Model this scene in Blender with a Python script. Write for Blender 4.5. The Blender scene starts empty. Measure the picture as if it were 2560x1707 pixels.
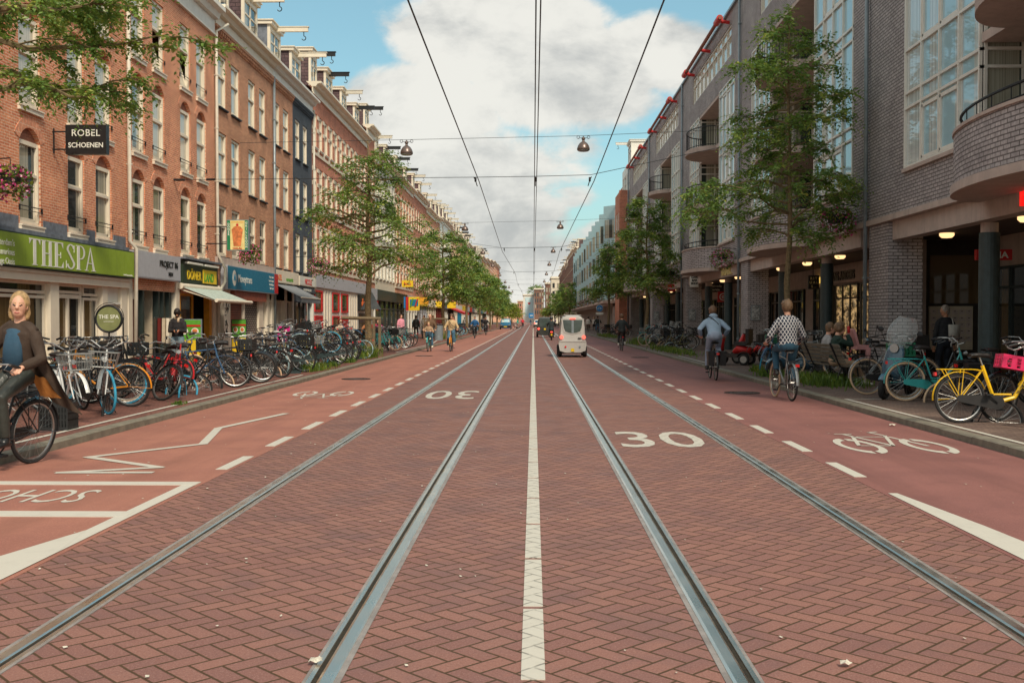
import bpy, math, random
from math import sin, cos, pi, radians as R, atan2, sqrt, floor
from mathutils import Vector as V, Matrix as MX
S = bpy.context.scene
COL = S.collection
# ---------------- camera, sky, sun, exposure ----------------
cam = bpy.data.objects.new('camera', bpy.data.cameras.new('camera')); COL.objects.link(cam)
cam.location = (0, 0, 1.53); cam.rotation_euler = (R(90 - 1.19), 0, R(1.16))
cam.data.sensor_width = 36; cam.data.lens = 36.84; cam.data.clip_start = .05; cam.data.clip_end = 6000
S.camera = cam
S.view_settings.view_transform = 'Standard'; S.view_settings.look = 'None'
S.view_settings.exposure = 0.55; S.view_settings.gamma = 1
SUN_EL, SUN_AZ = 46, 157      # azimuth measured from +Y clockwise: behind the camera, to the right
sun = bpy.data.objects.new('sun', bpy.data.lights.new('sun', 'SUN')); COL.objects.link(sun)
sd = V((sin(R(SUN_AZ)) * cos(R(SUN_EL)), cos(R(SUN_AZ)) * cos(R(SUN_EL)), sin(R(SUN_EL))))
sun.rotation_euler = sd.to_track_quat('Z', 'Y').to_euler()
sun.data.energy = 2.4; sun.data.angle = R(11); sun.data.color = (1, .87, .7)
W = bpy.data.worlds.new('World'); S.world = W; W.use_nodes = True
nt = W.node_tree; nt.nodes.clear()
def N(t, tp, **k):
    n = t.nodes.new(tp)
    for a, b in k.items():
        if a[0] == 'i' and a[1:].isdigit(): 
            n.inputs[int(a[1:])].default_value = b
        else: setattr(n, a, b)
    return n
def mth(t, op, a, b=None, c=None, clamp=False):
    n = t.nodes.new('ShaderNodeMath'); n.operation = op; n.use_clamp = clamp
    for i, v in enumerate((a, b, c)):
        if v is None: continue
        if isinstance(v, (int, float)): n.inputs[i].default_value = v
        else: t.links.new(v, n.inputs[i])
    return n.outputs[0]
def mixc(t, f, a, b, bt='MIX'):
    n = t.nodes.new('ShaderNodeMix'); n.data_type = 'RGBA'; n.blend_type = bt
    for i, v in ((0, f), (6, a), (7, b)):
        if isinstance(v, (int, float)): n.inputs[i].default_value = v
        elif isinstance(v, tuple): n.inputs[i].default_value = (*v[:3], 1)
        else: t.links.new(v, n.inputs[i])
    return n.outputs[2]
def smooth(t, v, a, b, lo=0, hi=1):
    n = t.nodes.new('ShaderNodeMapRange'); n.interpolation_type = 'SMOOTHSTEP'
    t.links.new(v, n.inputs[0])
    for i, q in ((1, a), (2, b), (3, lo), (4, hi)): n.inputs[i].default_value = q
    return n.outputs[0]
sky = N(nt, 'ShaderNodeTexSky', sky_type='NISHITA', sun_disc=False, sun_elevation=R(SUN_EL), sun_rotation=R(SUN_AZ), air_density=1.0, dust_density=1.4, ozone_density=1.2)
tc = N(nt, 'ShaderNodeTexCoord'); sp = N(nt, 'ShaderNodeSeparateXYZ'); nt.links.new(tc.outputs['Generated'], sp.inputs[0])
ay = mth(nt, 'MAXIMUM', mth(nt, 'ABSOLUTE', sp.outputs[1]), .08)
u = mth(nt, 'DIVIDE', sp.outputs[0], ay); v = mth(nt, 'DIVIDE', sp.outputs[2], ay)
cb = N(nt, 'ShaderNodeCombineXYZ'); nt.links.new(u, cb.inputs[0]); nt.links.new(v, cb.inputs[1]); nt.links.new(mth(nt, 'SIGN', sp.outputs[1]), cb.inputs[2])
def noise(t, vec, sc, det=8, rough=.55, dist=0):
    n = N(t, 'ShaderNodeTexNoise'); n.inputs['Scale'].default_value = sc; n.inputs['Detail'].default_value = det
    n.inputs['Roughness'].default_value = rough; n.inputs['Distortion'].default_value = dist
    if vec is not None: t.links.new(vec, n.inputs['Vector'])
    return n.outputs[0]
mp = N(nt, 'ShaderNodeMapping'); mp.inputs['Scale'].default_value = (1, 1.5, 1); nt.links.new(cb.outputs[0], mp.inputs[0])
n1 = noise(nt, mp.outputs[0], 8.5, 11, .6, .3); n2 = noise(nt, mp.outputs[0], 7.3, 8, .6, .2)
def blob(cx, cy, rx, ry, w):
    a = mth(nt, 'DIVIDE', mth(nt, 'SUBTRACT', u, cx), rx); b = mth(nt, 'DIVIDE', mth(nt, 'SUBTRACT', v, cy), ry)
    d = mth(nt, 'SQRT', mth(nt, 'ADD', mth(nt, 'MULTIPLY', a, a), mth(nt, 'MULTIPLY', b, b)))
    return smooth(nt, d, 1.25, .25, 0, w)
m = None      # the cloud bank over the street's end
for bl in ((-.03, .275, .13, .075, 1), (-.11, .195, .11, .06, 1), (.03, .23, .13, .07, 1), (.12, .25, .10, .05, .95), (-.08, .13, .15, .075, 1), (-.03, .10, .10, .05, 1),
           (-.06, .05, .22, .06, 1), (.06, .025, .2, .04, .9), (.03, .115, .05, .02, .7), (.07, .08, .06, .025, .7), (.03, .165, .06, .03, .5)):
    q = blob(*bl); m = q if m is None else mth(nt, 'MAXIMUM', m, q)
back = smooth(nt, sp.outputs[1], .1, -.1)       # broken cloud over the rest of the sky
far = smooth(nt, mth(nt, 'ABSOLUTE', u), .33, .7)
m = mth(nt, 'MAXIMUM', m, mth(nt, 'MULTIPLY', mth(nt, 'MAXIMUM', back, far), .62))
dens = mth(nt, 'ADD', mth(nt, 'MULTIPLY', m, .62), mth(nt, 'MULTIPLY', mth(nt, 'SUBTRACT', n1, .5), .95))
cm = smooth(nt, dens, .22, .42)
edge = smooth(nt, dens, .3, .85)
shade = smooth(nt, mth(nt, 'ADD', mth(nt, 'MULTIPLY', n2, .7), mth(nt, 'MULTIPLY', n1, .45)), .42, .66)
ccol = mixc(nt, shade, (2.75, 2.8, 2.75), (4.8, 4.7, 4.35))
skyc = mixc(nt, 1.0, sky.outputs[0], (.98, 1.22, 1.02), 'MULTIPLY')
skyc = mixc(nt, .45, skyc, (1.1, 2.0, 2.35))
hz = smooth(nt, v, .16, .0, 0, .55)
skyc = mixc(nt, hz, skyc, (2.6, 3.3, 3.4))
out = mixc(nt, mth(nt, 'MULTIPLY', cm, .96), skyc, ccol)
bg = N(nt, 'ShaderNodeBackground'); bg.inputs[1].default_value = .125; nt.links.new(out, bg.inputs[0])
wo = N(nt, 'ShaderNodeOutputWorld'); nt.links.new(bg.outputs[0], wo.inputs[0])
random.seed(7)
# ---------------- helpers ----------------
WL = {}
def tag(o, label=None, cat=None, group=None, kind=None):
    if label: o['label'] = label
    if cat: o['category'] = cat
    if group: o['group'] = group
    if kind: o['kind'] = kind
    return o
def wloc(o): return WL.get(o.name, V((0, 0, 0)))
def T(name, label, cat, loc=(0, 0, 0), group=None, rz=0):
    o = bpy.data.objects.new(name, None); COL.objects.link(o); o.location = loc; o.rotation_euler = (0, 0, rz)
    o.empty_display_size = .2; WL[o.name] = V(loc) if rz == 0 else V((0, 0, 0))
    return tag(o, label, cat, group)
def srgb(r, g, b):
    f = lambda c: (c / 255 / 12.92) if c / 255 <= .04045 else ((c / 255 + .055) / 1.055) ** 2.4
    return (f(r), f(g), f(b))
class MB:
    def __init__(s): s.v = []; s.f = []; s.m = []; s.mi = 0
    def add(s, vs, fs):
        b = len(s.v); s.v += [tuple(p) for p in vs]
        for f in fs: s.f.append([b + i for i in f]); s.m.append(s.mi)
        return s
    def box(s, x0, x1, y0, y1, z0, z1):
        if x0 > x1: x0, x1 = x1, x0
        if y0 > y1: y0, y1 = y1, y0
        if z0 > z1: z0, z1 = z1, z0
        return s.add([(x, y, z) for z in (z0, z1) for y in (y0, y1) for x in (x0, x1)],
              [(0, 2, 3, 1), (4, 5, 7, 6), (0, 1, 5, 4), (2, 6, 7, 3), (0, 4, 6, 2), (1, 3, 7, 5)])
    def rbox(s, c, d, mat=None, tp=1):          # oriented box, centre c, full dims d, taper of the bottom
        vs = []
        for z in (-.5, .5):
            k = tp if z < 0 else 1
            for y in (-.5, .5):
                for x in (-.5, .5): 
                    p = V((x * d[0] * k, y * d[1] * k, z * d[2]))
                    if mat is not None: p = mat @ p
                    vs.append(V(c) + p)
        return s.add(vs, [(0, 2, 3, 1), (4, 5, 7, 6), (0, 1, 5, 4), (2, 6, 7, 3), (0, 4, 6, 2), (1, 3, 7, 5)])
    def quad(s, *p): return s.add(p, [tuple(range(len(p)))])
    def tube(s, pts, r, n=6, cap=True, ry=None, up=None):
        pts = [V(p) for p in pts]; k = len(pts)
        rs = r if isinstance(r, (list, tuple)) else [r] * k
        rys = ry if isinstance(ry, (list, tuple)) else ([ry] * k if ry else rs)
        vs = []; pu = None
        for i, p in enumerate(pts):
            d = (pts[min(i + 1, k - 1)] - pts[max(i - 1, 0)])
            d = d.normalized() if d.length > 1e-9 else V((0, 0, 1))
            if up is not None: a = V(up)
            elif pu is None: a = V((0, 0, 1)) if abs(d.z) < .9 else V((1, 0, 0))
            else: a = pu
            a = a - d * a.dot(d)
            a = a.normalized() if a.length > 1e-6 else V((1, 0, 0)).cross(d).normalized()
            b = d.cross(a); pu = a
            for j in range(n):
                t = 2 * pi * j / n; vs.append(p + a * cos(t) * rs[i] + b * sin(t) * rys[i])
        fs = [(i * n + j, i * n + (j + 1) % n, (i + 1) * n + (j + 1) % n, (i + 1) * n + j) for i in range(k - 1) for j in range(n)]
        if cap: fs += [tuple(range(n))[::-1], tuple((k - 1) * n + j for j in range(n))]
        return s.add(vs, fs)
    def ring(s, c, R_, r, axis='y', n=28, m=6, a0=0, a1=2 * pi, rw=None):
        full = abs(a1 - a0 - 2 * pi) < 1e-6; vs = []; c = V(c); rw = rw or r
        k = n if full else n + 1
        for i in range(k):
            t = a0 + (a1 - a0) * i / n
            e = V((cos(t), 0, sin(t))) if axis == 'y' else (V((cos(t), sin(t), 0)) if axis == 'z' else V((0, cos(t), sin(t))))
            w = V((0, 1, 0)) if axis == 'y' else (V((0, 0, 1)) if axis == 'z' else V((1, 0, 0)))
            for j in range(m):
                q = 2 * pi * j / m; vs.append(c + e * (R_ + r * cos(q)) + w * rw * sin(q))
        fs = [(i * m + j, i * m + (j + 1) % m, ((i + 1) % k) * m + (j + 1) % m, ((i + 1) % k) * m + j) for i in range(n) for j in range(m)]
        return s.add(vs, fs)
    def prism(s, poly, axis, a, b):             # poly in the plane normal to axis
        def P(p, q):
            return (q, p[0], p[1]) if axis == 'x' else ((p[0], q, p[1]) if axis == 'y' else (p[0], p[1], q))
        n = len(poly)
        return s.add([P(p, a) for p in poly] + [P(p, b) for p in poly],
                     [tuple(range(n))[::-1], tuple(range(n, 2 * n))] + [(i, (i + 1) % n, n + (i + 1) % n, n + i) for i in range(n)])
    def cyl(s, c, r, z0, z1, n=16, r2=None): 
        return s.tube([(c[0], c[1], z0), (c[0], c[1], z1)], [r, r if r2 is None else r2], n)
    def lathe(s, c, prof, n=18):
        vs = [(c[0] + r * cos(2 * pi * j / n), c[1] + r * sin(2 * pi * j / n), c[2] + z) for r, z in prof for j in range(n)]
        k = len(prof)
        return s.add(vs, [(i * n + j, i * n + (j + 1) % n, (i + 1) * n + (j + 1) % n, (i + 1) * n + j) for i in range(k - 1) for j in range(n)] + [tuple(range(n))[::-1], tuple((k - 1) * n + j for j in range(n))])
    def ell(s, c, r, n=10, m=8, rot=None):
        vs = []; c = V(c)
        for i in range(m + 1):
            th = pi * i / m
            for j in range(n):
                p = V((r[0] * sin(th) * cos(2 * pi * j / n), r[1] * sin(th) * sin(2 * pi * j / n), r[2] * cos(th)))
                if i in (0, m): p = V((1e-4 * cos(2 * pi * j / n), 1e-4 * sin(2 * pi * j / n), r[2] * cos(th)))
                if rot is not None: p = rot @ p
                vs.append(c + p)
        fs = [(i * n + j, (i + 1) * n + j, (i + 1) * n + (j + 1) % n, i * n + (j + 1) % n) for i in range(m) for j in range(n)]
        return s.add(vs, fs + [tuple(range(n)), tuple(m * n + j for j in range(n))[::-1]])
    def mesh(s, name, mats, off=V((0, 0, 0)), smooth=False):
        me = bpy.data.meshes.new(name)
        me.from_pydata([(p[0] - off[0], p[1] - off[1], p[2] - off[2]) for p in s.v], [], s.f)
        mats = mats if isinstance(mats, (list, tuple)) else [mats]
        for m_ in mats: me.materials.append(m_)
        me.polygons.foreach_set('material_index', s.m)
        if smooth: me.polygons.foreach_set('use_smooth', [True] * len(s.f)); 
        me.update(); return me
    def build(s, name, mats, parent=None, origin=None, smooth=False):
        if parent is not None: off = wloc(parent)
        else: off = V(origin) if origin is not None else V((0, 0, 0))
        o = bpy.data.objects.new(name, s.mesh(name, mats, off, smooth)); COL.objects.link(o)
        if parent is not None: o.parent = parent; WL[o.name] = V(off)
        else: o.location = off; WL[o.name] = V(off)
        return o
def B(x0, x1, y0, y1, z0, z1): return MB().box(x0, x1, y0, y1, z0, z1)
def inst(mesh, name, loc, parent=None, rz=0, label=None):
    o = bpy.data.objects.new(name, mesh); COL.objects.link(o)
    if parent is not None: o.parent = parent; o.location = V(loc) - wloc(parent)
    else: o.location = loc
    o.rotation_euler = (0, 0, rz); WL[o.name] = V((0, 0, 0))
    return o
def autosmooth(o, ang=35):
    me = o.data; me.polygons.foreach_set('use_smooth', [True] * len(me.polygons))
    me.set_sharp_from_angle(angle=R(ang)); return o
TS = bpy.data.scenes.new('bench')
def evalmesh(ob):
    TS.collection.objects.link(ob); vl = TS.view_layers[0]; vl.update()
    return bpy.data.meshes.new_from_object(ob.evaluated_get(vl.depsgraph))
def text(s, size, m, parent, loc, face='+x', ext=.006, off=0, sx=1, align='LEFT', name='lettering', space=1):
    cu = bpy.data.curves.new('t', 'FONT'); cu.body = s; cu.size = size; cu.extrude = ext; cu.offset = off; cu.align_x = align; cu.space_character = space; cu.resolution_u = 3
    ob = bpy.data.objects.new('t', cu); me = evalmesh(ob)
    bpy.data.objects.remove(ob); bpy.data.curves.remove(cu)
    A = {'+x': ((0, 1, 0), (0, 0, 1), (1, 0, 0)), '-x': ((0, -1, 0), (0, 0, 1), (-1, 0, 0)), '-y': ((1, 0, 0), (0, 0, 1), (0, -1, 0)), '+z': ((1, 0, 0), (0, 1, 0), (0, 0, 1)), '+zr': ((-1, 0, 0), (0, -1, 0), (0, 0, 1))}[face]
    Mx = MX(((A[0][0] * sx, A[1][0], A[2][0]), (A[0][1] * sx, A[1][1], A[2][1]), (A[0][2] * sx, A[1][2], A[2][2])))
    me.transform(Mx.to_4x4()); me.materials.clear(); me.materials.append(m)
    o = bpy.data.objects.new(name, me); COL.objects.link(o)
    if parent is not None: o.parent = parent; o.location = V(loc) - wloc(parent)
    else: o.location = loc
    return o
# ---------------- materials ----------------
def mk(name):
    m_ = bpy.data.materials.new(name); m_.use_nodes = True; t = m_.node_tree
    return m_, t, t.nodes['Principled BSDF']
def pmat(name, col, rough=.6, metal=0, var=.12, sc=6, bump=.0, bsc=60, spec=.5, emit=0, alpha=None, coat=0, dirt=0):
    m_, t, b = mk(name)
    tc_ = N(t, 'ShaderNodeTexCoord')
    n = noise(t, tc_.outputs['Object'], sc, 6, .6)
    f = smooth(t, n, .3, .7, 1 - var, 1 + var)
    c = mixc(t, 1, col, (1, 1, 1), 'MULTIPLY')
    vm = N(t, 'ShaderNodeVectorMath', operation='SCALE'); vm.inputs[0].default_value = col[:3]; t.links.new(f, vm.inputs['Scale'])
    c = vm.outputs[0]
    if dirt:
        mpp = N(t, 'ShaderNodeMapping'); mpp.inputs['Scale'].default_value = (9, 9, .8); t.links.new(tc_.outputs['Object'], mpp.inputs[0])
        s_ = smooth(t, noise(t, mpp.outputs[0], 1, 5, .6), .5, .8, 0, dirt)
        c = mixc(t, s_, c, tuple(x * .35 for x in col[:3]))
    t.links.new(c, b.inputs['Base Color'])
    rr = smooth(t, noise(t, tc_.outputs['Object'], sc * 2.3, 4, .6), .3, .7, max(rough - .08, .02), min(rough + .08, 1)); t.links.new(rr, b.inputs['Roughness'])
    b.inputs['Metallic'].default_value = metal; b.inputs['Specular IOR Level'].default_value = spec
    if coat: b.inputs['Coat Weight'].default_value = coat; b.inputs['Coat Roughness'].default_value = .08
    if bump:
        bn = N(t, 'ShaderNodeBump'); bn.inputs['Strength'].default_value = bump; bn.inputs['Distance'].default_value = .01
        t.links.new(noise(t, tc_.outputs['Object'], bsc, 4, .6), bn.inputs['Height']); t.links.new(bn.outputs[0], b.inputs['Normal'])
    if emit: b.inputs['Emission Color'].default_value = (*col[:3], 1); b.inputs['Emission Strength'].default_value = emit
    return m_
def brickmat(name, c1, c2, mortar, bw=.22, bh=.065, ms=.009, plane='yz', rough=.85, big=.16, off=.5, stain=0):
    m_, t, b = mk(name)
    g = N(t, 'ShaderNodeTexCoord'); s_ = N(t, 'ShaderNodeSeparateXYZ'); t.links.new(g.outputs['Object'], s_.inputs[0])
    X_, Y_, Z_ = s_.outputs
    if plane == 'auto':
        ge = N(t, 'ShaderNodeNewGeometry'); sn = N(t, 'ShaderNodeSeparateXYZ'); t.links.new(ge.outputs['Normal'], sn.inputs[0])
        k = mth(t, 'GREATER_THAN', mth(t, 'ABSOLUTE', sn.outputs[1]), .7)
        uu = mth(t, 'ADD', mth(t, 'MULTIPLY', X_, k), mth(t, 'MULTIPLY', Y_, mth(t, 'SUBTRACT', 1, k)))
        P, Q = uu, Z_
    elif plane == 'yz': P, Q = Y_, Z_
    elif plane == 'xy': P, Q = X_, Y_
    elif plane[:3] == 'cyl': P, Q = mth(t, 'MULTIPLY', mth(t, 'ARCTAN2', X_, Y_), float(plane[3:])), Z_
    c_ = N(t, 'ShaderNodeCombineXYZ'); t.links.new(P, c_.inputs[0]); t.links.new(Q, c_.inputs[1])
    br = N(t, 'ShaderNodeTexBrick'); t.links.new(c_.outputs[0], br.inputs[0]); br.offset = off
    for k_, v_ in (('Scale', 1), ('Mortar Size', ms), ('Mortar Smooth', .1), ('Bias', 0), ('Brick Width', bw), ('Row Height', bh)): br.inputs[k_].default_value = v_
    br.inputs['Color1'].default_value = (*c1, 1); br.inputs['Color2'].default_value = (*c2, 1); br.inputs['Mortar'].default_value = (*mortar, 1)
    n = noise(t, g.outputs['Object'], .9, 6, .65)
    f = smooth(t, n, .3, .7, 1 - big, 1 + big)
    vm = N(t, 'ShaderNodeVectorMath', operation='SCALE'); t.links.new(br.outputs[0], vm.inputs[0]); t.links.new(f, vm.inputs['Scale'])
    c = vm.outputs[0]
    fn = smooth(t, noise(t, g.outputs['Object'], 14, 3, .7), .35, .7, .82, 1.14)
    vm2 = N(t, 'ShaderNodeVectorMath', operation='SCALE'); t.links.new(c, vm2.inputs[0]); t.links.new(fn, vm2.inputs['Scale']); c = vm2.outputs[0]
    if stain:
        mpp = N(t, 'ShaderNodeMapping'); mpp.inputs['Scale'].default_value = (2.2, 2.2, .35); t.links.new(g.outputs['Object'], mpp.inputs[0])
        c = mixc(t, smooth(t, noise(t, mpp.outputs[0], 1, 6, .65), .52, .75, 0, stain), c, tuple(x * .45 for x in c1))
    t.links.new(c, b.inputs['Base Color']); b.inputs['Roughness'].default_value = rough; b.inputs['Specular IOR Level'].default_value = .3
    bn = N(t, 'ShaderNodeBump'); bn.inputs['Strength'].default_value = .5; bn.inputs['Distance'].default_value = .006; bn.invert = True
    t.links.new(br.outputs['Fac'], bn.inputs['Height']); t.links.new(bn.outputs[0], b.inputs['Normal'])
    return m_
def glassmat(name, dark, curtain, cf=.5, rough=.04, axis=1, spec=.9, cs=5):
    # panes seen from outside: dark room, painted paler with reflected sky for g_cur and g_sky, hanging curtains behind part of it, mirror-like surface
    m_, t, b = mk(name)
    g = N(t, 'ShaderNodeTexCoord'); oi = N(t, 'ShaderNodeObjectInfo')
    s_ = N(t, 'ShaderNodeSeparateXYZ'); t.links.new(g.outputs['Object'], s_.inputs[0])
    w_ = N(t, 'ShaderNodeTexNoise', noise_dimensions='1D'); w_.inputs['Scale'].default_value = cs * 5; w_.inputs['Detail'].default_value = 2
    t.links.new(mth(t, 'ADD', s_.outputs[axis], mth(t, 'MULTIPLY', oi.outputs['Random'], 50)), w_.inputs['W'])
    fold = smooth(t, w_.outputs[0], .3, .7, .62, 1.0)
    w2 = N(t, 'ShaderNodeTexNoise', noise_dimensions='1D'); w2.inputs['Scale'].default_value = cs * .35; w2.inputs['Detail'].default_value = 0
    t.links.new(mth(t, 'ADD', s_.outputs[axis], mth(t, 'MULTIPLY', oi.outputs['Random'], 91)), w2.inputs['W'])
    pres = smooth(t, w2.outputs[0], .62 - cf * .3, .64 - cf * .3)
    vm = N(t, 'ShaderNodeVectorMath', operation='SCALE'); vm.inputs[0].default_value = curtain; t.links.new(fold, vm.inputs['Scale'])
    t.links.new(mixc(t, pres, dark, vm.outputs[0]), b.inputs['Base Color'])
    b.inputs['Roughness'].default_value = rough; b.inputs['Specular IOR Level'].default_value = spec
    bn = N(t, 'ShaderNodeBump'); bn.inputs['Strength'].default_value = .04; bn.inputs['Distance'].default_value = .05
    t.links.new(noise(t, g.outputs['Object'], 1.3, 2, .5), bn.inputs['Height']); t.links.new(bn.outputs[0], b.inputs['Normal'])
    return m_
# herringbone road brick
def herring(name, Wd=.108, pc=None):
    m_, t, b = mk(name)
    g = N(t, 'ShaderNodeTexCoord'); s_ = N(t, 'ShaderNodeSeparateXYZ'); t.links.new(g.outputs['Object'], s_.inputs[0])
    wob = noise(t, g.outputs['Object'], 3, 2, .5)
    k = 1 / (Wd * sqrt(2)); wb = mth(t, 'MULTIPLY', mth(t, 'SUBTRACT', wob, .5), .09)
    p = mth(t, 'ADD', mth(t, 'MULTIPLY', mth(t, 'ADD', s_.outputs[0], s_.outputs[1]), k), wb)
    q = mth(t, 'ADD', mth(t, 'MULTIPLY', mth(t, 'SUBTRACT', s_.outputs[0], s_.outputs[1]), k), wb)
    i = mth(t, 'FLOOR', p); j = mth(t, 'FLOOR', q); fx = mth(t, 'SUBTRACT', p, i); fy = mth(t, 'SUBTRACT', q, j)
    kk = mth(t, 'FLOORED_MODULO', mth(t, 'SUBTRACT', i, j), 4)
    eq = lambda a: mth(t, 'COMPARE', kk, a, .25)
    e0, e1, e2, e3 = eq(0), eq(1), eq(2), eq(3)
    dL = mth(t, 'ADD', fx, e1); dR = mth(t, 'ADD', mth(t, 'SUBTRACT', 1, fx), e0)
    dB = mth(t, 'ADD', fy, e2); dT = mth(t, 'ADD', mth(t, 'SUBTRACT', 1, fy), e3)
    d = mth(t, 'MINIMUM', mth(t, 'MINIMUM', dL, dR), mth(t, 'MINIMUM', dB, dT))
    idv = N(t, 'ShaderNodeCombineXYZ'); t.links.new(mth(t, 'SUBTRACT', i, e1), idv.inputs[0]); t.links.new(mth(t, 'SUBTRACT', j, e2), idv.inputs[1])
    wn = N(t, 'ShaderNodeTexWhiteNoise', noise_dimensions='2D'); t.links.new(idv.outputs[0], wn.inputs['Vector'])
    ragged = mth(t, 'MULTIPLY', mth(t, 'SUBTRACT', noise(t, g.outputs['Object'], 60, 3, .6), .5), .05)
    joint = smooth(t, mth(t, 'ADD', d, ragged), .04, .08)
    base = mixc(t, smooth(t, wn.outputs[0], 0, 1), srgb(144, 102, 90), srgb(130, 91, 83))
    base = mixc(t, smooth(t, noise(t, g.outputs['Object'], 95, 4, .85), .5, .68, 0, .6), base, srgb(184, 150, 140))
    base = mixc(t, smooth(t, noise(t, g.outputs['Object'], 70, 4, .85), .52, .66, 0, .6), base, srgb(98, 62, 62))
    base = mixc(t, smooth(t, noise(t, g.outputs['Object'], 1.1, 5, .65), .45, .7, 0, .45), base, srgb(104, 82, 82))
    base = mixc(t, smooth(t, noise(t, g.outputs['Object'], 7, 5, .7), .6, .75, 0, .5), base, srgb(150, 100, 88))
    # orange-brown grime close to the rails and joints
    jc = mixc(t, noise(t, g.outputs['Object'], 5, 3, .6), srgb(66, 48, 30), srgb(88, 66, 42))
    if pc:
        base = mixc(t, smooth(t, noise(t, g.outputs['Object'], 5, 6, .7), .45, .8, 0, .4), pc, tuple(x * .68 for x in pc)); base = mixc(t, smooth(t, noise(t, g.outputs['Object'], 60, 5, .8), .62, .7, 0, .5), base, srgb(140, 104, 96))
        jc = mixc(t, smooth(t, noise(t, g.outputs['Object'], 9, 3, .6), .4, .6), tuple(x * .45 for x in pc), tuple(x * .85 for x in pc))
    t.links.new(mixc(t, joint, jc, base), b.inputs['Base Color'])
    t.links.new(smooth(t, noise(t, g.outputs['Object'], 2, 4, .6), .3, .7, .6, .8), b.inputs['Roughness'])
    b.inputs['Specular IOR Level'].default_value = .35
    h = mth(t, 'ADD', mth(t, 'MULTIPLY', joint, .6), mth(t, 'ADD', mth(t, 'MULTIPLY', noise(t, g.outputs['Object'], 220, 2, .6), .25), mth(t, 'MULTIPLY', wn.outputs[0], .18)))
    bn = N(t, 'ShaderNodeBump'); bn.inputs['Strength'].default_value = .55; bn.inputs['Distance'].default_value = .008
    t.links.new(h, bn.inputs['Height']); t.links.new(bn.outputs[0], b.inputs['Normal'])
    return m_
def asphalt(name, c, c2):
    m_, t, b = mk(name); g = N(t, 'ShaderNodeTexCoord'); o_ = g.outputs['Object']
    base = mixc(t, smooth(t, noise(t, o_, 1.2, 6, .6), .35, .7), c, c2)
    base = mixc(t, smooth(t, noise(t, o_, 75, 4, .85), .52, .66, 0, .5), base, tuple(min(1, x * 1.7 + .03) for x in c))
    base = mixc(t, smooth(t, noise(t, o_, 110, 4, .85), .52, .66, 0, .5), base, tuple(x * .45 for x in c))
    mpp = N(t, 'ShaderNodeMapping'); mpp.inputs['Scale'].default_value = (1.6, .06, 1); t.links.new(o_, mpp.inputs[0])
    base = mixc(t, smooth(t, noise(t, mpp.outputs[0], 1, 5, .6), .42, .72, 0, .6), base, tuple(x * .62 for x in c))
    base = mixc(t, smooth(t, noise(t, o_, .55, 6, .7), .56, .62, 0, .22), base, tuple(x * .55 for x in c))
    t.links.new(base, b.inputs['Base Color']); b.inputs['Roughness'].default_value = .72; b.inputs['Specular IOR Level'].default_value = .35
    bn = N(t, 'ShaderNodeBump'); bn.inputs['Strength'].default_value = .4; bn.inputs['Distance'].default_value = .004
    t.links.new(noise(t, o_, 240, 3, .7), bn.inputs['Height']); t.links.new(bn.outputs[0], b.inputs['Normal'])
    return m_
def paint(name, c, wear=.5):
    m_, t, b = mk(name); g = N(t, 'ShaderNodeTexCoord'); o_ = g.outputs['Object']
    base = mixc(t, smooth(t, noise(t, o_, 4, 6, .7), .45, .8, 0, .35), c, tuple(x * .7 for x in c))
    base = mixc(t, smooth(t, noise(t, o_, 55, 5, .75), .63, .7, 0, wear), base, srgb(140, 100, 92))
    t.links.new(base, b.inputs['Base Color']); b.inputs['Roughness'].default_value = .65
    return m_
m = {}
m['road'] = herring('herringbone brick'); 
m['lane'] = asphalt('red asphalt', srgb(168, 114, 97), srgb(152, 101, 88)); m['lane_r'] = asphalt('shaded red asphalt', srgb(144, 97, 90), srgb(131, 88, 83))  # right lane: same asphalt with the buildings' shade put into its colour
m['pave'] = brickmat('pavement brick', srgb(134, 90, 78), srgb(114, 76, 68), srgb(84, 62, 52), .2, .1, .006, 'xy', .8)
m['pave_r'] = brickmat('brown pavement brick', srgb(126, 106, 94), srgb(108, 90, 82), srgb(78, 64, 56), .2, .1, .006, 'xy', .8)
m['kerb'] = pmat('kerb stone', srgb(122, 116, 102), .85, var=.2, sc=5, bump=.4, bsc=70)
m['paint'] = paint('road paint', srgb(198, 194, 182), .5)
m['paintb'] = herring('paint on brick', pc=srgb(198, 194, 182))
m['soil'] = pmat('earth', srgb(86, 76, 62), .95, var=.3, sc=3, bump=.5, bsc=20)
m['steel'] = pmat('polished rail steel', srgb(240, 228, 212), .33, 1, var=.05, sc=1)
m['railside'] = pmat('rail rubber seal', srgb(140, 134, 130), .6, var=.2, sc=8, bump=.4, bsc=50)
m['groove'] = pmat('dark rail groove', srgb(42, 36, 24), .9, var=.4, sc=20)  # plain dark colour for the groove floor strip
m['manhole'] = pmat('cast iron', srgb(74, 62, 58), .6, .5, bump=.8, bsc=45)
m['b_orange'] = brickmat('orange brick', srgb(220, 144, 104), srgb(200, 118, 86), srgb(224, 190, 162), stain=.25)
m['b_tan'] = brickmat('tan brick', srgb(206, 150, 114), srgb(184, 126, 96), srgb(190, 154, 130), stain=.3)
m['b_arch'] = brickmat('rubbed arch brick', srgb(222, 146, 110), srgb(204, 128, 96), srgb(222, 188, 162), .07, .22, .008, 'yz')
m['b_tymp'] = brickmat('brown tympanum', srgb(172, 118, 96), srgb(152, 102, 84), srgb(132, 90, 72), .22, .065, .004, 'yz')
m['b_red'] = brickmat('red brick', srgb(206, 134, 106), srgb(184, 112, 90), srgb(190, 146, 124))
m['b_dark'] = brickmat('dark brown brick', srgb(156, 112, 94), srgb(134, 98, 84), srgb(110, 86, 74))
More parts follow.
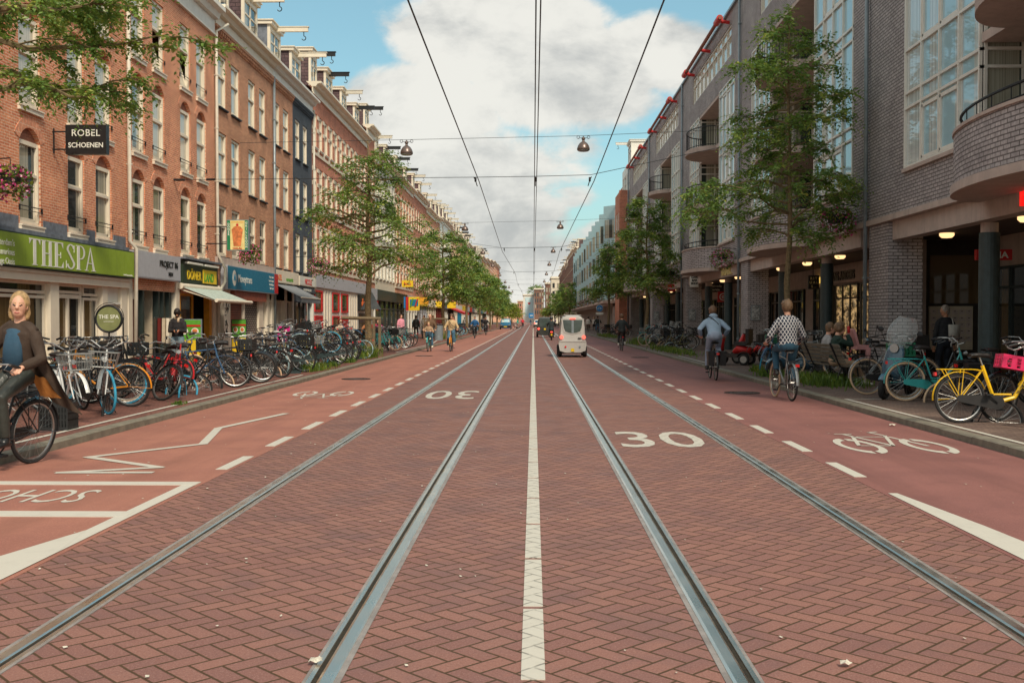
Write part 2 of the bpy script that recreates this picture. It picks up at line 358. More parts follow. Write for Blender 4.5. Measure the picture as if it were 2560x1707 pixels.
m['b_blue'] = brickmat('slate blue painted brick', srgb(84, 92, 100), srgb(76, 84, 92), srgb(58, 66, 78), ms=.006)
m['b_gray'] = brickmat('grey violet brick', srgb(184, 177, 176), srgb(164, 158, 158), srgb(104, 98, 96), .24, .082, .012, 'auto')
m['b_grayc'] = brickmat('grey violet brick curved', srgb(184, 177, 176), srgb(164, 158, 158), srgb(104, 98, 96), .24, .082, .012, 'cyl1.9')
m['cream'] = pmat('cream paint', srgb(226, 216, 196), .5, var=.05, sc=3)
m['white'] = pmat('white paint', srgb(226, 224, 214), .5, var=.05, sc=3, dirt=.12)
m['stone'] = pmat('pale stone', srgb(214, 204, 184), .7, var=.1, sc=4)
m['zinc'] = pmat('weathered zinc', srgb(120, 126, 136), .55, .3, var=.25, sc=5, dirt=.3)
m['concrete'] = pmat('concrete', srgb(186, 170, 160), .85, var=.1, sc=3, bump=.3, bsc=50, dirt=.35)
m['darkframe'] = pmat('dark green frame', srgb(46, 56, 54), .4, var=.1)
m['black'] = pmat('black paint', srgb(30, 31, 32), .35, var=.15)
m['iron'] = pmat('black iron', srgb(38, 40, 42), .5, .4)
m['slate'] = brickmat('slate shingles', srgb(112, 90, 90), srgb(92, 76, 80), srgb(58, 48, 50), .3, .16, .012, 'auto')
m['roof'] = pmat('roof tar', srgb(84, 84, 86), .8)
m['pipe'] = pmat('painted downpipe', srgb(206, 200, 184), .5, var=.08, dirt=.2)
m['pipeg'] = pmat('grey downpipe', srgb(132, 144, 150), .4, .2, var=.12, dirt=.25)
m['g_cur'] = glassmat('window glass with curtains', srgb(128, 134, 130), srgb(216, 211, 192), 1.3)  # pane colour lightened to paint in curtains and grazing sky reflection
m['g_dark'] = glassmat('window glass', srgb(52, 58, 58), srgb(176, 170, 150), .25)
m['g_shop'] = glassmat('shop glass', srgb(38, 42, 40), srgb(112, 92, 62), .45, cs=2.5)
def litglass(name):
    m_ = glassmat(name, srgb(44, 38, 30), srgb(120, 92, 56), .5, cs=2.5); t = m_.node_tree; b = t.nodes['Principled BSDF']; g = N(t, 'ShaderNodeTexCoord')
    mp_ = N(t, 'ShaderNodeMapping'); mp_.inputs['Scale'].default_value = (1.3, 1.3, 3.2); t.links.new(g.outputs['Object'], mp_.inputs[0])
    n_ = noise(t, mp_.outputs[0], 1.6, 5, .75); t.links.new(mixc(t, smooth(t, n_, .42, .62), (.02, .014, .008), (1, .62, .26)), b.inputs['Emission Color']); b.inputs['Emission Strength'].default_value = .32
    return m_
m['g_lit'] = litglass('lit shop glass')
m['g_sky'] = glassmat('curtain wall glass', srgb(170, 206, 218), srgb(220, 230, 228), .35, cs=3, spec=1)  # pale blue base colour paints in the reflected sky
m['g_end'] = glassmat('room glass', srgb(52, 66, 62), srgb(176, 176, 158), .5, axis=0, cs=4)
m['column'] = pmat('teal grey column paint', srgb(50, 66, 68), .5, var=.15, sc=6, bump=.15, bsc=8, dirt=.3)
# ---------------- ground ----------------
YN, YF = -8, 600
def st(name, mb, mat_, label=None):
    o = mb.build(name, mat_); return tag(o, label, None, None, 'structure')
st('ground', MB().quad((-2500, -300, -.06), (2500, -300, -.06), (2500, 5000, -.06), (-2500, 5000, -.06)), m['soil'], 'bare ground beyond the street')
st('road', MB().box(-3.08, 3.08, YN, YF, -.05, 0), m['road'], 'red brick carriageway laid in herringbone between the cycle lanes')
st('cycle_lane', MB().box(-5.6, -3.08, YN, YF, -.05, .003), m['lane'], 'red asphalt cycle lane on the left of the tram tracks')
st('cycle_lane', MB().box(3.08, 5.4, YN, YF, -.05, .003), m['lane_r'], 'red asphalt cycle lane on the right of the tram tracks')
def kerbs(x0, x1, lab):
    mb = MB(); y = YN
    while y < 260:
        d = 1.0; s = 1 if x1 > 0 else -1
        e = random.uniform(-.004, .004)
        a = x0 if s > 0 else x1
        pr = [(a, -.04), (a, .085 + e), (a + s * .025, .1 + e), (a + s * .17, .1 + e), (a + s * .17, -.04)]
        mb.prism(pr if s > 0 else pr[::-1], 'y', y, y + d - .008); y += d
    mb.box(min(x0, x1) if True else 0, max(x0, x1), 260, YF, -.04, .1)
    st('kerb', mb, m['kerb'], lab)
kerbs(5.4, 5.57, 'grey stone kerb along the right pavement'); kerbs(-5.77, -5.6, 'grey stone kerb along the left pavement')
st('pavement', MB().box(-12.2, -5.77, YN, YF, -.05, .096), m['pave'], 'reddish brick pavement in front of the old houses')
st('pavement', MB().box(5.57, 14.5, YN, YF, -.05, .096), m['pave_r'], 'brown brick pavement running under the arcade')
# rails: groove on the gauge side
for xc, gs, lab in ((-2.38, 1, 'outer rail of the left tram track'), (-.893, -1, 'inner rail of the left tram track'), (.893, 1, 'inner rail of the right tram track'), (2.38, -1, 'outer rail of the right tram track')):
    r = T('tram_rail', 'long polished steel grooved rail, ' + lab, 'tram rail', (xc, 2, 0), 'tram rails in the road')
    mb = MB(); yy = YN
    for a, b in ((-.080, -.052), (.064, .082)):
        A, B_ = sorted((xc + gs * a, xc + gs * b)); pts = []
        mb.box(A, B_, YN, YF, -.04, .004)
    mb.build('rubber_seal', m['railside'], r)
    A, B_ = sorted((xc - gs * .052, xc + gs * .018))
    MB().prism([(A, -.02), (A, .007), (A + .014, .012), (B_ - .010, .012), (B_, .007), (B_, -.02)], 'y', YN, YF).build('rail_head', m['steel'], r)
    A, B_ = sorted((xc + gs * .018, xc + gs * .042)); MB().box(A, B_, YN, YF, -.04, .0015).build('rail_groove', m['groove'], r)
    A, B_ = sorted((xc + gs * .042, xc + gs * .064)); MB().box(A, B_, YN, YF, -.04, .008).build('rail_lip', m['steel'], r)
# markings
P_ = m['paint']; z1, z2 = .0042, .0072
mb = MB(); y = 3.285
while y < 190:
    mb.box(-.052, .052, y, y + 1.085, -.01, z1); y += 1.14
st('centre_line', mb, m['paintb'], 'white centre line of long blocks between the two tram tracks')
mb = MB(); mb2 = MB()
for k in range(60):
    y = 10.6 + 1.97 * k
    mb.box(-3.24, -3.12, y, y + 1.02, -.01, z2)
    y = 10.22 + 1.97 * k
    if y > 10: mb2.box(3.12, 3.24, y, y + 1.02, -.01, z2)
mb.quad((-3.24, 9.75, z2), (-3.12, 9.75, z2), (-3.12, 6.6, z2), (-3.24, 6.9, z2)); mb.quad((-3.24, 7.5, z2 + .001), (-3.12, 6.8, z2 + .001), (-3.12, 3, z2 + .001), (-4.3, 3.0, z2 + .001))
mb.box(-5.55, -3.12, 9.58, 9.76, -.01, z2 + .002); mb.box(-5.55, -3.16, 8.02, 8.24, -.01, z2 + .002)
mb.box(-3.20, -3.12, 132, 200, -.01, z2)
st('cycle_lane_line', mb, P_, 'broken white line beside the left cycle lane with a bus stop box at its near end')
mb2.quad((3.12, 9.25, z2), (3.2, 9.25, z2), (3.34, 7.8, z2), (3.12, 7.8, z2)); mb2.quad((3.12, 7.8, z2), (3.34, 7.8, z2), (3.62, 3, z2), (3.12, 3, z2 + .001))
st('cycle_lane_line', mb2, P_, 'broken white line beside the right cycle lane, solid at its near end')
def strip(mb, pts, w, z):
    for (x0, y0), (x1, y1) in zip(pts, pts[1:]):
        d = V((x1 - x0, y1 - y0)); n = V((-d.y, d.x)).normalized() * w / 2; e = d.normalized() * w * .35
        mb.quad((x0 + n.x - e.x, y0 + n.y - e.y, z), (x0 - n.x - e.x, y0 - n.y - e.y, z), (x1 - n.x + e.x, y1 - n.y + e.y, z), (x1 + n.x + e.x, y1 + n.y + e.y, z))
        z += .0004
mb = MB()
strip(mb, [(-4.75, 10.25), (-3.92, 10.55), (-5.0, 11.45), (-3.35 - .85, 13.0), (-4.32, 14.9), (-3.1, 17.9)][:0] or [(-4.62, 10.35), (-3.80, 10.33)], .14, z2)
mb2 = MB(); strip(mb2, [(-3.83, 10.36), (-4.72, 10.33), (-3.86, 10.72), (-4.93, 11.5), (-4.05, 12.75), (-4.42, 14.6), (-4.02, 16.9)], .11, z2 + .0012)
mb.v += []; 
st('zigzag_marking', mb2, P_, 'white zigzag line in the left cycle lane')
mb = MB(); strip(mb, [(5.67, 13.5), (5.67, 2)], .075, .102); strip(mb, [(5.64, 19.0), (5.67, 13.5)], .075, .1018); strip(mb, [(5.64, 19.0), (8.2, 19.0)], .06, .1022)
strip(mb, [(5.75, 41.5), (5.75, 32.5)], .08, .102)
st('parking_line', mb, P_, 'thin white line round the bicycle parking bay on the right pavement')
mb = MB(); strip(mb, [(-6.02, 9), (-5.98, 27)], .075, .102); strip(mb, [(-5.98, 45.5), (-6.0, 62), (-6.7, 73)], .08, .102)
st('parking_line', mb, P_, 'thin white line round the bicycle parking bay on the left pavement')
def road_text(s, size, x, y, face, sx, sy, lab, cat_obj='road_marking', off=.012):
    o = text(s, size, P_, None, (x, y, z2 if abs(x) > 3.1 else z1), face, 0, off, 1, 'CENTER', cat_obj); o.data.transform(MX.Translation(o.location) @ MX.Diagonal((sx, sy, 1, 1))); o.location = (0, 0, 0)
    if abs(x) < 3.1: o.data.materials[0] = m['paintb']
    return tag(o, lab, None, None, 'structure')
road_text('30', 1, 1.60, 12.6, '+z', 1.17, 2.45, 'white number 30 painted in the right tram lane', off=.005)
road_text('30', 1, -1.64, 22.4, '+zr', 1.12, 3.2, 'white number 30 painted upside down in the left tram lane', off=.005)
road_text('SCHOOL', 1, -4.55, 9.28, '+zr', .36, .92, 'white word SCHOOL painted upside down in the left cycle lane', off=.0)
def bike_mark(x, y, s, fl, lab):
    mb = MB(); z = z2
    q = lambda a, b: (x + fl * a * s * .9, y + fl * b * s * 2.8)
    for cx in (-.62, .62):
        n = 26
        for i in range(n):
            if i in (6, 19): continue
            t0, t1 = 2 * pi * i / n, 2 * pi * (i + 1) / n
            P4 = [q(cx + r_ * cos(t), .36 + r_ * sin(t)) for r_, t in ((.36, t0), (.36, t1), (.25, t1), (.25, t0))]
            mb.quad(*[(a, b, z) for a, b in P4])
    for seg in (((-.62, .36), (-.3, .82)), ((-.3, .82), (.3, .82)), ((-.62, .36), (0, .36)), ((0, .36), (.4, .9)), ((0, .36), (-.35, .95)), ((-.5, .98), (-.2, .98)), ((.4, .82), (.62, .36)), ((.4, .9), (.25, 1.08)), ((.25, 1.08), (.45, 1.12))):
        (a, b), (c, d) = seg
        strip(mb, [q(a, b), q(c, d)], .065 * s, z + .0005)
    st('cycle_symbol', mb, P_, lab)
bike_mark(4.36, 12.0, .74, 1, 'white bicycle symbol painted in the right cycle lane')
bike_mark(-4.32, 22.2, .68, -1, 'white bicycle symbol painted upside down in the left cycle lane')
for x, y, r, lab in ((4.35, 21.9, .36, 'round manhole cover in the right cycle lane, nearest'), (4.3, 42.3, .36, 'round manhole cover in the right cycle lane behind the hooded rider'), (-4.55, 23.2 + 3.6, .36, 'round manhole cover in the left cycle lane above the bicycle symbol'), (-4.6, 44, .36, 'round manhole cover in the left cycle lane near the tree')):
    MBm = MB().cyl((x, y), r, -.02, .0075, 32); MBm.ring((x, y, .007), r, .012, 'z', 32, 6); MBm.ring((x, y, .007), r * .6, .006, 'z', 24, 4)
    for a in range(12): MBm.box(x + r * .8 * cos(a * pi / 6) - .02, x + r * .8 * cos(a * pi / 6) + .02, y + r * .8 * sin(a * pi / 6) - .02, y + r * .8 * sin(a * pi / 6) + .02, .004, .011)
    tag(MBm.build('manhole_cover', m['manhole'], None, (x, y, 0)), lab, 'manhole cover', 'manhole covers')
# litter and blossom bits on the road
m['bit'] = pmat('pale litter', srgb(206, 200, 184), .8, var=.3, sc=40)
mb = MB(); rr = random.Random(3)
for _ in range(520):
    y = 2.9 + rr.random() ** 2.2 * 45; x = rr.uniform(-5.4, 5.3); s = rr.uniform(.003, .012) * (1 + y / 40); a = rr.uniform(0, pi)
    z = .0085
    mb.add([(x + s * cos(a + k * 1.57) * (1 if k % 2 else .5), y + s * sin(a + k * 1.57) * 1.4, z + (.003 if k == 1 else 0)) for k in range(4)], [(0, 1, 2, 3)])
tag(mb.build('road_litter', m['bit']), 'tiny pale specks of litter and petals scattered over the road', 'litter', None, 'stuff')
for x, y, s, lab in ((-.965, 4.6, .035, 'small crumpled white paper scrap beside the left inner rail'), (1.38, 3.02 + 1.6, .03, 'small white paper scrap lying on the road bricks right of the right inner rail'), (5.15, 15.1, .05, 'small crumpled pale blue wrapper by the right kerb')):
    tag(MB().add([(x + s * .9 * a, y + s * b, .013 + c * s) for a, b, c in ((-1, -.3, .1), (-.5, -.9, .5), (.2, -.6, .1), (.9, -.5, .4), (1, .3, .05), (.4, .9, .5), (-.2, .5, .15), (-.8, .7, .4), (0, 0, .6))], [(k, (k + 1) % 8, 8) for k in range(8)]).build('paper_scrap', m['bit'], None, (x, y, 0)), lab, 'paper scrap', None)
# ---------------- facades ----------------
def wall_mesh(X, s, y0, y1, z0, z1, holes, D=.16, deep=9):
    """wall in plane x=X facing s(+1/-1), rectangular holes with reveals, plus sides, back and roof"""
    mb = MB()
    ys = sorted({y0, y1, *[round(q, 4) for h in holes for q in h[:2]]}); zs = sorted({z0, z1, *[round(q, 4) for h in holes for q in h[2:4]]})
    for a, b in zip(ys, ys[1:]):
        run = None
        for c, d in zip(zs, zs[1:]):
            my, mz = (a + b) / 2, (c + d) / 2
            if any(h[0] < my < h[1] and h[2] < mz < h[3] for h in holes): 
                if run: mb.quad((X, a, run[0]), (X, b, run[0]), (X, b, run[1]), (X, a, run[1])); run = None
                continue
            run = (c, d) if not run else (run[0], d)
        if run: mb.quad((X, a, run[0]), (X, b, run[0]), (X, b, run[1]), (X, a, run[1]))
    for h in holes:
        a, b, c, d = h[:4]; I = X - s * D
        mb.quad((X, a, c), (I, a, c), (I, a, d), (X, a, d)); mb.quad((X, b, c), (X, b, d), (I, b, d), (I, b, c))
        mb.quad((X, a, d), (I, a, d), (I, b, d), (X, b, d)); mb.quad((X, a, c), (X, b, c), (I, b, c), (I, a, c))
    K = X - s * deep
    mb.quad((X, y0, z0), (K, y0, z0), (K, y0, z1), (X, y0, z1)); mb.quad((X, y1, z0), (X, y1, z1), (K, y1, z1), (K, y1, z0))
    mb.quad((X, y0, z1), (K, y0, z1), (K, y1, z1), (X, y1, z1)); mb.quad((K, y0, z0), (K, y1, z0), (K, y1, z1), (K, y0, z1))
    return mb
WC = {}
def win_meshes(w, h, st_, fm, gm, sill):
    key = (round(w, 2), round(h, 2), st_, fm, gm, sill)
    if key in WC: return WC[key]
    F = MB(); P = MB()                       # facing +x, outer wall plane at x=0
    t = .095; a, b = -.13, -.045
    F.box(a, b, 0, t, 0, h); F.box(a, b, w - t, w, 0, h); F.box(a, b, t, w - t, h - t, h); F.box(a, b, t, w - t, 0, t)
    F.box(-.10, -.03, t * .2, t * .75, t, h - t * .5); F.box(-.10, -.03, w - t * .75, w - t * .2, t, h - t * .5)
    if st_ == 'sash':
        q = h * .60; F.box(a, -.035, t, w - t, q - .035, q + .035)
        F.box(a + .01, b - .03, t, t + .05, t, q); F.box(a + .01, b - .03, w - t - .05, w - t, t, q); F.box(a + .01, b - .03, t, w - t, t, t + .07)
        F.box(a + .01, b - .03, t, w - t, q + .035, q + .08)
    elif st_ == 'open':                      # lower sash tilted inwards at the top
        q = h * .60; F.box(a, -.035, t, w - t, q - .035, q + .035)
        F.tube([(-.09, t, .1), (-.42, t, q)], .028, 4); F.tube([(-.09, w - t, .1), (-.42, w - t, q)], .028, 4); F.tube([(-.42, t, q), (-.42, w - t, q)], .03, 4)
        F.box(a + .01, b - .03, t, w - t, q + .035, q + .08)
    elif st_ == 'grid':
        F.box(a, b, w / 2 - .025, w / 2 + .025, t, h - t); F.box(a, b, t, w - t, h * .66 - .025, h * .66 + .025)
    if sill:
        F.mi = 1; F.box(-.13, .07, -.06, w + .06, -sill, -.002); F.box(-.13, .095, -.07, w + .07, -.035, -.001)
    P.box(-.14, -.105, .02, w - .02, .02, h - .02) if st_ != 'open' else (P.box(-.14, -.105, .02, w - .02, h * .6, h - .02), P.box(-.6, -.56, -.05, w + .05, -.1, h * .62), P.quad((-.10, t, .1), (-.10, w - t, .1), (-.41, w - t, h * .6), (-.41, t, h * .6)))
    WC[key] = (F.mesh('window', [fm, fm if sill and sill > .1 else m['iron'] if sill and sill < .07 else fm]), P.mesh('pane', gm))
    return WC[key]
def window(par, X, s, y0, y1, z0, z1, st_='sash', fm=None, gm=None, sill=.1, bar=False):
    fm = fm or m['cream']; gm = gm or m['g_cur']; w, h = y1 - y0, z1 - z0
    F, P = win_meshes(w, h, st_, fm, gm, sill)
    o = inst(F, 'window', (X, y0 if s > 0 else y1, z0), par, 0 if s > 0 else pi)
    p = bpy.data.objects.new('pane', P); COL.objects.link(p); p.parent = o
    if bar:
        bb = MB(); bb.tube([(.02, -.03, .42), (.02, w + .03, .42)], .013, 5); bb.tube([(.02, -.03, .33), (.02, w + .03, .33)], .008, 4)
        bb.box(-.02, .03, -.05, -.02, .31, .44); bb.box(-.02, .03, w + .02, w + .05, .31, .44)
        q = bpy.data.objects.new('safety_bar', bb.mesh('safety_bar', m['iron'])); COL.objects.link(q); q.parent = o
    return o
def arch_parts(mb_fill, mb_ring, mb_tym, X, s, a, b, zt, rise):
    """segmental arch over an opening a..b whose frame top is zt: fill the rectangle's corners, ring of rubbed brick, recessed tympanum"""
    w = b - a; n = 10; rad = (w * w / 4 + rise * rise) / (2 * rise); cy, cz = (a + b) / 2, zt + rise - rad
    t0 = math.asin(w / 2 / rad); pts = [(cy + rad * sin(-t0 + 2 * t0 * i / n), cz + rad * cos(-t0 + 2 * t0 * i / n)) for i in range(n + 1)]
    zt2 = zt + rise
    for (p, q) in zip(pts, pts[1:]):
        mb_fill.quad((X, p[0], p[1]), (X, q[0], q[1]), (X, q[0], zt2), (X, p[0], zt2)); I = X - s * .1
        mb_fill.quad((X, p[0], p[1]), (I, p[0], p[1]), (I, q[0], q[1]), (X, q[0], q[1]))
        mb_tym.quad((I, p[0], zt), (I, q[0], zt), (I, q[0], q[1]), (I, p[0], p[1]))
    t1 = min(t0 * 1.02, pi / 2); wr = .24; e = s * .012
    for i in range(n):
        A = [(rad * 1.0, -t1 + 2 * t1 * i / n), (rad * 1.0, -t1 + 2 * t1 * (i + 1) / n), (rad + wr, -t1 + 2 * t1 * (i + 1) / n), (rad + wr, -t1 + 2 * t1 * i / n)]
        Q = [(cy + r_ * sin(t), cz + r_ * cos(t)) for r_, t in A]
        mb_ring.quad(*[(X + e, y, z) for y, z in Q])
        mb_ring.quad((X + e, *Q[3]), (X + e, *Q[2]), (X, *Q[2]), (X, *Q[3])); mb_ring.quad((X + e, *Q[0]), (X + e, *Q[1]), (X, *Q[1]), (X, *Q[0]))
def house(label, cat, X, s, y0, y1, z1, wm, cols, rows, group=None, z0=0, wst='sash', fm=None, gms=None, sill=.1, archrows=(), rise=.3, bar=False, holes=(), openp=0, deep=9):
    """cols: [(ya,yb)], rows: [(za,zb)]"""
    t = T('row_house', label, cat, (X, y0, 0), group)
    H = list(holes); F = MB(); ARC = []; wins = []
    for ri, (za, zb) in enumerate(rows):
        for (ya, yb) in cols:
            ar = ri in archrows
            H.append((ya, yb, za, zb + (rise if ar else 0))); wins.append((ya, yb, za, zb, ri))
            if ar: RG = MB(); TY = MB(); arch_parts(F, RG, TY, X, s, ya, yb, zb, rise); ARC.append((RG, TY))
    mb = wall_mesh(X, s, y0, y1, z0, z1, H, deep=deep); mb.add(F.v, F.f); mb.build('wall', wm, t)
    for RG, TY in ARC: RG.build('window_arch', m['b_arch'], t); TY.build('arch_panel', m['b_tymp'], t)
    for (ya, yb, za, zb, ri) in wins:
        gm = (gms[ri] if gms else m['g_cur'])
        window(t, X, s, ya, yb, za, zb, 'open' if random.random() < openp else wst, fm, gm, sill, bar and ri < 3)
    return t
def cornice(t, X, s, y0, y1, z0, z1, mat_, out=.35, dent=False, dm=None):
    mb = MB(); h = z1 - z0; e = lambda a: X + s * a
    mb.box(e(0.003), e(.06), y0, y1, z0, z0 + h * .55); mb.box(e(0.003), e(.10), y0, y1, z0 - .02, z0 + .06)
    mb.prism([(e(.003), z0 + h * .55), (e(out * .45), z0 + h * .58), (e(out * .6), z0 + h * .78), (e(out), z0 + h * .84), (e(out), z1), (e(-.3), z1)][::(1 if s > 0 else -1)], 'y', y0 - .02, y1 + .02)
    o = mb.build('cornice', mat_, t)
    if dent:
        d = MB(); y = y0 + .1
        while y < y1 - .1: d.box(e(.001), e(.11), y, y + .11, z0 - .26, z0 - .13); d.box(e(.001), e(.06), y, y + .11, z0 - .34, z0 - .26); y += .24
        d.box(e(.001), e(.13), y0, y1, z0 - .13, z0 - .022); d.build('dentil_course', dm, t)
    return o
def pipe(X, s, y, z0, z1, mat_, label, r=.055, kinks=None, cat='downpipe'):
    t = T('downpipe', label, cat, (X, y, 0)); e = X + s * .1
    pts = kinks or [(e, y, z0), (e, y, z1)]
    mb = MB().tube(pts, r, 10); mb.build('pipe', mat_, t, smooth=True)
    b = MB(); z = z0 + .6
    while z < z1: b.tube([(e, y, z), (e, y, z + .05)], r * 1.28, 10); b.box(X, e, y - .015, y + .015, z + .01, z + .04); z += 1.9
    b.build('bracket', mat_, t); return t
def dormer(par, X, s, y0, y1, z0, z1, side_m, fm, beam=1.3, beam_c=None, win=True, back=.25, deep=2.6, flat=True):
    F = X - s * back; Bk = X - s * (back + deep)
    mb = MB(); ht = z1 - z0
    mb.box(F, F - s * .12, y0, y0 + .16, z0, z1 - .2); mb.box(F, F - s * .12, y1 - .16, y1, z0, z1 - .2)
    mb.box(F, F - s * .12, y0 + .16, y1 - .16, z1 - .45, z1 - .2)
    mb.box(F, F - s * .12, y0 + .16, y1 - .16, z0, z0 + .15)
    mb.box(F + s * .12, Bk, y0 - .1, y1 + .1, z1 - .2, z1 - .05); mb.box(F + s * .18, Bk, y0 - .15, y1 + .15, z1 - .05, z1)
    d = mb.build('dormer', fm, par)
    for ya in (y0 + .02, y1 - .08): o = B(F - s * .12, Bk, ya, ya + .06, z0, z1 - .2).build('dormer_cheek', side_m, None, wloc(par)); o.parent = d; o.location = (0, 0, 0)
    g = MB().box(F - s * .05, F - s * .08, y0 + .16, y1 - .16, z0 + .15, z1 - .45).build('dormer_pane', m['g_dark'], None, wloc(par)); g.parent = d; g.location = (0, 0, 0)
    fr = MB(); yc = (y0 + y1) / 2; fr.box(F - s * .02, F - s * .05, yc - .03, yc + .03, z0 + .15, z1 - .45); fr.box(F - s * .02, F - s * .05, y0 + .16, y1 - .16, z0 + ht * .55, z0 + ht * .55 + .06)
    fo = fr.build('dormer_frame', fm, None, wloc(par)); fo.parent = d; fo.location = (0, 0, 0)
    if beam:
        b = MB(); zb = z1 - .28; yb = yc
        b.box(F - s * .3, F + s * beam, yb - .07, yb + .07, zb, zb + .2); b.box(F, F + s * (beam + .04), yb - .1, yb + .1, zb + .2, zb + .235)
        bo = b.build('hoist_beam', beam_c or fm, par)
        hk = MB(); xh = F + s * (beam - .2); hk.tube([(xh, yb, zb), (xh, yb, zb - .2)], .02, 5)
        hk.ring((xh, yb, zb - .29), .09, .02, 'y', 12, 5, -pi * .9, pi * .45); ho = hk.build('hook', m['iron'], None, wloc(par)); ho.parent = bo; ho.location = (0, 0, 0)
    return d
def box_sign(name, label, cat, X0, X1, y0, y1, z0, z1, face_m, edge_m):
    t = T(name, label, cat, (X0, y0, 0)); MB().box(X0, X1, y0, y1, z0, z1).build('sign_box', edge_m, t)
    s = 1 if X1 > X0 else -1
    MB().box(X1 + s * .001, X1 + s * .008, y0 + .03, y1 - .03, z0 + .03, z1 - .03).build('sign_face', face_m, t)
    return t
XL = -11.5
LW = dict(gms=[m['g_dark'], m['g_cur'], m['g_cur']], sill=.13)
rows3 = [(3.68, 5.60), (6.36, 8.42), (9.13, 11.22)]
# --- house 1 (green fascia shop)
h1 = house('orange brick house with arched windows above the green shop fascia, nearest on the left', 'house', XL, 1, 15.5, 29.45, 11.75, m['b_orange'],
           [(17.2, 18.2), (18.9, 19.9), (21.0, 22.0), (23.3, 24.3), (25.75, 26.7), (27.4, 28.42)], rows3, 'old row houses on the left', z0=2.4, archrows=(0, 1), bar=True, openp=0, **LW)
h2 = house('orange brick house with arched windows and white cornice above the grey and kebab shop signs', 'house', XL, 1, 29.46, 37.66, 11.75, m['b_orange'],
           [(29.92, 30.9), (31.58, 32.57), (34.05, 35.05), (35.72, 36.72)], rows3, 'old row houses on the left', z0=2.4, archrows=(0, 1), bar=True, openp=.12, **LW)
for h, a, b in ((h1, 15.5, 29.45), (h2, 29.46, 37.66)): cornice(h, XL, 1, a, b, 11.75, 12.7, m['white'], .45)
rows3b = [(3.85, 5.72), (6.55, 8.42), (9.32, 11.24)]
h3 = house('tan brick house with four plain windows a floor above the blue shop sign', 'house', XL, 1, 37.67, 46.1, 12.2, m['b_tan'],
           [(38.2, 39.2), (39.85, 40.95), (42.25, 43.3), (43.95, 44.97)], rows3b, 'old row houses on the left', z0=2.4, gms=[m['g_dark'], m['g_cur'], m['g_cur']], sill=.06)
h4 = house('narrow tan brick house with two windows a floor above the greengrocer', 'house', XL, 1, 46.11, 50.05, 12.2, m['b_tan'], [(46.5, 47.5), (48.15, 49.25)], rows3b, 'old row houses on the left', z0=2.4, sill=.06)
h5 = house('narrow slate blue painted brick house with two windows a floor', 'house', XL, 1, 50.06, 54.4, 12.2, m['b_blue'], [(50.6, 51.6), (52.3, 53.3)], rows3b, 'old row houses on the left', z0=2.4, sill=.06)
cornice(h3, XL, 1, 37.67, 46.1, 12.2, 12.85, m['cream'], .45, True, m['b_tan']); cornice(h4, XL, 1, 46.11, 50.05, 12.2, 12.85, m['white'], .45, True, m['b_tan']); cornice(h5, XL, 1, 50.06, 54.4, 12.2, 12.85, m['white'], .45, True, m['b_blue'])
dormer(h3, XL, 1, 38.4, 40.5, 12.85, 15.3, m['slate'], m['cream'], 1.4); dormer(h3, XL, 1, 42.6, 44.7, 12.85, 15.0, m['slate'], m['cream'], 1.4)
dormer(h4, XL, 1, 46.8, 48.8, 12.85, 14.9, m['zinc'], m['cream'], 1.5); dormer(h5, XL, 1, 51.0, 53.0, 12.85, 14.8, m['slate'], m['cream'], 1.5)
def shopwall(t, X, s, y0, y1, z1, pieces, floor_m):
    """pieces: (part name, y0,y1,z0,z1, recess, material)"""
    for nm, a, b, c, d, rec, mt in pieces:
        x = X - s * rec; MB().box(x, x - s * .08, a, b, c, d).build(nm, mt, t)
    MB().box(X - s * 1.2, X - s * 1.3, y0, y1, .08, z1).build('shop_interior', floor_m, t)
m['dkint'] = pmat('dim shop interior', srgb(52, 46, 38), .9, var=.4, sc=1.5)
m['warmint'] = pmat('warm shop interior', srgb(150, 116, 70), .9, var=.4, sc=2.5)
C_ = m['cream']; G = m['g_shop']
Q = []
def fr(y0, y1, z0, z1, gm=None, t_=.07, rec=.1, fm=None, nm='shop_window', par=None, mull=0, tran=None):
    """framed shop window with its pane as a sub-part"""
    fm = fm or C_; x = XL - rec; mb = MB()
    mb.box(x, x - .1, y0, y0 + t_, z0, z1); mb.box(x, x - .1, y1 - t_, y1, z0, z1); mb.box(x, x - .1, y0 + t_, y1 - t_, z1 - t_, z1); mb.box(x, x - .1, y0 + t_, y1 - t_, z0, z0 + t_)
    for k in range(mull): y = y0 + (y1 - y0) * (k + 1) / (mull + 1); mb.box(x + .003, x - .1, y - t_ / 2, y + t_ / 2, z0 + t_, z1 - t_)
    if tran: mb.box(x + .005, x - .1, y0 + t_, y1 - t_, tran, tran + t_)
    o = mb.build(nm, fm, par)
    g = MB().box(x - .05, x - .07, y0 + t_ * .5, y1 - t_ * .5, z0 + t_ * .5, z1 - t_ * .5).build('pane', gm or G, None, wloc(par)); g.parent = o; g.location = (0, 0, 0)
    return o
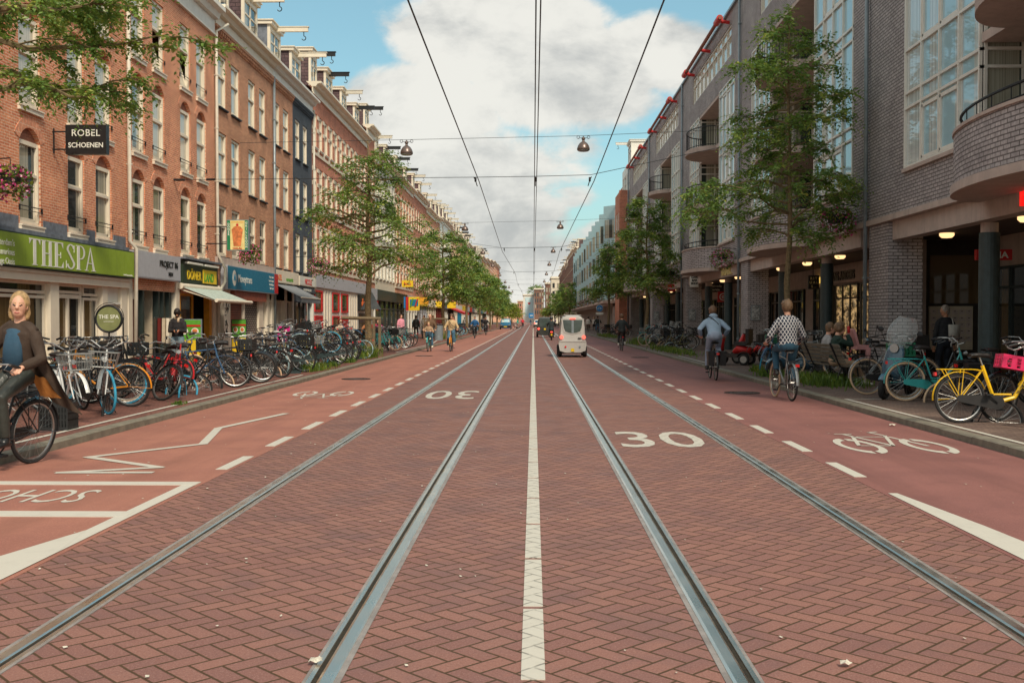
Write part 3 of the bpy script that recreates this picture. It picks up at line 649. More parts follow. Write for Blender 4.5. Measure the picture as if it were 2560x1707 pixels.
# shop 1
def bx(nm, par, mt, *a): return B(*a).build(nm, mt, par)
bx('lead_flashing', h1, m['zinc'], XL - .02, XL + .14, 16, 29.3, 3.42, 3.55)
for a, b in ((16, 17.1), (18.3, 18.8), (20, 20.9), (22.1, 23.2), (24.4, 25.65), (26.8, 27.3), (28.5, 29.35)): bx('lead_flashing', h1, m['zinc'], XL + .002, XL + .02, a, b, 3.55, 3.85)
bx('shop_lintel', h1, C_, XL - .5, XL + .12, 15.6, 29.4, 2.42, 2.68)
bx('shop_lintel', h1, C_, XL - .5, XL + .16, 15.6, 29.4, 2.60, 2.665)
for a, b in ((15.6, 15.9), (24.7, 25.15), (27.72, 28.05), (29.0, 29.42)): bx('pilaster', h1, C_, XL - .3, XL + .03, a, b, .08, 2.42)
fr(15.9, 24.7, .5, 2.1, par=h1, mull=3); fr(15.9, 24.7, 2.14, 2.42, par=h1, mull=3); bx('plinth', h1, C_, XL - .3, XL - .05, 15.9, 24.7, .08, .5)
fr(25.15, 26.7, .1, 2.16, par=h1, nm='shop_door', mull=1, t_=.1); fr(25.15, 26.7, 2.18, 2.42, par=h1)
fr(26.78, 27.7, .5, 2.1, par=h1); fr(26.78, 27.7, 2.14, 2.42, par=h1); bx('plinth', h1, C_, XL - .3, XL - .05, 26.7, 27.75, .08, .5)
bx('white_door', h1, m['white'], XL - .2, XL - .1, 28.05, 29.0, .1, 2.0); bx('white_panel', h1, m['white'], XL - .2, XL - .08, 28.05, 29.0, 2.02, 2.42); bx('door_hood', h1, m['white'], XL - .1, XL + .02, 28.1, 28.95, 1.95, 2.01)
m['lime'] = pmat('lime sign', srgb(140, 166, 50), .5, var=.08, sc=2, dirt=.35); m['signwhite'] = pmat('sign lettering white', srgb(224, 226, 216), .5, var=.04); m['dkgreen'] = pmat('dark sign edge', srgb(40, 56, 40), .5)
t = box_sign('shop_fascia', 'lime green fascia sign with large white words THE SPA', 'sign', XL + .02, XL + .24, 16, 29.4, 2.69, 3.44, m['lime'], m['dkgreen'])
LX = XL + .252
def poly(mb, x, pts): mb.quad(*[(x, y, z) for y, z in pts])
def serif_word(word, y, z, h, par, wf=.46):
    mb = MB(); x = LX; k = [0.0]
    def rect(a, b, c, d): 
        k[0] += .0002; mb.box(x - .003, x + .003 + k[0], y + a * wf * h, y + b * wf * h, z + c * h, z + d * h)
    def ser(a, b, zc, up=1): rect(a, b, zc, zc + .03 * up) if up > 0 else rect(a, b, zc - .03, zc)
    def arc(cy, cz, ry, rz, t0, t1, w0, w1):
        n = 16
        for i in range(n):
            P_ = []
            for tt, o_ in ((i, 0), (i + 1, 0), (i + 1, 1), (i, 1)):
                t_ = t0 + (t1 - t0) * tt / n; wd = w0 + (w1 - w0) * abs(cos(t_))
                P_.append((y + (cy + (ry - o_ * wd) * cos(t_)) * wf * h, z + (cz + (rz - o_ * wd * wf * .55) * sin(t_)) * h))
            mb.quad(*[(x + .004, a, b) for a, b in P_])
    for ch in word:
        if ch == 'T': rect(.36, .62, 0, 1); rect(0, .98, .955, 1); mb.quad((x + .004, y + 0, z + h), (x + .004, y + 0, z + .78 * h), (x + .004, y + .05 * wf * h, z + .8 * h), (x + .004, y + .2 * wf * h, z + .96 * h)); mb.quad((x + .004, y + .98 * wf * h, z + h), (x + .004, y + .98 * wf * h, z + .78 * h), (x + .004, y + .93 * wf * h, z + .8 * h), (x + .004, y + .78 * wf * h, z + .96 * h)); rect(.24, .74, 0, .03); ad = 1.05
        elif ch == 'H': rect(.12, .38, 0, 1); rect(.72, .98, 0, 1); rect(.38, .72, .48, .52); [rect(a, b, c, c + .03) for a, b in ((0, .5), (.6, 1.1)) for c in (0, .97)]; ad = 1.18
        elif ch == 'E': rect(.12, .38, 0, 1); rect(0, .9, .96, 1); rect(0, .92, 0, .04); rect(.38, .66, .48, .52); mb.quad((x + .004, y + .9 * wf * h, z + h), (x + .004, y + .9 * wf * h, z + .76 * h), (x + .004, y + .7 * wf * h, z + .96 * h)); mb.quad((x + .004, y + .94 * wf * h, z), (x + .004, y + .94 * wf * h, z + .26 * h), (x + .004, y + .7 * wf * h, z + .04 * h)); rect(.64, .68, .38, .62); ad = 1.02
        elif ch == 'P': rect(.12, .38, 0, 1); rect(0, .5, 0, .03); rect(0, .55, .97, 1); rect(.38, .55, .44, .475); arc(.5, .72, .46, .28, -pi / 2, pi / 2, .08, .2); ad = 1.0
        elif ch == 'A':
            for q in (((.0, 0), (.14, 0), (.56, .86), (.5, 1)), ((.5, 1), (.56, 1), (1.06, 0), (.78, 0))): mb.quad(*[(x + .004, y + a * wf * h, z + b * h) for a, b in q])
            rect(.24, .72, .3, .335); rect(-.06, .3, 0, .03); rect(.66, 1.16, 0, .03); ad = 1.2
        elif ch == 'S':
            arc(.46, .76, .42, .25, pi * .1, pi * 1.0, .10, .2); arc(.46, .25, .44, .26, -pi * .92, 0, .1, .2)
            for q in (((.04, .76), (.26, .76), (.9, .25), (.68, .25)),): mb.quad(*[(x + .004, y + a * wf * h, z + b * h) for a, b in q])
            rect(.80, .84, .68, .97); rect(.0, .04, .03, .32); ad = 1.02
        elif ch == ' ': ad = .18
        y += ad * wf * h
    return mb.build('lettering', m['signwhite'], par)
serif_word('THE SPA', 23.2, 2.76, .6, t, .9)
for i, s_ in enumerate(("Amsterdam's", 'most luxurious', 'massage Oasis')): text(s_, .2, m['signwhite'], t, (LX, 22.55, 3.12 - .2 * i), '+x', .003, 0, .9, 'RIGHT')
text('www.thespa.amsterdam', .075, m['signwhite'], t, (LX, 29.25, 2.74), '+x', .003, 0, .9, 'RIGHT')
# round free-standing sign
m['olive'] = pmat('olive board', srgb(124, 130, 84), .6)
rs = T('round_sign', 'round olive board reading THE SPA in a black hoop on a stand', 'sign', (-9.75, 23.9, .1))
mb = MB(); mb.ring((-9.75, 23.9, 1.55), .3, .03, 'y', 36, 8); mb.ring((-9.75, 23.9, 1.57), .345, .008, 'y', 36, 5, -.2, pi + .2); mb.tube([(-9.75, 23.9, 1.23), (-9.75, 23.9, 1.12)], .02)
for dx in (-.33, .33): mb.tube([(-9.75 + dx, 23.9, .1), (-9.75 + dx, 23.9, 1.58)], .016)
mb.tube([(-10.08, 23.9, 1.12), (-9.42, 23.9, 1.12)], .016); mb.box(-10.1, -9.4, 23.7, 24.1, .1, .13); mb.build('stand', m['iron'], rs)
MB().tube([(-9.75, 23.885, 1.55), (-9.75, 23.915, 1.55)], .285, 32).build('sign_face', m['olive'], rs)
text('THE SPA', .125, m['signwhite'], rs, (-9.75, 23.883, 1.555), '-y', .001, .002, 1, 'CENTER'); text('AMSTERDAM', .035, m['signwhite'], rs, (-9.75, 23.883, 1.475), '-y', .001, 0, 1.2, 'CENTER')
MB().box(-10.02, -9.48, 23.88, 23.92, .2, 1.05).build('menu_board', m['dkint'], rs)
# hanging black sign
rb = T('hanging_sign', 'black box sign with white words ROBEL SCHOENEN sticking out from the brick wall', 'sign', (XL, 24.9, 5.6))
MB().box(XL + .35, XL + 1.33, 24.85, 25.03, 5.47, 6.17).build('sign_box', m['black'], rb)
text('ROBEL', .225, m['signwhite'], rb, (XL + .84, 24.845, 5.9), '-y', .002, .001, 1.0, 'CENTER', space=1.06); text('SCHOENEN', .165, m['signwhite'], rb, (XL + .84, 24.845, 5.63), '-y', .002, .003, .96, 'CENTER', space=1.02)
mb = MB(); [mb.tube([(XL, 24.94, z), (XL + .36, 24.94, z)], .018) for z in (5.6, 6.02)]; mb.tube([(XL + .03, 24.94, 5.5), (XL + .03, 24.94, 6.1)], .02); mb.build('bracket', m['iron'], rb)
# shop 2: grey fascia, black letters
m['ltgrey'] = pmat('light grey sign', srgb(176, 178, 184), .5, var=.05)
t = box_sign('shop_fascia', 'pale grey fascia sign with black letters PROJECT 86 MEN', 'sign', XL + .02, XL + .2, 29.6, 33.4, 2.74, 3.52, m['ltgrey'], m['ltgrey'])
text('PROJECT 86', .27, m['black'], t, (XL + .215, 32.3, 3.14), '+x', .01, .003, 1.15, 'CENTER'); text('MEN', .17, m['black'], t, (XL + .215, 32.45, 2.88), '+x', .01, .001, 1.15, 'CENTER')
for a, b in ((29.47, 29.75), (33.42, 33.75), (37.3, 37.64)): bx('pilaster', h2, C_, XL - .3, XL + .05, a, b, .08, 2.72)
bx('shop_lintel', h2, m['darkframe'], XL - .4, XL - .02, 29.75, 33.42, 2.62, 2.9)
m['maroon'] = pmat('maroon door', srgb(104, 34, 30), .4); bx('house_door', h2, m['maroon'], XL - .2, XL - .1, 29.76, 30.25, .1, 2.1); bx('door_surround', h2, C_, XL - .2, XL - .08, 29.76, 30.25, 2.12, 2.6)
for a in (30.27, 30.7, 32.0, 32.4, 32.95): bx('door_post', h2, m['darkframe'], XL - .2, XL - .02, a, a + .13, .1, 2.62)
fr(32.55, 33.4, .3, 2.6, par=h2, fm=m['darkframe'])
m['beige'] = pmat('beige inner wall', srgb(188, 174, 150), .8); bx('shop_interior', h2, m['beige'], XL - 1.6, XL - 1.5, 30, 33.4, .1, 2.7); bx('shop_interior_side', h2, m['beige'], XL - 1.5, XL - .2, 31.95, 32.0, .1, 2.7)
bx('lead_flashing', h2, m['zinc'], XL, XL + .3, 33.6, 37.6, 3.5, 3.56)
# shop 3: kebab shop
t = box_sign('shop_fascia', 'dark green fascia sign with yellow letters DONER and a yellow LAND block', 'sign', XL + .02, XL + .16, 33.75, 37.5, 2.72, 3.46, m['dkgreen'], m['dkgreen'])
m['yellow'] = pmat('yellow paint', srgb(232, 196, 44), .45, var=.05); m['grassgreen'] = pmat('leaf green print', srgb(90, 160, 50), .5, var=.1); m['amber'] = pmat('amber paint', srgb(222, 158, 40), .5)
text('DÖNER', .42, m['yellow'], t, (XL + .18, 34.1, 2.86), '+x', .01, .006, 1.0, 'LEFT'); bx('yellow_block', t, m['yellow'], XL + .168, XL + .19, 35.75, 37.25, 2.78, 3.24); text('LAND', .40, m['grassgreen'], t, (XL + .195, 35.84, 2.85), '+x', .005, .012, 1.0, 'LEFT')
for a in (33.9, 35.7): bx('strip_light', t, m['white'], XL + .17, XL + .3, a, a + 1.5, 3.36, 3.42)
m['awn1'] = pmat('pale green awning cloth', srgb(176, 190, 182), .7, var=.1); m['awn2'] = pmat('grey awning cloth', srgb(128, 132, 136), .8, var=.08)
aw = T('awning', 'pale striped awning over the kebab shop counter', 'awning', (XL, 33.7, 2.6))
mb = MB(); mb.prism([(XL + .1, 2.62), (XL + 1.25, 2.17), (XL + 1.25, 2.155), (XL + .1, 2.60)], 'y', 33.75, 37.85)
for i in range(14): mb.prism([(XL + .1, 2.627), (XL + 1.25, 2.177), (XL + 1.25, 2.172), (XL + .1, 2.62)], 'y', 33.85 + .29 * i, 33.92 + .29 * i) if i % 2 else None
mb.build('cloth', m['awn1'], aw); mb = MB(); mb.tube([(XL + 1.26, 33.7, 2.15), (XL + 1.26, 37.9, 2.15)], .06, 8); mb.tube([(XL + .12, 33.6, 2.62), (XL + .12, 37.95, 2.62)], .1, 10); mb.tube([(XL + .1, 33.8, 2.5), (XL + 1.24, 33.8, 2.14)], .02); mb.tube([(XL + .1, 37.8, 2.5), (XL + 1.24, 37.8, 2.14)], .02); mb.build('awning_bar', C_, aw)
for a, b in ((33.76, 33.98), (37.0, 37.28)): bx('door_post', h2, m['amber'], XL - .2, XL, a, b, .1, 2.6)
fr(34.0, 35.55, .95, 2.4, par=h2, fm=m['amber']); bx('shop_counter', h2, m['yellow'], XL - .3, XL - .02, 34.0, 35.55, .1, .93); bx('shop_interior', h2, m['dkint'], XL - 1.2, XL - 1.1, 33.8, 37.3, .1, 2.7)
# projecting kebab sign
m['signgreen'] = pmat('sign green', srgb(30, 122, 76), .5); m['signcream'] = pmat('sign cream', srgb(226, 208, 140), .5); m['meat'] = pmat('printed grilled meat', srgb(206, 122, 70), .5, var=.3, sc=9)
ks = T('hanging_sign', 'lit box sign picturing a tall kebab cone between green strips reading GRILLROOM', 'sign', (XL, 37.3, 4))
MB().box(XL + .75, XL + 1.52, 36.6, 36.8, 3.95, 5.03).build('sign_box', m['pipeg'], ks); y = 36.598
x0 = XL + .75
MB().box(x0 + .13, x0 + .64, y - .004, y, 3.98, 5.0).build('sign_face', m['signcream'], ks); mb = MB().box(x0 + .02, x0 + .13, y - .005, y, 3.98, 5.0); mb.box(x0 + .64, x0 + .75, y - .005, y, 3.98, 5.0); mb.build('green_strip', m['signgreen'], ks)
pr = [(x0 + .25, 4.1), (x0 + .5, 4.1), (x0 + .56, 4.55), (x0 + .58, 4.68), (x0 + .5, 4.78), (x0 + .38, 4.82), (x0 + .26, 4.78), (x0 + .18, 4.68), (x0 + .2, 4.55)]
MB().prism(pr, 'y', y - .012, y - .003).build('kebab_picture', m['meat'], ks); m['red'] = pmat('red paint', srgb(196, 40, 40), .45, var=.06)
MB().ell((x0 + .38, y - .01, 4.85), (.045, .01, .045)).build('tomato_picture', m['red'], ks)
for i, ch in enumerate('GRILLROOM'): text(ch, .105, m['signwhite'], ks, (x0 + .695, y - .008, 4.88 - .105 * i), '-y', .001, .003, 1, 'CENTER')
for i, ch in enumerate('DONER'): text(ch, .1, m['signwhite'], ks, (x0 + .075, y - .008, 4.84 - .09 * i), '-y', .001, .003, 1, 'CENTER')
text('DONERLAND', .07, m['amber'], ks, (x0 + .385, y - .008, 4.92), '-y', .001, .001, 1, 'CENTER'); text('HALAL', .09, m['red'], ks, (x0 + .385, y - .014, 4.0), '-y', .001, .003, 1.2, 'CENTER')
MB().tube([(XL, 36.7, 4.2), (XL + .76, 36.7, 4.2)], .02).tube([(XL, 36.7, 4.8), (XL + .76, 36.7, 4.8)], .02).build('bracket', m['iron'], ks)
# shop 4: blue money sign
m['blue'] = pmat('petrol blue sign', srgb(24, 118, 152), .45, var=.05)
t = box_sign('shop_fascia', 'long petrol blue fascia sign reading Moneytrans with a red end', 'sign', XL + .02, XL + .28, 38.3, 45.9, 2.64, 3.54, m['blue'], m['ltgrey'])
MB().ell((XL + .29, 39.15, 3.09), (.006, .27, .3), 20, 10).build('emblem', m['signwhite'], t); mb = MB(); mb.tube([(XL + .3, 39.02, 3.0), (XL + .3, 39.08, 3.22), (XL + .3, 39.15, 3.0), (XL + .3, 39.22, 3.22), (XL + .3, 39.28, 3.0)], .018, 4); mb.build('emblem_mark', m['blue'], t)
text('Moneytrans', .42, m['signwhite'], t, (XL + .29, 39.62, 2.96), '+x', .003, .004, 1.0); 
for i, s_ in enumerate(('Money Transfer', 'Transfert d’argent', 'Envio de dinero', 'Geld Transfer')): text(s_, .13, m['signwhite'], t, (XL + .29, 45.1, 3.3 - .16 * i), '+x', .002, 0, .9, 'RIGHT')
bx('red_end', t, m['red'], XL + .29, XL + .295, 45.25, 45.87, 2.67, 3.51)
m['rust'] = pmat('red brown shutter box', srgb(140, 76, 56), .6, var=.2, dirt=.3); m['shut'] = brickmat('roller shutter slats', srgb(132, 72, 50), srgb(124, 66, 48), srgb(70, 40, 30), 40, .09, .02, 'yz', .5); m['shut2'] = brickmat('grille shutter slats', srgb(176, 168, 154), srgb(170, 160, 148), srgb(52, 46, 44), .3, .09, .03, 'yz', .5)
bx('shutter_box', h3, m['rust'], XL - .1, XL + .2, 39.5, 44.2, 2.28, 2.62); bx('roller_shutter', h3, m['shut'], XL - .12, XL - .05, 39.5, 41.3, .9, 2.28); bx('roller_shutter', h3, m['shut2'], XL - .12, XL - .05, 41.45, 43.6, .9, 2.28)
bx('shop_parapet', h3, C_, XL - .12, XL + .03, 38.9, 44.0, .08, .95)
for a, b in ((37.67, 38.1), (38.6, 39.45), (41.3, 41.45), (43.62, 44.3), (45.0, 45.35), (45.8, 46.09)): bx('pilaster', h3, C_, XL - .3, XL + .04, a, b, .08, 2.66)
fr(44.3, 45.0, .1, 2.3, par=h3, nm='house_door', fm=m['pipe']); bx('stone_band', h3, m['concrete'], XL, XL + .1, 37.7, 46.05, 3.56, 3.82); bx('shop_interior', h3, m['dkint'], XL - .5, XL - .4, 37.8, 46, .08, 2.6); bx('shop_lintel', h3, C_, XL - .3, XL, 37.7, 46.05, 2.3, 2.64)
gr = random.Random(5); mb = MB()
for i in range(16):
    yy, zz = 38.75 + gr.random() * .5, .9 + gr.random() * 1.2; mb.tube([(XL + .05, yy, zz), (XL + .05, yy + gr.uniform(-.15, .2), zz + gr.uniform(-.1, .15)), (XL + .05, yy + gr.uniform(-.1, .2), zz + gr.uniform(-.2, .2))], .012, 4)
mb.build('graffiti', m['black'], h3)
# shop 5: greengrocer
t = box_sign('shop_fascia', 'cream fascia sign with orange and green letters over the grey awning', 'sign', XL + .02, XL + .14, 46.15, 50.6, 3.18, 3.76, C_, C_)
m['orange'] = pmat('orange print', srgb(224, 106, 40), .5); text('HAZEL', .34, m['orange'], t, (XL + .15, 46.25, 3.3), '+x', .003, .012, .9); text('versmarkt', .26, m['grassgreen'], t, (XL + .15, 48.0, 3.3), '+x', .003, .012, 1.3)
aw = T('awning', 'plain grey awning with a hanging valance over the greengrocer', 'awning', (XL, 46.2, 3.1)); mb = MB().prism([(XL + .02, 3.16), (XL + 1.27, 2.52), (XL + 1.27, 2.5), (XL + .02, 3.13)], 'y', 46.2, 50.2)
k = 28
for i in range(k): mb.box(XL + 1.25, XL + 1.265, 46.2 + 4 * i / k, 46.2 + 4 * (i + .93) / k, 2.28 + .02 * (i % 2), 2.5)
mb.build('cloth', m['awn2'], aw); MB().tube([(XL + 1.26, 46.15, 2.51), (XL + 1.26, 50.25, 2.51)], .03).build('awning_bar', C_, aw)
for a, b in ((46.1, 46.35), (48.2, 48.6), (49.7, 50.04)): bx('pilaster', h4, C_, XL - .3, XL + .04, a, b, .08, 3.2)
fr(46.35, 48.2, .6, 2.6, par=h4, gm=m['g_cur']); fr(48.6, 49.7, .1, 2.4, par=h4, nm='shop_door'); bx('shop_lintel', h4, C_, XL - .3, XL, 46.12, 50.04, 2.4, 3.2)
# shop 6
t = box_sign('shop_fascia', 'white fascia sign with red letters NICOLE', 'sign', XL + .02, XL + .14, 50.8, 54.7, 3.2, 3.68, m['signwhite'], C_)
text('NICOLE', .40, m['red'], t, (XL + .15, 52.75, 3.28), '+x', .004, .014, 1.15, 'CENTER')
t = box_sign('shop_fascia', 'dark blue fascia strip with small white letters below the red lettered sign', 'sign', XL + .02, XL + .1, 50.8, 54.7, 2.86, 3.17, m['b_blue'], m['black']); text('JUWELIER HORLOGER', .17, m['signwhite'], t, (XL + .115, 52.7, 2.95), '+x', .002, .002, 1.1, 'CENTER')
fr(50.9, 53.0, .5, 2.8, par=h5, fm=m['black'], mull=1); fr(53.1, 54.3, .1, 2.8, par=h5, fm=m['pipeg'], nm='shop_door'); bx('shop_lintel', h5, m['b_blue'], XL - .3, XL, 50.1, 54.38, 2.8, 3.2); bx('plinth', h5, m['black'], XL - .2, XL - .05, 50.1, 53.1, .08, .5)
# downpipes
pipe(XL, 1, 29.5, 3.4, 11.9, m['pipe'], 'cream downpipe between the green fascia house and its neighbour', kinks=[(XL + .1, 29.45, 11.9), (XL + .1, 29.45, 3.75), (XL + .22, 29.6, 3.55), (XL + .22, 29.5, .2)])
pipe(XL, 1, 37.7, .2, 12.2, m['pipe'], 'cream downpipe on the brick wall right of the kebab sign', kinks=[(XL + .35, 38.3, 12.3), (XL + .1, 37.7, 11.9), (XL + .1, 37.7, 3.9), (XL + .3, 37.95, 3.4), (XL + .3, 37.9, 2.9), (XL + .1, 37.75, 2.5), (XL + .1, 37.75, .1)])
pipe(XL, 1, 46.1, .2, 12.2, m['pipeg'], 'grey downpipe on the tan brick wall above the end of the blue sign'); pipe(XL, 1, 54.45, 3, 12.4, m['pipe'], 'cream downpipe on the far edge of the slate blue house')
for y_ in (29.45, 33.58, 37.66, 46.1, 50.05, 54.42): bx('party_wall', h3, m['dkint'], XL - .32, XL - 1.75, y_ - .05, y_ + .05, .1, 2.75)
# --- banded houses further on
def banded(y0, y1, z1, wm, label, n, ng, bandm, wd=1.0, beams=(), pal=None, fmt=None, dormm=None, X=XL, s=1, gap=0, arch=(0,), fl=None, cm=None, bands=True, gf=3.9):
    L = y1 - y0; cols = []; k = n; pitch = L / k
    for i in range(k):
        c = y0 + pitch * (i + .5); cols.append((c - wd / 2, c + wd / 2))
    rows = fl or [(4.6, 6.6), (7.65, 9.6), (10.6, 12.4)]
    t = house(label, 'house', X, s, y0, y1, z1, wm, cols, rows, 'old row houses on the left' if s > 0 else 'row houses on the right', z0=gf - .4, archrows=arch, fm=fmt, sill=.09)
    if bands:
        mb = MB()
        for za, zb in rows:
            for zz in (zb - .25, (za + zb) / 2 - .05, za - .25):
                for c0, c1 in zip([(y0 - .2, y0)] + cols, cols + [(y1, y1 + .2)]):
                    a, b = max(c0[1], y0), min(c1[0], y1)
                    if b > a: mb.box(X + s * .001, X + s * .035, a + .001, b - .001, zz, zz + .2)
            mb.box(X + s * .001, X + s * .06, y0, y1, za - .42, za - .27)
        mb.build('stone_bands', bandm, t)
    cornice(t, X, s, y0, y1, z1, z1 + .6, cm or m['cream'], .5)
    for (a, b, h_) in beams: dormer(t, X, s, a, b, z1 + .6, z1 + .6 + h_, dormm or m['slate'], m['cream'], 1.15, m['iron'] if int(a) % 2 else m['pipe'])
    return t
banded(54.45, 63.4, 13.3, m['b_red'], 'red brick house with white stone bands behind the first street tree', 6, 3, m['stone'], 1.0, [(55.4, 57.0, 2.0), (59.4, 61.4, 1.9)])
banded(63.42, 72.3, 13.3, m['b_red'], 'second red brick house with white stone bands, right of its twin', 6, 3, m['stone'], 1.0, [(64.3, 66.0, 1.9), (69.0, 70.8, 1.9)])
# red framed shop under the banded houses
rsf = T('shop', 'white shop front with bright red window frames and doors', 'shop', (XL, 54.5, 0))
bx('fascia', rsf, m['ltgrey'], XL - .1, XL + .14, 54.5, 72.2, 3.25, 3.95); bx('wall', rsf, m['white'], XL - .3, XL + .02, 54.5, 72.2, .08, 3.25)
for a, b in ((54.7, 56.8), (59.6, 61.7), (62.4, 64.6), (69.2, 71.6)):
    for c, d in ((.15, 1.75), (1.95, 3.1)):
        if a > 69: continue
        mb = MB(); x = XL + .03; tt = .1
        mb.box(x, x + .05, a, a + tt, c, d); mb.box(x, x + .05, b - tt * 3, b, c, d); mb.box(x, x + .05, a + tt, b - tt * 3, d - tt, d); mb.box(x, x + .05, a + tt, b - tt * 3, c, c + tt)
        if c < 1 and a in (54.7, 62.4): mb.box(x, x + .03, a + tt, b - tt * 3, c + tt, d - tt)
        o = mb.build('red_frame', m['red'], rsf)
        if not (c < 1 and a in (54.7, 62.4)): g = B(x - .005, x + .012, a + tt, b - tt * 3, c + tt, d - tt).build('pane', G, None, wloc(rsf)); g.parent = o; g.location = (0, 0, 0)
for a in (57.3, 58.1, 58.9, 65.3, 66.1, 66.9, 67.7): bx('panel', rsf, C_, XL + .02, XL + .06, a, a + .3, .15, 3.15)
bx('black_sign', rsf, m['black'], XL + .03, XL + .2, 68.3, 71.0, 2.1, 3.15); text('d.o', .8, m['orange'], rsf, (XL + .21, 68.9, 2.35), '+x', .02, .03, 1.2)
bx('shop_window', rsf, G, XL + .02, XL + .05, 68.6, 71.5, .3, 1.95)
banded(72.32, 76.0, 14.4, m['b_red'], 'narrow red brick gabled house with white bands standing a little taller', 2, 2, m['stone'], .95, [(73.2, 75, 1.6)])
banded(76.02, 87.0, 13.0, m['cream'], 'pale plastered house with tall white windows left of the yellow signs', 6, 2, m['stone'], 1.3, [(78, 79.6, 1.8), (83, 84.6, 1.8)], bands=False, arch=(), fmt=m['white'])
yy = 87.02; i = 0
pal = [('b_orange', 'stone'), ('b_red', 'stone'), ('b_orange', 'cream'), ('b_tan', 'stone'), ('b_red', 'cream')]
names_ = ['orange brick house with white banding behind the yellow projecting sign', 'red brick house with tall white windows, second beyond the yellow sign', 'orange brick house with cream banding behind the second street tree', 'tan brick house with white bands beyond the second street tree',
          'plain white plastered house narrow between two brick ones on the left', 'red brick house with cream bands right after the white plastered one', 'orange brick house at the middle of the left row, beyond the white one', 'tan brick house in the left row above the third street tree', 'red brick house in the left row above the fourth street tree', 'orange brick house at the end of the first left block', 
          'brown brick house just past the first side street on the left', 'tall cream house past the first side street on the left', 'orange brick house deep in the left row under the small lamps', 'red brick house deep in the left row with pale bands', 'tan brick house far down the left row', 'orange brick house far down the left row', 'red brick corner house at the very end of the left row']
wid = [13, 12.5, 12, 4.5, 5.4, 12, 12, 11, 12.5, 13, 16, 18, 22, 24, 24, 26, 28]; hts = [13.1, 13.4, 13.0, 13.2, 13.6, 13.8, 13.6, 13.9, 13.6, 14.3, 12.5, 14.5, 15.2, 16, 17, 18, 18.5]
for i, (w_, h_, nm) in enumerate(zip(wid, hts, names_)):
    wm, bm = pal[i % 5]; n = max(2, int(w_ / 1.95)) if yy < 175 else max(4, int(w_ / 2.6))
    bl = [(yy + w_ * (j + .35) / max(1, int(w_ / 5.5)), yy + w_ * (j + .35) / max(1, int(w_ / 5.5)) + 1.7, 1.8) for j in range(max(1, int(w_ / 5.5)))] if yy < 235 else []
    flr = [(4.6 + k * (h_ - 4.6) / 3, 4.6 + k * (h_ - 4.6) / 3 + (h_ - 4.6) / 3 - .95) for k in range(3)] if h_ < 15 else [(4.6 + k * (h_ - 4.6) / 4, 4.6 + k * (h_ - 4.6) / 4 + (h_ - 4.6) / 4 - .95) for k in range(4)]
    wh = 'white plastered' in nm or 'cream house' in nm
    banded(yy, yy + w_ - .02, h_, m['white'] if wh else m['b_dark'] if 'brown' in nm else m[wm], nm, n, 2, m[bm], 1.05, bl, bands=(i % 5 != 1) and not wh, arch=(0, 2) if i % 3 == 0 else (0,) if yy < 150 else (), fl=flr)
    yy += w_ + (5 if i == 9 else 0)
# run of shop fronts below them
rr = random.Random(11); y = 72.4; k = 0
sc_ = [('white', 'ltgrey', 'white shop front under the narrow gabled house'), ('darkframe', 'darkframe', 'dark grey shop front below the pale plastered house'), ('black', 'black', 'black shop front with yellow letters'), ('white', 'ltgrey', 'white shop front behind the standing litter bin'), ('ltgrey', 'yellow', 'shop front with a bright yellow fascia'),
       ('cream', 'cream', 'cream shop front behind the second street tree'), ('maroon', 'yellow', 'dark red shop front with a yellow fascia'), ('white', 'zinc', 'white shop front with a grey fascia'), ('darkframe', 'cream', 'dark framed shop front with a cream fascia'), ('cream', 'white', 'cream shop front behind the third street tree'), ('blue', 'white', 'blue framed shop front'), ('white', 'yellow', 'white shop front with a yellow fascia'), ('ltgrey', 'ltgrey', 'grey shop front by the fourth street tree'), ('darkframe', 'red', 'dark shop front with a red fascia'), ('cream', 'zinc', 'cream shop front near the corner'), ('white', 'cream', 'far white shop front'), ('cream', 'blue', 'far shop front with a blue fascia'), ('black', 'ltgrey', 'far black shop front'), ('white', 'red', 'far white shop front with a red fascia'), ('cream', 'cream', 'farthest cream shop front')]
for a, b, lab in sc_:
    w_ = 3.6 if k == 0 else 10.5 if k == 1 else 7.8 if k == 2 else rr.uniform(7, 11) * (1 if y < 200 else 1.9)
    t = T('shop', lab + ', in the left row', 'shop', (XL, y, 0), 'shop fronts in the left row')
    bx('fascia', t, m[b], XL - .1, XL + .18, y, y + w_, 2.95, 3.75)
    mb = MB(); npn = max(2, int(w_ / 2.2)); pw = w_ / npn
    for j in range(npn + 1): yy_ = min(y + j * pw, y + w_ - .2); mb.box(XL - .2, XL + .03, yy_, yy_ + .2, .08, 2.95)
    mb.box(XL - .2, XL, y, y + w_, .08, .4); mb.box(XL - .2, XL, y, y + w_, 2.3, 2.4); mb.build('frame', m[a], t)
    bx('shop_window', t, G, XL - .12, XL - .06, y, y + w_, .4, 2.95)
    y += w_; k += 1
text('MODE', .3, m['yellow'], None, (XL + .07, 88.2, 2.5), '+x', .01, .01, 1); o = bpy.context.scene.objects[-1]; bpy.data.objects.remove(o)
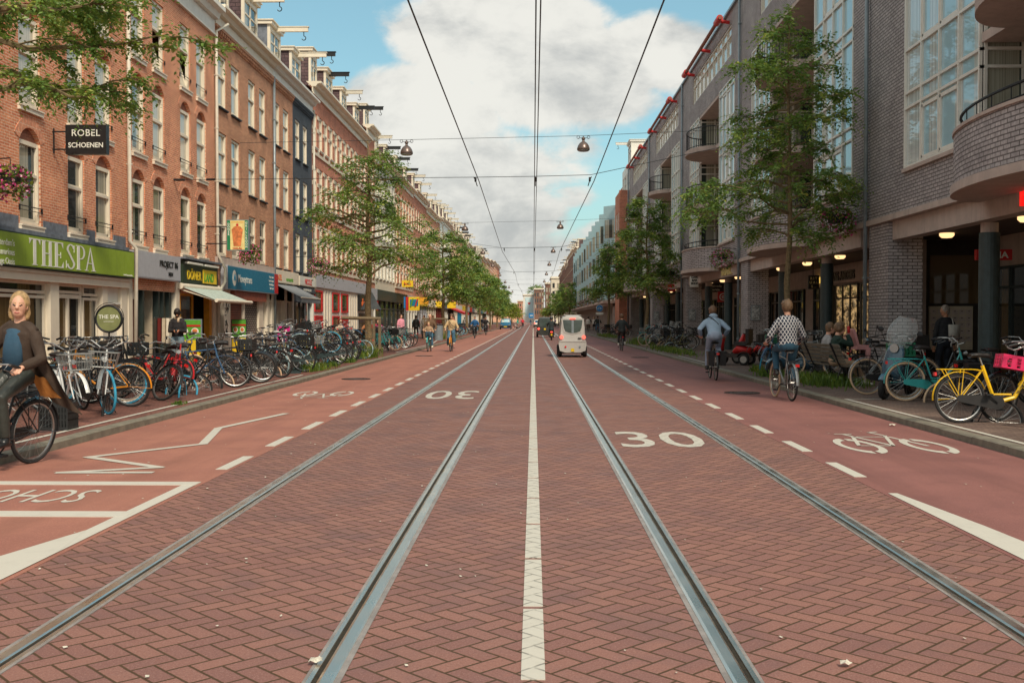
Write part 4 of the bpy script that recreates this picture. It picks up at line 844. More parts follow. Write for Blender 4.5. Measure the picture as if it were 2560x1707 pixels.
# yellow projecting signs
def projsign(x0, x1, y, z0, z1, fm, label, txt=None, tm=None, ts=.3):
    t = T('hanging_sign', label, 'sign', (x0, y, z0)); B(x0, x1, y, y + .15, z0, z1).build('sign_box', fm, t)
    B(XL, x0, y + .05, y + .1, (z0 + z1) / 2 - .03, (z0 + z1) / 2 + .03).build('bracket', m['iron'], t)
    if txt: text(txt, ts, tm, t, ((x0 + x1) / 2, y - .005, (z0 + z1) / 2 - ts * .35), '-y', .003, .01, 1, 'CENTER')
    return t
projsign(-11.05, -10.1, 88, 4.28, 4.84, m['yellow'], 'plain yellow sign with red letters high on the wall', 'foto', m['red'], .36)
t = projsign(-10.24, -9.35, 86, 2.28, 3.4, m['yellow'], 'yellow box sign with a green and a red stripe picture and a red end', None)
bx('picture_panel', t, m['blue'], -10.14, -9.45, 85.98, 85.995, 2.65, 3.2); bx('red_end', t, m['red'], -10.46, -10.25, 86, 86.15, 2.28, 3.4)
MB().tube([(-10.08, 85.97, 2.6), (-9.88, 85.97, 3.25)], .06).build('stripe_picture', m['grassgreen'], t); MB().tube([(-9.7, 85.97, 2.6), (-9.5, 85.97, 3.25)], .06).build('stripe_picture', m['red'], t)
projsign(-11.0, -10.1, 101, 3.0, 3.7, m['amber'], 'amber box sign hanging beyond the yellow one'); projsign(-11.0, -10.0, 118, 3.0, 3.6, m['yellow'], 'small yellow sign deeper in the left row'); projsign(-11, -9.9, 134, 3, 3.8, m['yellow'], 'yellow sign hanging near the fourth street tree')
aw = T('awning', 'long red awning deep in the left row', 'awning', (XL, 140, 2.8)); MB().prism([(XL + .1, 3.3), (XL + 2.2, 2.5), (XL + 2.2, 2.2), (XL + .1, 3.2)], 'y', 140, 152).build('cloth', m['red'], aw)
# ---------------- right side: grey brick arcade building in bays ----------------
XR = 8.8
m['lampglow'] = pmat('lit ceiling lamp', (1, .62, .28), .5, emit=1.1)
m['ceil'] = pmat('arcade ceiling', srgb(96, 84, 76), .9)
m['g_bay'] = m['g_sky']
ZR = []
for f_ in (5.09, 7.82, 10.55): ZR += [f_, f_ + 1.38, f_ + 1.73]
def glazing(par, P0, P1, z0, z1, n, name='glazed_bay', gm=None, fm=None, zr=None, t_=.06, out=(-1, 0)):
    """framed glass wall between ground points P0,P1"""
    fm = fm or m['white']; mb = MB(); P0, P1 = V((*P0, 0)), V((*P1, 0)); d = (P1 - P0); L = d.length; d.normalize(); nn = V((out[0], out[1], 0))
    def bar(a, b, za, zb, th=.05):
        q = [P0 + d * a - nn * .06, P0 + d * b - nn * .06, P0 + d * b + nn * th, P0 + d * a + nn * th]
        mb.add([(p.x, p.y, z) for z in (za, zb) for p in q], [(0, 1, 2, 3), (7, 6, 5, 4), (0, 4, 5, 1), (1, 5, 6, 2), (2, 6, 7, 3), (3, 7, 4, 0)])
    for k in range(n + 1):
        a = min(max(L * k / n - t_ / 2, 0), L - t_); bar(a, a + t_, z0, z1, .05)
    for z in sorted(set([z0] + [q for q in (zr or ZR) if z0 + .2 < q < z1 - .2] + [z1 - t_])): bar(0, L, z, z + t_, .045)
    for z in (zr or ZR)[::3]:
        if z0 - .1 < z < z1 - 1:
            for k in (1, 2):
                if k < n: a, b = L * k / n + .03, L * (k + 1) / n - .03; bar(a, b, z + .07, z + .15, .03); bar(a, b, z + 1.24, z + 1.32, .03); bar(a, a + .06, z + .1, z + 1.3, .03); bar(b - .06, b, z + .1, z + 1.3, .03)
    o = mb.build(name, fm, par)
    q = [P0 - nn * .03, P1 - nn * .03, P1 - nn * .01, P0 - nn * .01]
    g = MB().add([(p.x, p.y, z) for z in (z0 + .02, z1 - .02) for p in q], [(0, 1, 2, 3), (7, 6, 5, 4), (0, 4, 5, 1), (1, 5, 6, 2), (2, 6, 7, 3), (3, 7, 4, 0)]).build('pane', gm or m['g_bay'], None, wloc(par)); g.parent = o; g.location = (0, 0, 0)
    return o
def halfround(mb, cy, a, b, z0, z1, th=None, n=22, X=XR):
    out = [(X - b * sin(pi * k / n), cy - a * cos(pi * k / n)) for k in range(n + 1)]
    if th is None: mb.prism([(p[0], p[1]) for p in out], 'z', z0, z1)
    else:
        inn = [(X - (b - th) * sin(pi * k / n), cy - (a - th) * cos(pi * k / n)) for k in range(n + 1)]
        for k in range(n):
            q = [out[k], out[k + 1], inn[k + 1], inn[k]]
            mb.add([(p[0], p[1], z) for z in (z0, z1) for p in q], [(0, 1, 2, 3), (7, 6, 5, 4), (0, 4, 5, 1), (1, 5, 6, 2), (2, 6, 7, 3), (3, 7, 4, 0)])
def railing(par, cy, a, b, z, h=.95, nb=30, name='railing', n=22):
    mb = MB(); pts = [(XR - b * sin(pi * k / n), cy - a * cos(pi * k / n)) for k in range(n + 1)]
    mb.tube([(x, y, z + h) for x, y in pts], .028, 6); mb.tube([(x, y, z + .08) for x, y in pts], .018, 5)
    for k in range(nb + 1):
        t_ = pi * k / nb; x, y = XR - b * sin(t_), cy - a * cos(t_); mb.tube([(x, y, z), (x, y, z + h)], .011, 4, False)
    mb.build(name, m['iron'], par)
units = [('nearest grey brick arcade block on the right with a round brick balcony', 10.7, 27.7, (4, 10.2), 14.4),
         ('second grey brick arcade block on the right, behind the tall tree', 27.72, 44.7, (5.4, 11.5), 14.8),
         ('third grey brick arcade block on the right, with round concrete balconies in its recess', 44.72, 61.8, (5.2, 11.2), 14.4),
         ('fourth grey brick arcade block on the right', 61.82, 79.2, (5.2, 11.2), 14.4), ('fifth grey brick arcade block on the right, the farthest one', 79.22, 96.5, (5.2, 11.2), 14.4)]
for ui, (lab, yn, yf, (r0, r1), gb) in enumerate(units):
    t = T('arcade_block', lab, 'building', (XR, yn, 0), 'grey brick arcade blocks')
    L = yf - yn; A0, A1, B0, B1 = yn + 1.4, yn + r0, yn + r1, yn + gb; cy = (A1 + B0) / 2
    if ui == 0: B1 = 25.1
    # top floor with ribbon window
    rb0, rb1 = yn + 2.3, yf - 3.6
    wall_mesh(XR, -1, yn, yf, 12.25, 15.25, [(rb0, rb1, 13.3, 14.7)], .16, 9).build('upper_wall', m['b_gray'], t)
    glazing(t, (XR + .08, rb1), (XR + .08, rb0), 13.32, 14.68, 9, 'ribbon_window', gm=m['g_cur'], zr=[14.2])
    bx('roof_edge', t, m['pipeg'], XR - .12, XR + .5, yn, yf, 15.252, 15.36)
    for a, b in ((yn, A0), (B1, yf)): wall_mesh(XR, -1, a, b, 4.1, 12.249, [], .1, 2).build('brick_strip', m['b_gray'], t)
    for a, b in ((A0, A1), (B0, B1)):
        wall_mesh(XR, -1, a + .001, b - .001, 4.1, 5.05, [], .1, 2).build('brick_sill', m['b_gray'], t)
        bx('sill_ledge', t, m['concrete'], XR - .08, XR + .1, a, b, 5.0, 5.085)
        glazing(t, (XR + .02, b), (XR + .02, a), 5.09, 12.25, 4)
    glazing(t, (XR + .05, A1), (XR + 1.6, A1), 5.09, 12.25, 2, 'side_glazing', gm=m['g_end'], out=(0, 1)); glazing(t, (XR + .05, B0), (XR + 1.6, B0), 5.09, 12.25, 2, 'side_glazing', gm=m['g_end'], out=(0, -1))
    mb = MB().box(XR + 1.7, XR + 9, A1, B0, 4.3, 12.2); mb.box(XR + 1.8, XR + 9, yn, A1 - .1, 4.1, 12.2); mb.box(XR + 1.8, XR + 9, B0 + .1, yf, 4.1, 12.2); mb.build('inner_wall', m['b_gray'], t)
    for zf in (4.45, 7.25, 10.0): glazing(t, (XR + 1.64, B0 - .6), (XR + 1.64, A1 + .6), zf, zf + 2.1, 4, 'balcony_door', gm=m['g_end'], zr=[zf + 1.6])
    # balconies
    mb = MB(); halfround(mb, cy, 3.05 if ui else 3.1, 1.25, 4.0, 4.95, .25)
    o = MB(); o.v = mb.v; o.f = mb.f; o.m = mb.m; po = o.build('round_parapet', m['b_grayc'], None, (XR, cy, 0)); po.parent = t; po.location = V((XR, cy, 0)) - wloc(t)
    mb = MB(); halfround(mb, cy, 3.12, 1.32, 3.84, 4.0); mb.build('parapet_base', m['concrete'], t)
    mb = MB(); halfround(mb, cy, 3.09, 1.29, 4.951, 5.01, .33); mb.build('parapet_coping', m['concrete'], t)
    railing(t, cy, 2.95, 1.12, 5.0, .3, 14)
    for zs_ in (6.95, 9.72):
        mb = MB(); halfround(mb, cy, 2.0, 1.15, zs_, zs_ + .22); mb.box(XR, XR + 1.66, A1 + .05, B0 - .05, zs_ + .01, zs_ + .2); mb.build('balcony_slab', m['concrete'], t)
        railing(t, cy, 1.93, 1.08, zs_ + .22)
    bx('recess_ceiling', t, m['concrete'], XR + .01, XR + 1.7, A1 + .01, B0 - .01, 12.1, 12.247)
    # arcade
    bx('ledge', t, m['concrete'], XR - .1, XR + .3, yn, yf, 3.96, 4.098); bx('concrete_beam', t, m['concrete'], XR + .1, XR + .45, yn + 1.0, yf - 1.0, 3.5, 3.955)
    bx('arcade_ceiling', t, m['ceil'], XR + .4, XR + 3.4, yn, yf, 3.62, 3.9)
    wall_mesh(XR, -1, yf - 1.5, yf - .02, .05, 3.955, [], .1, .85).build('brick_pier', m['b_gray'], t)
    if ui == 0: wall_mesh(XR, -1, yn + .01, yn + 1.0, .05, 3.955, [], .1, .85).build('brick_pier', m['b_gray'], t)
    for cyy in (A1 + .3, B0 - .1):
        if ui == 0 and cyy > 18: cyy = 21.6
        mb = MB().cyl((XR + .5, cyy), .2, .09, 3.3, 20); mb.build('column', m['column'], t, smooth=False); autosmooth(bpy.context.scene.objects[-1]) if False else None
        MB().cyl((XR + .5, cyy), .17, 3.3, 3.5, 16).build('column_head', m['concrete'], t)
    # shops behind the arcade
    xs_ = XR + 2.85
    bx('arcade_wall', t, m['concrete'], xs_ + .05, xs_ + .3, yn, yf, .09, 3.62)
    for k in range(5):
        a = yn + .6 + k * (L - 1.2) / 5; b = a + (L - 1.2) / 5 - .35
        glazing(t, (xs_, b), (xs_, a), .15, 2.85, 3, 'shop_window', gm=m['g_lit'] if (ui == 1 and k in (2, 3)) or (ui == 2 and k == 3) or (ui == 0 and k == 2) else m['g_shop'], fm=m['black'] if k % 2 else m['darkframe'], zr=[2.3])
    for k in range(4):
        for xx in (XR + 1.2,):
            MB().lathe((xx, yn + 2.6 + 4.1 * k, 3.5), [(.17, .12), (.17, .06), (.12, .01), (.02, 0)], 16).build('ceiling_lamp', m['lampglow'], t)
    pipe(XR, -1, yf + .0 if ui else 27.72, .1, 15.3, m['pipeg'], ['grey downpipe on the big brick pier by the motor scooter', 'grey downpipe on the second brick pier behind the hooded cyclist', 'grey downpipe on the third brick pier', 'grey downpipe on the fourth brick pier', 'grey downpipe at the far end of the grey brick blocks'][ui], kinks=[(XR - .1, yf, .1), (XR - .1, yf, 15.3)])
    # awning roller with red ends
    if ui > 0:
        a = T('awning_roller', 'long dark awning tube with red ends under the roof edge, ' + ['', 'above the second block', 'above the third block', 'above the fourth block', 'above the farthest block'][ui], 'awning', (8.3, rb0, 14.9), 'awning rollers with red ends')
        MB().tube([(8.3, rb0, 14.95), (8.3, rb1, 14.95)], .09, 10).build('tube', m['rust'], a)
        for yy_ in (rb0 + .1, rb1 - .9): MB().tube([(8.3, yy_, 14.95), (8.3, yy_ + .9, 14.95)], .145, 14).build('red_end', m['red'], a)
        for yy_ in (rb0 + .5, (rb0 + rb1) / 2, rb1 - .5): MB().tube([(8.3, yy_, 14.93), (8.8, yy_, 14.85)], .08, 10).build('red_bracket', m['red'], a)
# cross wall with letter boxes at the near end of the second block
t = bpy.data.objects['arcade_block']
bx('cross_wall', t, m['dkint'], 9.66, 11.6, 27.5, 27.6, .1, 3.6)
bx('cross_frame', t, m['concrete'], 9.95, 10.2, 27.44, 27.5, .1, 3.6)
for a, b, c, d in ((9.68, 9.93, 2.3, 2.75), (9.68, 9.93, 1.8, 2.25), (9.68, 9.93, 1.0, 1.7)): bx('small_pane', t, m['g_end'], a, b, 27.46, 27.49, c, d)
bx('portal_pane', t, m['g_shop'], 10.3, 11.55, 27.46, 27.49, 1.95, 3.2)
lb = MB().box(10.28, 11.4, 27.42, 27.49, .75, 1.88); lbo = lb.build('letter_boxes', m['beige'], t)
mb = MB()
for i in range(6):
    for j in range(6): mb.box(10.31 + .182 * i, 10.46 + .182 * i, 27.412, 27.42, .80 + .17 * j, .94 + .17 * j) if j else None
mb.build('letter_flaps', m['concrete'], t)
mb = MB()
for i in range(6):
    for j in range(1, 6): mb.box(10.36 + .182 * i, 10.41 + .182 * i, 27.405, 27.412, .89 + .17 * j, .905 + .17 * j)
mb.build('letter_slots', m['black'], t)
# signs on the arcade
m['redglow'] = pmat('lit red letters', srgb(236, 30, 24), .4, emit=.7)
t = T('wall_letters', 'large glowing red letters HEMA on the concrete beam at the right edge', 'sign', (XR, 19.5, 3.6)); text('HEMA', .6, m['redglow'], t, (XR + .08, 19.32, 3.6), '-x', .04, .01, .8)
t = T('hanging_sign', 'red box sign with white letters HEMA hanging behind the dark column', 'sign', (10.2, 24, 2.9)); B(10.05, 10.85, 24, 24.12, 2.88, 3.12).build('sign_box', m['red'], t); text('HEMA', .2, m['signwhite'], t, (10.45, 23.995, 2.93), '-y', .002, .006, 1.15, 'CENTER'); MB().tube([(10.45, 24.06, 3.12), (10.45, 24.06, 3.62)], .015).build('hanger', m['iron'], t)
t = T('wall_letters', 'black raised letters HANS ANDERS above the lit optician window under the arcade', 'sign', (XR + 2.8, 40.5, 3.1)); B(XR + 2.75, XR + 2.86, 35.8, 41.6, 2.9, 3.5).build('sign_board', m['concrete'], t); text('HANS ANDERS', .46, m['black'], t, (XR + 2.74, 41.1, 3.02), '-x', .03, .014, 1.05)
t = T('hanging_sign', 'black hanging sign with spaced white letters inside the arcade', 'sign', (9.6, 36.9, 2.6)); B(9.62, 10.0, 36.9, 37, 2.6, 3.08).build('sign_box', m['black'], t)
for i, s_ in enumerate(('R I T', 'U A L', 'S . .')): text(s_, .12, m['signcream'], t, (9.81, 36.89, 2.93 - .14 * i), '-y', .002, .003, 1, 'CENTER')
MB().tube([(9.8, 36.95, 3.08), (9.8, 36.95, 3.62)], .015).build('hanger', m['iron'], t)
t = T('wall_letters', 'small gold letters RITUALS glowing under the arcade ceiling', 'sign', (XR + 2.8, 42.6, 3)); text('RITUALS', .34, pmat('gold letters', srgb(232, 190, 90), .4, emit=.7), t, (XR + 2.74, 43.6, 3.0), '-x', .02, .006, .9)
t = T('wall_letters', 'cream raised letters RITUALS on the concrete beam of the third block', 'sign', (XR, 49, 3.6)); text('RITUALS...', .46, m['signcream'], t, (XR + .07, 49.6, 3.58), '-x', .03, .01, 1.25)
t = T('hanging_sign', 'white box sign with black lettering sticking out below the third round balcony', 'sign', (8.5, 58, 3.4)); B(8.5, 8.95, 57, 57.15, 3.3, 4.0).build('sign_box', m['signwhite'], t); [text(s_, .15, m['black'], t, (8.73, 56.99, 3.78 - .17 * i), '-y', .002, .008, 1, 'CENTER') for i, s_ in enumerate(('CAFE', 'BAR', 'SHOP'))]
t = T('hanging_sign', 'black sign with white words Multimedia Reparatie under the arcade', 'sign', (9.7, 58, 3)); B(9.6, 10.5, 58, 58.1, 3.05, 3.55).build('sign_box', m['black'], t); text('Multimedia', .17, m['signwhite'], t, (9.65, 57.99, 3.33), '-y', .002, .003, .95); text('Reparatie', .17, m['signwhite'], t, (9.65, 57.99, 3.13), '-y', .002, .003, .95)
t = T('hanging_sign', 'red square sign with a white rounded letter G under the arcade', 'sign', (9.9, 55, 2.3)); B(9.65, 10.2, 55, 55.12, 2.45, 3.0).build('sign_box', m['red'], t); mb = MB(); mb.ring((9.92, 54.99, 2.72), .17, .028, 'y', 20, 5); mb.build('emblem', m['signwhite'], t); text('G', .22, m['signwhite'], t, (9.92, 54.98, 2.64), '-y', .002, .01, 1, 'CENTER')
t = T('wall_letters', 'small red sign on the beam of the fourth block', 'sign', (XR, 62, 3.4)); B(8.5, 8.95, 66.3, 66.4, 3.3, 3.75).build('sign_box', m['red'], t); text('Henk', .2, m['signwhite'], t, (8.72, 66.29, 3.45), '-y', .002, .004, .9, 'CENTER')
m['poster'] = pmat('weathered posters', srgb(150, 152, 150), .7, var=.7, sc=14)
for y_, lab, dx in ((43.18, 'framed grey poster board on the second brick pier', 0), (60.28, 'torn white poster on the third brick pier', 0), (77.68, 'small poster on the fourth brick pier', 0)):
    t = T('poster_frame', lab, 'poster', (XR + .3, y_, 1.5)); B(XR + .12, XR + .5, y_ - .03, y_ + .0, 1.5, 2.12).build('frame', m['pipeg'], t); B(XR + .15, XR + .47, y_ - .04, y_ - .03, 1.53, 2.09).build('poster', m['poster'], t)
# ---- beyond: brick and white block
t = house('white and red brick corner house past the grey blocks on the right', 'house', XR, -1, 96.6, 104, 16.0, m['white'], [(97.2, 99.2), (99.8, 101.8), (102.2, 103.6)], [(4.6, 6.6), (7.6, 9.6), (10.6, 12.4), (13.4, 15.2)], 'row houses on the right', z0=0, fm=m['white'], sill=.06, gms=[m['g_sky']] * 4)
for z in (3.6, 6.8, 9.8, 12.6): bx('brick_band', t, m['b_red'], XR - .05, XR - .002, 96.6, 104, z, z + .75)
bx('brick_side', t, m['b_red'], XR - .9, XR + .5, 96.55, 96.61, .1, 13.4); bx('brick_flank', t, m['b_red'], XR - .9, XR - .06, 96.62, 97.1, .1, 13.4)
dormer(t, XR, -1, 97.5, 100.5, 16, 18.2, m['white'], m['white'], 1.3)
t = house('second white and red brick house past the grey blocks on the right', 'house', XR, -1, 104.02, 113, 14.6, m['b_red'], [(104.5, 106.5), (107.2, 109.2), (110, 112)], [(4.6, 6.6), (7.6, 9.6), (10.6, 12.6)], 'row houses on the right', z0=0, fm=m['white'], sill=.06)
m['ltblue'] = pmat('light blue panels', srgb(166, 200, 206), .4, var=.06)
y = 113.05; labs = ['nearest', 'second', 'third', 'fourth', 'fifth', 'sixth', 'seventh', 'eighth', 'ninth', 'tenth', 'eleventh', 'twelfth']
for k in range(12):
    L = 7.9; t = T('bay_house', labs[k] + ' house of the light blue row with a pointed bay, counted from the near end', 'house', (XR, y, 0), 'light blue houses with pointed bays')
    hh = 13.4 - .1 * (k % 3)
    wall_mesh(XR, -1, y, y + L - .02, 3.6, hh, [], .1, 9).build('wall', m['white'], t)
    pr = [(XR + .1, y + .6), (XR - 1.1, y + 2.2), (XR + .1, y + 5.6)]
    MB().prism([(a, b) for a, b in pr], 'z', 3.9, hh + .5).build('bay', m['ltblue'], t)
    for z in (4.6, 7.5, 10.4):
        mb = MB(); 
        for p, q, o_ in ((pr[0], pr[1], (-.8, -.6)), (pr[1], pr[2], (-.94, .33))):
            nx, ny = o_[0] * .03, o_[1] * .03
            a = (p[0] + (q[0] - p[0]) * .12 + nx, p[1] + (q[1] - p[1]) * .12 + ny); b = (p[0] + (q[0] - p[0]) * .88 + nx, p[1] + (q[1] - p[1]) * .88 + ny)
            MB().quad((*a, z), (*b, z), (*b, z + 2), (*a, z + 2)).build('bay_pane', m['g_sky'] if o_[1] > 0 else m['g_end'], t)
        window(t, XR, -1, y + 6.2, y + 7.4, z, z + 1.9, 'sash', m['white'], m['g_dark'], .06)
    bx('canopy', t, m['concrete'], XR - 1.3, XR + .5, y, y + L - .02, 3.3, 3.58)
    for j in range(3): bx('post', t, m['concrete'], XR - .2, XR + .1, y + .5 + j * 2.6, y + .75 + j * 2.6, .1, 3.3); bx('canopy_bracket', t, m['concrete'], XR - 1.2, XR + .1, y + .5 + j * 2.6, y + .75 + j * 2.6, 3.0, 3.3)
    bx('shop_window', t, m['g_shop'], XR + 1.2, XR + 1.3, y, y + L - .02, .1, 3.3)
    y += L
hn = ['dark brown brick house right after the light blue row', 'dark brown brick house with a hoist beam after the light blue row', 'tall dark brick house, third after the light blue row', 'dark brick house deep in the right row', 'brown brick house far down the right row', 'brown brick house at the far end of the right row']
for k, nm in enumerate(hn):
    w_ = (16, 18, 22, 26, 30, 34)[k]; banded(y, y + w_ - .03, (15.4, 16.0, 16.2, 15.2, 16, 15.5)[k], m['b_dark'], nm, int(w_ / 3), 2, m['stone'], 1.2, [(y + 3, y + 5, 1.8), (y + w_ * .6, y + w_ * .6 + 2, 1.8)], X=XR, s=-1, arch=(), bands=False, fl=[(4.6 + 2.75 * j, 6.5 + 2.75 * j) for j in range(4)])
    t = T('shop', ['first', 'second', 'third', 'fourth', 'fifth', 'last'][k] + ' pale shop front under the dark brick houses on the right', 'shop', (XR, y, 0), 'shop fronts in the right row')
    bx('fascia', t, C_, XR - .15, XR + .1, y, y + w_ - .03, 2.9, 3.5); bx('shop_window', t, m['g_shop'], XR, XR + .1, y, y + w_ - .03, .1, 2.9)
    for j in range(int(w_ / 4)): bx('pilaster', t, C_, XR - .05, XR + .05, y + 4 * j, y + 4 * j + .4, .1, 2.9)
    y += w_
# ---- the far end of the street
def farblock(name, label, x0, x1, y0, d, h, wm, nc, nr, wm2=None, cat='building'):
    t = T(name, label, cat, (x0, y0, 0), 'buildings closing the street')
    B(x0, x1, y0, y0 + d, 0, h).build('wall', wm, t); B(x0 - .3, x1 + .3, y0 - .4, y0 + d, h, h + .7).build('roof_edge', m['cream'], t)
    for r_ in range(nr):
        for c_ in range(nc):
            a = x0 + (x1 - x0) * (c_ + .25) / nc; z = 4.5 + (h - 5) * r_ / nr
            B(a, a + (x1 - x0) * .5 / nc, y0 - .06, y0 - .01, z, z + (h - 5) / nr * .6).build('window', m['g_dark'], t)
    return t
t = farblock('tall_building', 'pale tall building with a red heart on its white end wall closing the street', -5.4, .4, 560, 20, 14.4, m['white'], 1, 0)
m['ltpanel'] = pmat('pale blue poster', srgb(196, 222, 226), .6); B(-4.3, -.1, 559.9, 559.98, 3.2, 13.4).build('end_poster', m['ltpanel'], t)
hp = [(-.0 + 16 * sin(a) ** 3 * .045 - 2.2, (13 * cos(a) - 5 * cos(2 * a) - 2 * cos(3 * a) - cos(4 * a)) * .045 + 10.2) for a in [2 * pi * k / 40 for k in range(40)]]
MB().prism(hp, 'y', 559.8, 559.88).build('heart', m['red'], t)
farblock('brick_building', 'brown brick building just right of the one with the heart', .5, 5.4, 540, 20, 17, m['b_dark'], 4, 4)
farblock('brick_building', 'red roofed small building left of the one with the heart', -9, -5.6, 600, 20, 12, m['b_red'], 3, 3)
farblock('brick_building', 'brown building in front of the far brick one on the right', 5.2, 9.5, 440, 20, 16.5, m['b_dark'], 4, 4); farblock('brick_building', 'pale stone building peeking out at the end of the right row', 6.8, 12, 395, 20, 17, m['stone'], 3, 4)
farblock('brick_building', 'far orange brick building behind the sunlit trees', -40, -9.2, 640, 20, 11, m['b_orange'], 14, 3)
farblock('brick_building', 'wide far brick building behind the end of the right row', 9, 60, 640, 20, 12, m['b_red'], 14, 3)
# ---------------- trees ----------------
def leafmat(name, c1, c2, c3):
    m_, t, b = mk(name); ge = N(t, 'ShaderNodeNewGeometry'); g = N(t, 'ShaderNodeTexCoord')
    f = mth(t, 'ADD', mth(t, 'MULTIPLY', ge.outputs['Random Per Island'], .55), mth(t, 'MULTIPLY', smooth(t, noise(t, g.outputs['Object'], 1.1, 3, .6), .35, .65), .45))
    c = mixc(t, smooth(t, f, .1, .6), c1, c2); c = mixc(t, smooth(t, f, .62, .95), c, c3)
    t.links.new(c, b.inputs['Base Color']); b.inputs['Roughness'].default_value = .42; b.inputs['Specular IOR Level'].default_value = .45
    tr = N(t, 'ShaderNodeBsdfTranslucent'); t.links.new(mixc(t, .4, c, (.30, .38, .04)), tr.inputs[0])
    mx = N(t, 'ShaderNodeMixShader'); mx.inputs[0].default_value = .38; t.links.new(b.outputs[0], mx.inputs[1]); t.links.new(tr.outputs[0], mx.inputs[2])
    t.links.new(mx.outputs[0], t.nodes['Material Output'].inputs[0]); return m_
m['leaf'] = leafmat('street tree leaves', srgb(78, 114, 60), srgb(124, 156, 76), srgb(190, 194, 96))
m['leaf2'] = leafmat('sunlit leaves', srgb(84, 112, 44), srgb(140, 158, 54), srgb(196, 196, 80))
m['bark'] = pmat('bark', srgb(122, 106, 78), .9, var=.35, sc=14, bump=.8, bsc=40)
def rv(r, s=1): return V((r.uniform(-s, s), r.uniform(-s, s), r.uniform(-s, s)))
def spray(L, r, p, d, ln, n, ls):
    """a drooping twig with alternate leaves"""
    d = V(d).normalized(); side = d.cross(V((0, 0, 1))); side = side.normalized() if side.length > .1 else V((1, 0, 0)); pts = []
    for i in range(n):
        t_ = (i + .5) / n; q = p + d * ln * t_ - V((0, 0, ln * .45 * t_ * t_))
        sg = 1 if i % 2 else -1
        a = (d * .55 + side * sg * 1.0 + rv(r, .45) - V((0, 0, .35))).normalized(); s_ = ls * r.uniform(.7, 1.2) * (1 - .35 * t_)
        w = a.cross(rv(r) + V((0, 0, 1.4))); w = w.normalized() if w.length > .05 else side
        e = q + a * s_; mid = q + a * s_ * .45; b = len(L.v)
        nrm = w.cross(a) * s_ * .08
        L.v += [tuple(q), tuple(mid + w * s_ * .25 + nrm), tuple(e), tuple(mid - w * s_ * .25 + nrm)]; L.f.append([b, b + 1, b + 2, b + 3]); L.m.append(0)
def tree(label, x, y, seed, H, trunk_r, brs, ntw, nl, ls, group='street trees', z0=.09, lm=None, lean=(0, 0), zr=(3, 9), prof=None, name='street_tree', twl=.5):
    r = random.Random(seed); t = T(name, label, 'tree', (x, y, z0), group); Wd = MB(); L = MB()
    base = V((x, y, z0)); tp = V((x + lean[0], y + lean[1], H))
    pts = [base + (tp - base) * (k / 8) + V((r.uniform(-.05, .05), r.uniform(-.05, .05), 0)) * (1 if k else 0) for k in range(9)]
    Wd.tube(pts, [trunk_r * (1.25 if k == 0 else (1 - k / 9.5)) for k in range(9)], 8)
    def trunk_at(z): 
        f = (z - z0) / (H - z0) * 8; i = min(int(f), 7); return pts[i].lerp(pts[i + 1], f - i)
    BR = []
    if isinstance(brs, int):
        for i in range(brs):
            f = (i + r.random() * .8) / brs; z = zr[0] + (zr[1] - zr[0]) * f; R_ = prof(f) * r.uniform(.55, 1.32); a = i * 2.4 + r.uniform(-.5, .5)
            BR.append((z, a, R_, r.uniform(.15, .65), r.uniform(.15, .5)))
    else: BR = brs
    segs = []
    for z, a, R_, up, dr in BR:
        p = trunk_at(min(z, H - .1)); h = V((cos(a), sin(a), 0)); q = []
        for k in range(6):
            s_ = k / 5; q.append(p + h * R_ * s_ + V((0, 0, R_ * (up * s_ - dr * s_ * s_))) + (rv(r, .06 * R_) if k else V((0, 0, 0))))
        Wd.tube(q, [max(.008, trunk_r * .36 * (1 - k / 5.6) * min(1, R_ / 1.6)) for k in range(6)], 5, False)
        segs.append((q, R_))
        for j in range(3 if R_ > .7 else 1):
            s0 = r.uniform(.25, .8) * 5; i0 = min(int(s0), 4); pp = q[i0].lerp(q[i0 + 1], s0 - i0); a2 = a + r.choice((-1, 1)) * r.uniform(.5, 1.1); R2 = R_ * r.uniform(.3, .5)
            q2 = [pp + V((cos(a2), sin(a2), 0)) * R2 * k / 3 + V((0, 0, R2 * (.4 * k / 3 - .45 * (k / 3) ** 2))) for k in range(4)]
            Wd.tube(q2, [.014, .011, .008, .005], 4, False); segs.append((q2, R2))
    tot = sum(s[1] + .25 for s in segs)
    for q, R_ in segs:
        n = int(ntw * (R_ + .25) / tot + r.random()); m_ = len(q) - 1
        for _ in range(n):
            s0 = (r.random() ** .6 * .88 + .12) * m_; i0 = min(int(s0), m_ - 1); p = q[i0].lerp(q[i0 + 1], s0 - i0); d = (q[i0 + 1] - q[i0]).normalized()
            spray(L, r, p, d * .7 + rv(r, .75) + V((0, 0, .1)), twl * r.uniform(.5, 1.1), nl, ls)
    Wd.build('trunk', m['bark'], t); L.build('crown', lm or m['leaf'], t); return t
bigp = lambda f: 2.5 - 1.9 * f ** 1.1 if f > .12 else 1.3
tree('tall slender street tree with drooping branches in front of the grey brick blocks', 6.75, 27.9, 4, 9.7, .1, 52, 2200, 9, .14, zr=(3.5, 9.5), prof=lambda f: (2.35 if f < .28 else 1.75 if f < .5 else 1.35 if f < .75 else 1.0 - .5 * (f - .75) * 4) * (.6 if f < .04 else 1), twl=.55)
tree('street tree behind a wooden rail on the left, in front of the banded houses', -6.9, 43.9, 9, 9.0, .16, 46, 1550, 8, .18, zr=(3.3, 8.6), prof=lambda f: 3.0 - 2.2 * f if f > .1 else 2.2, twl=.75)
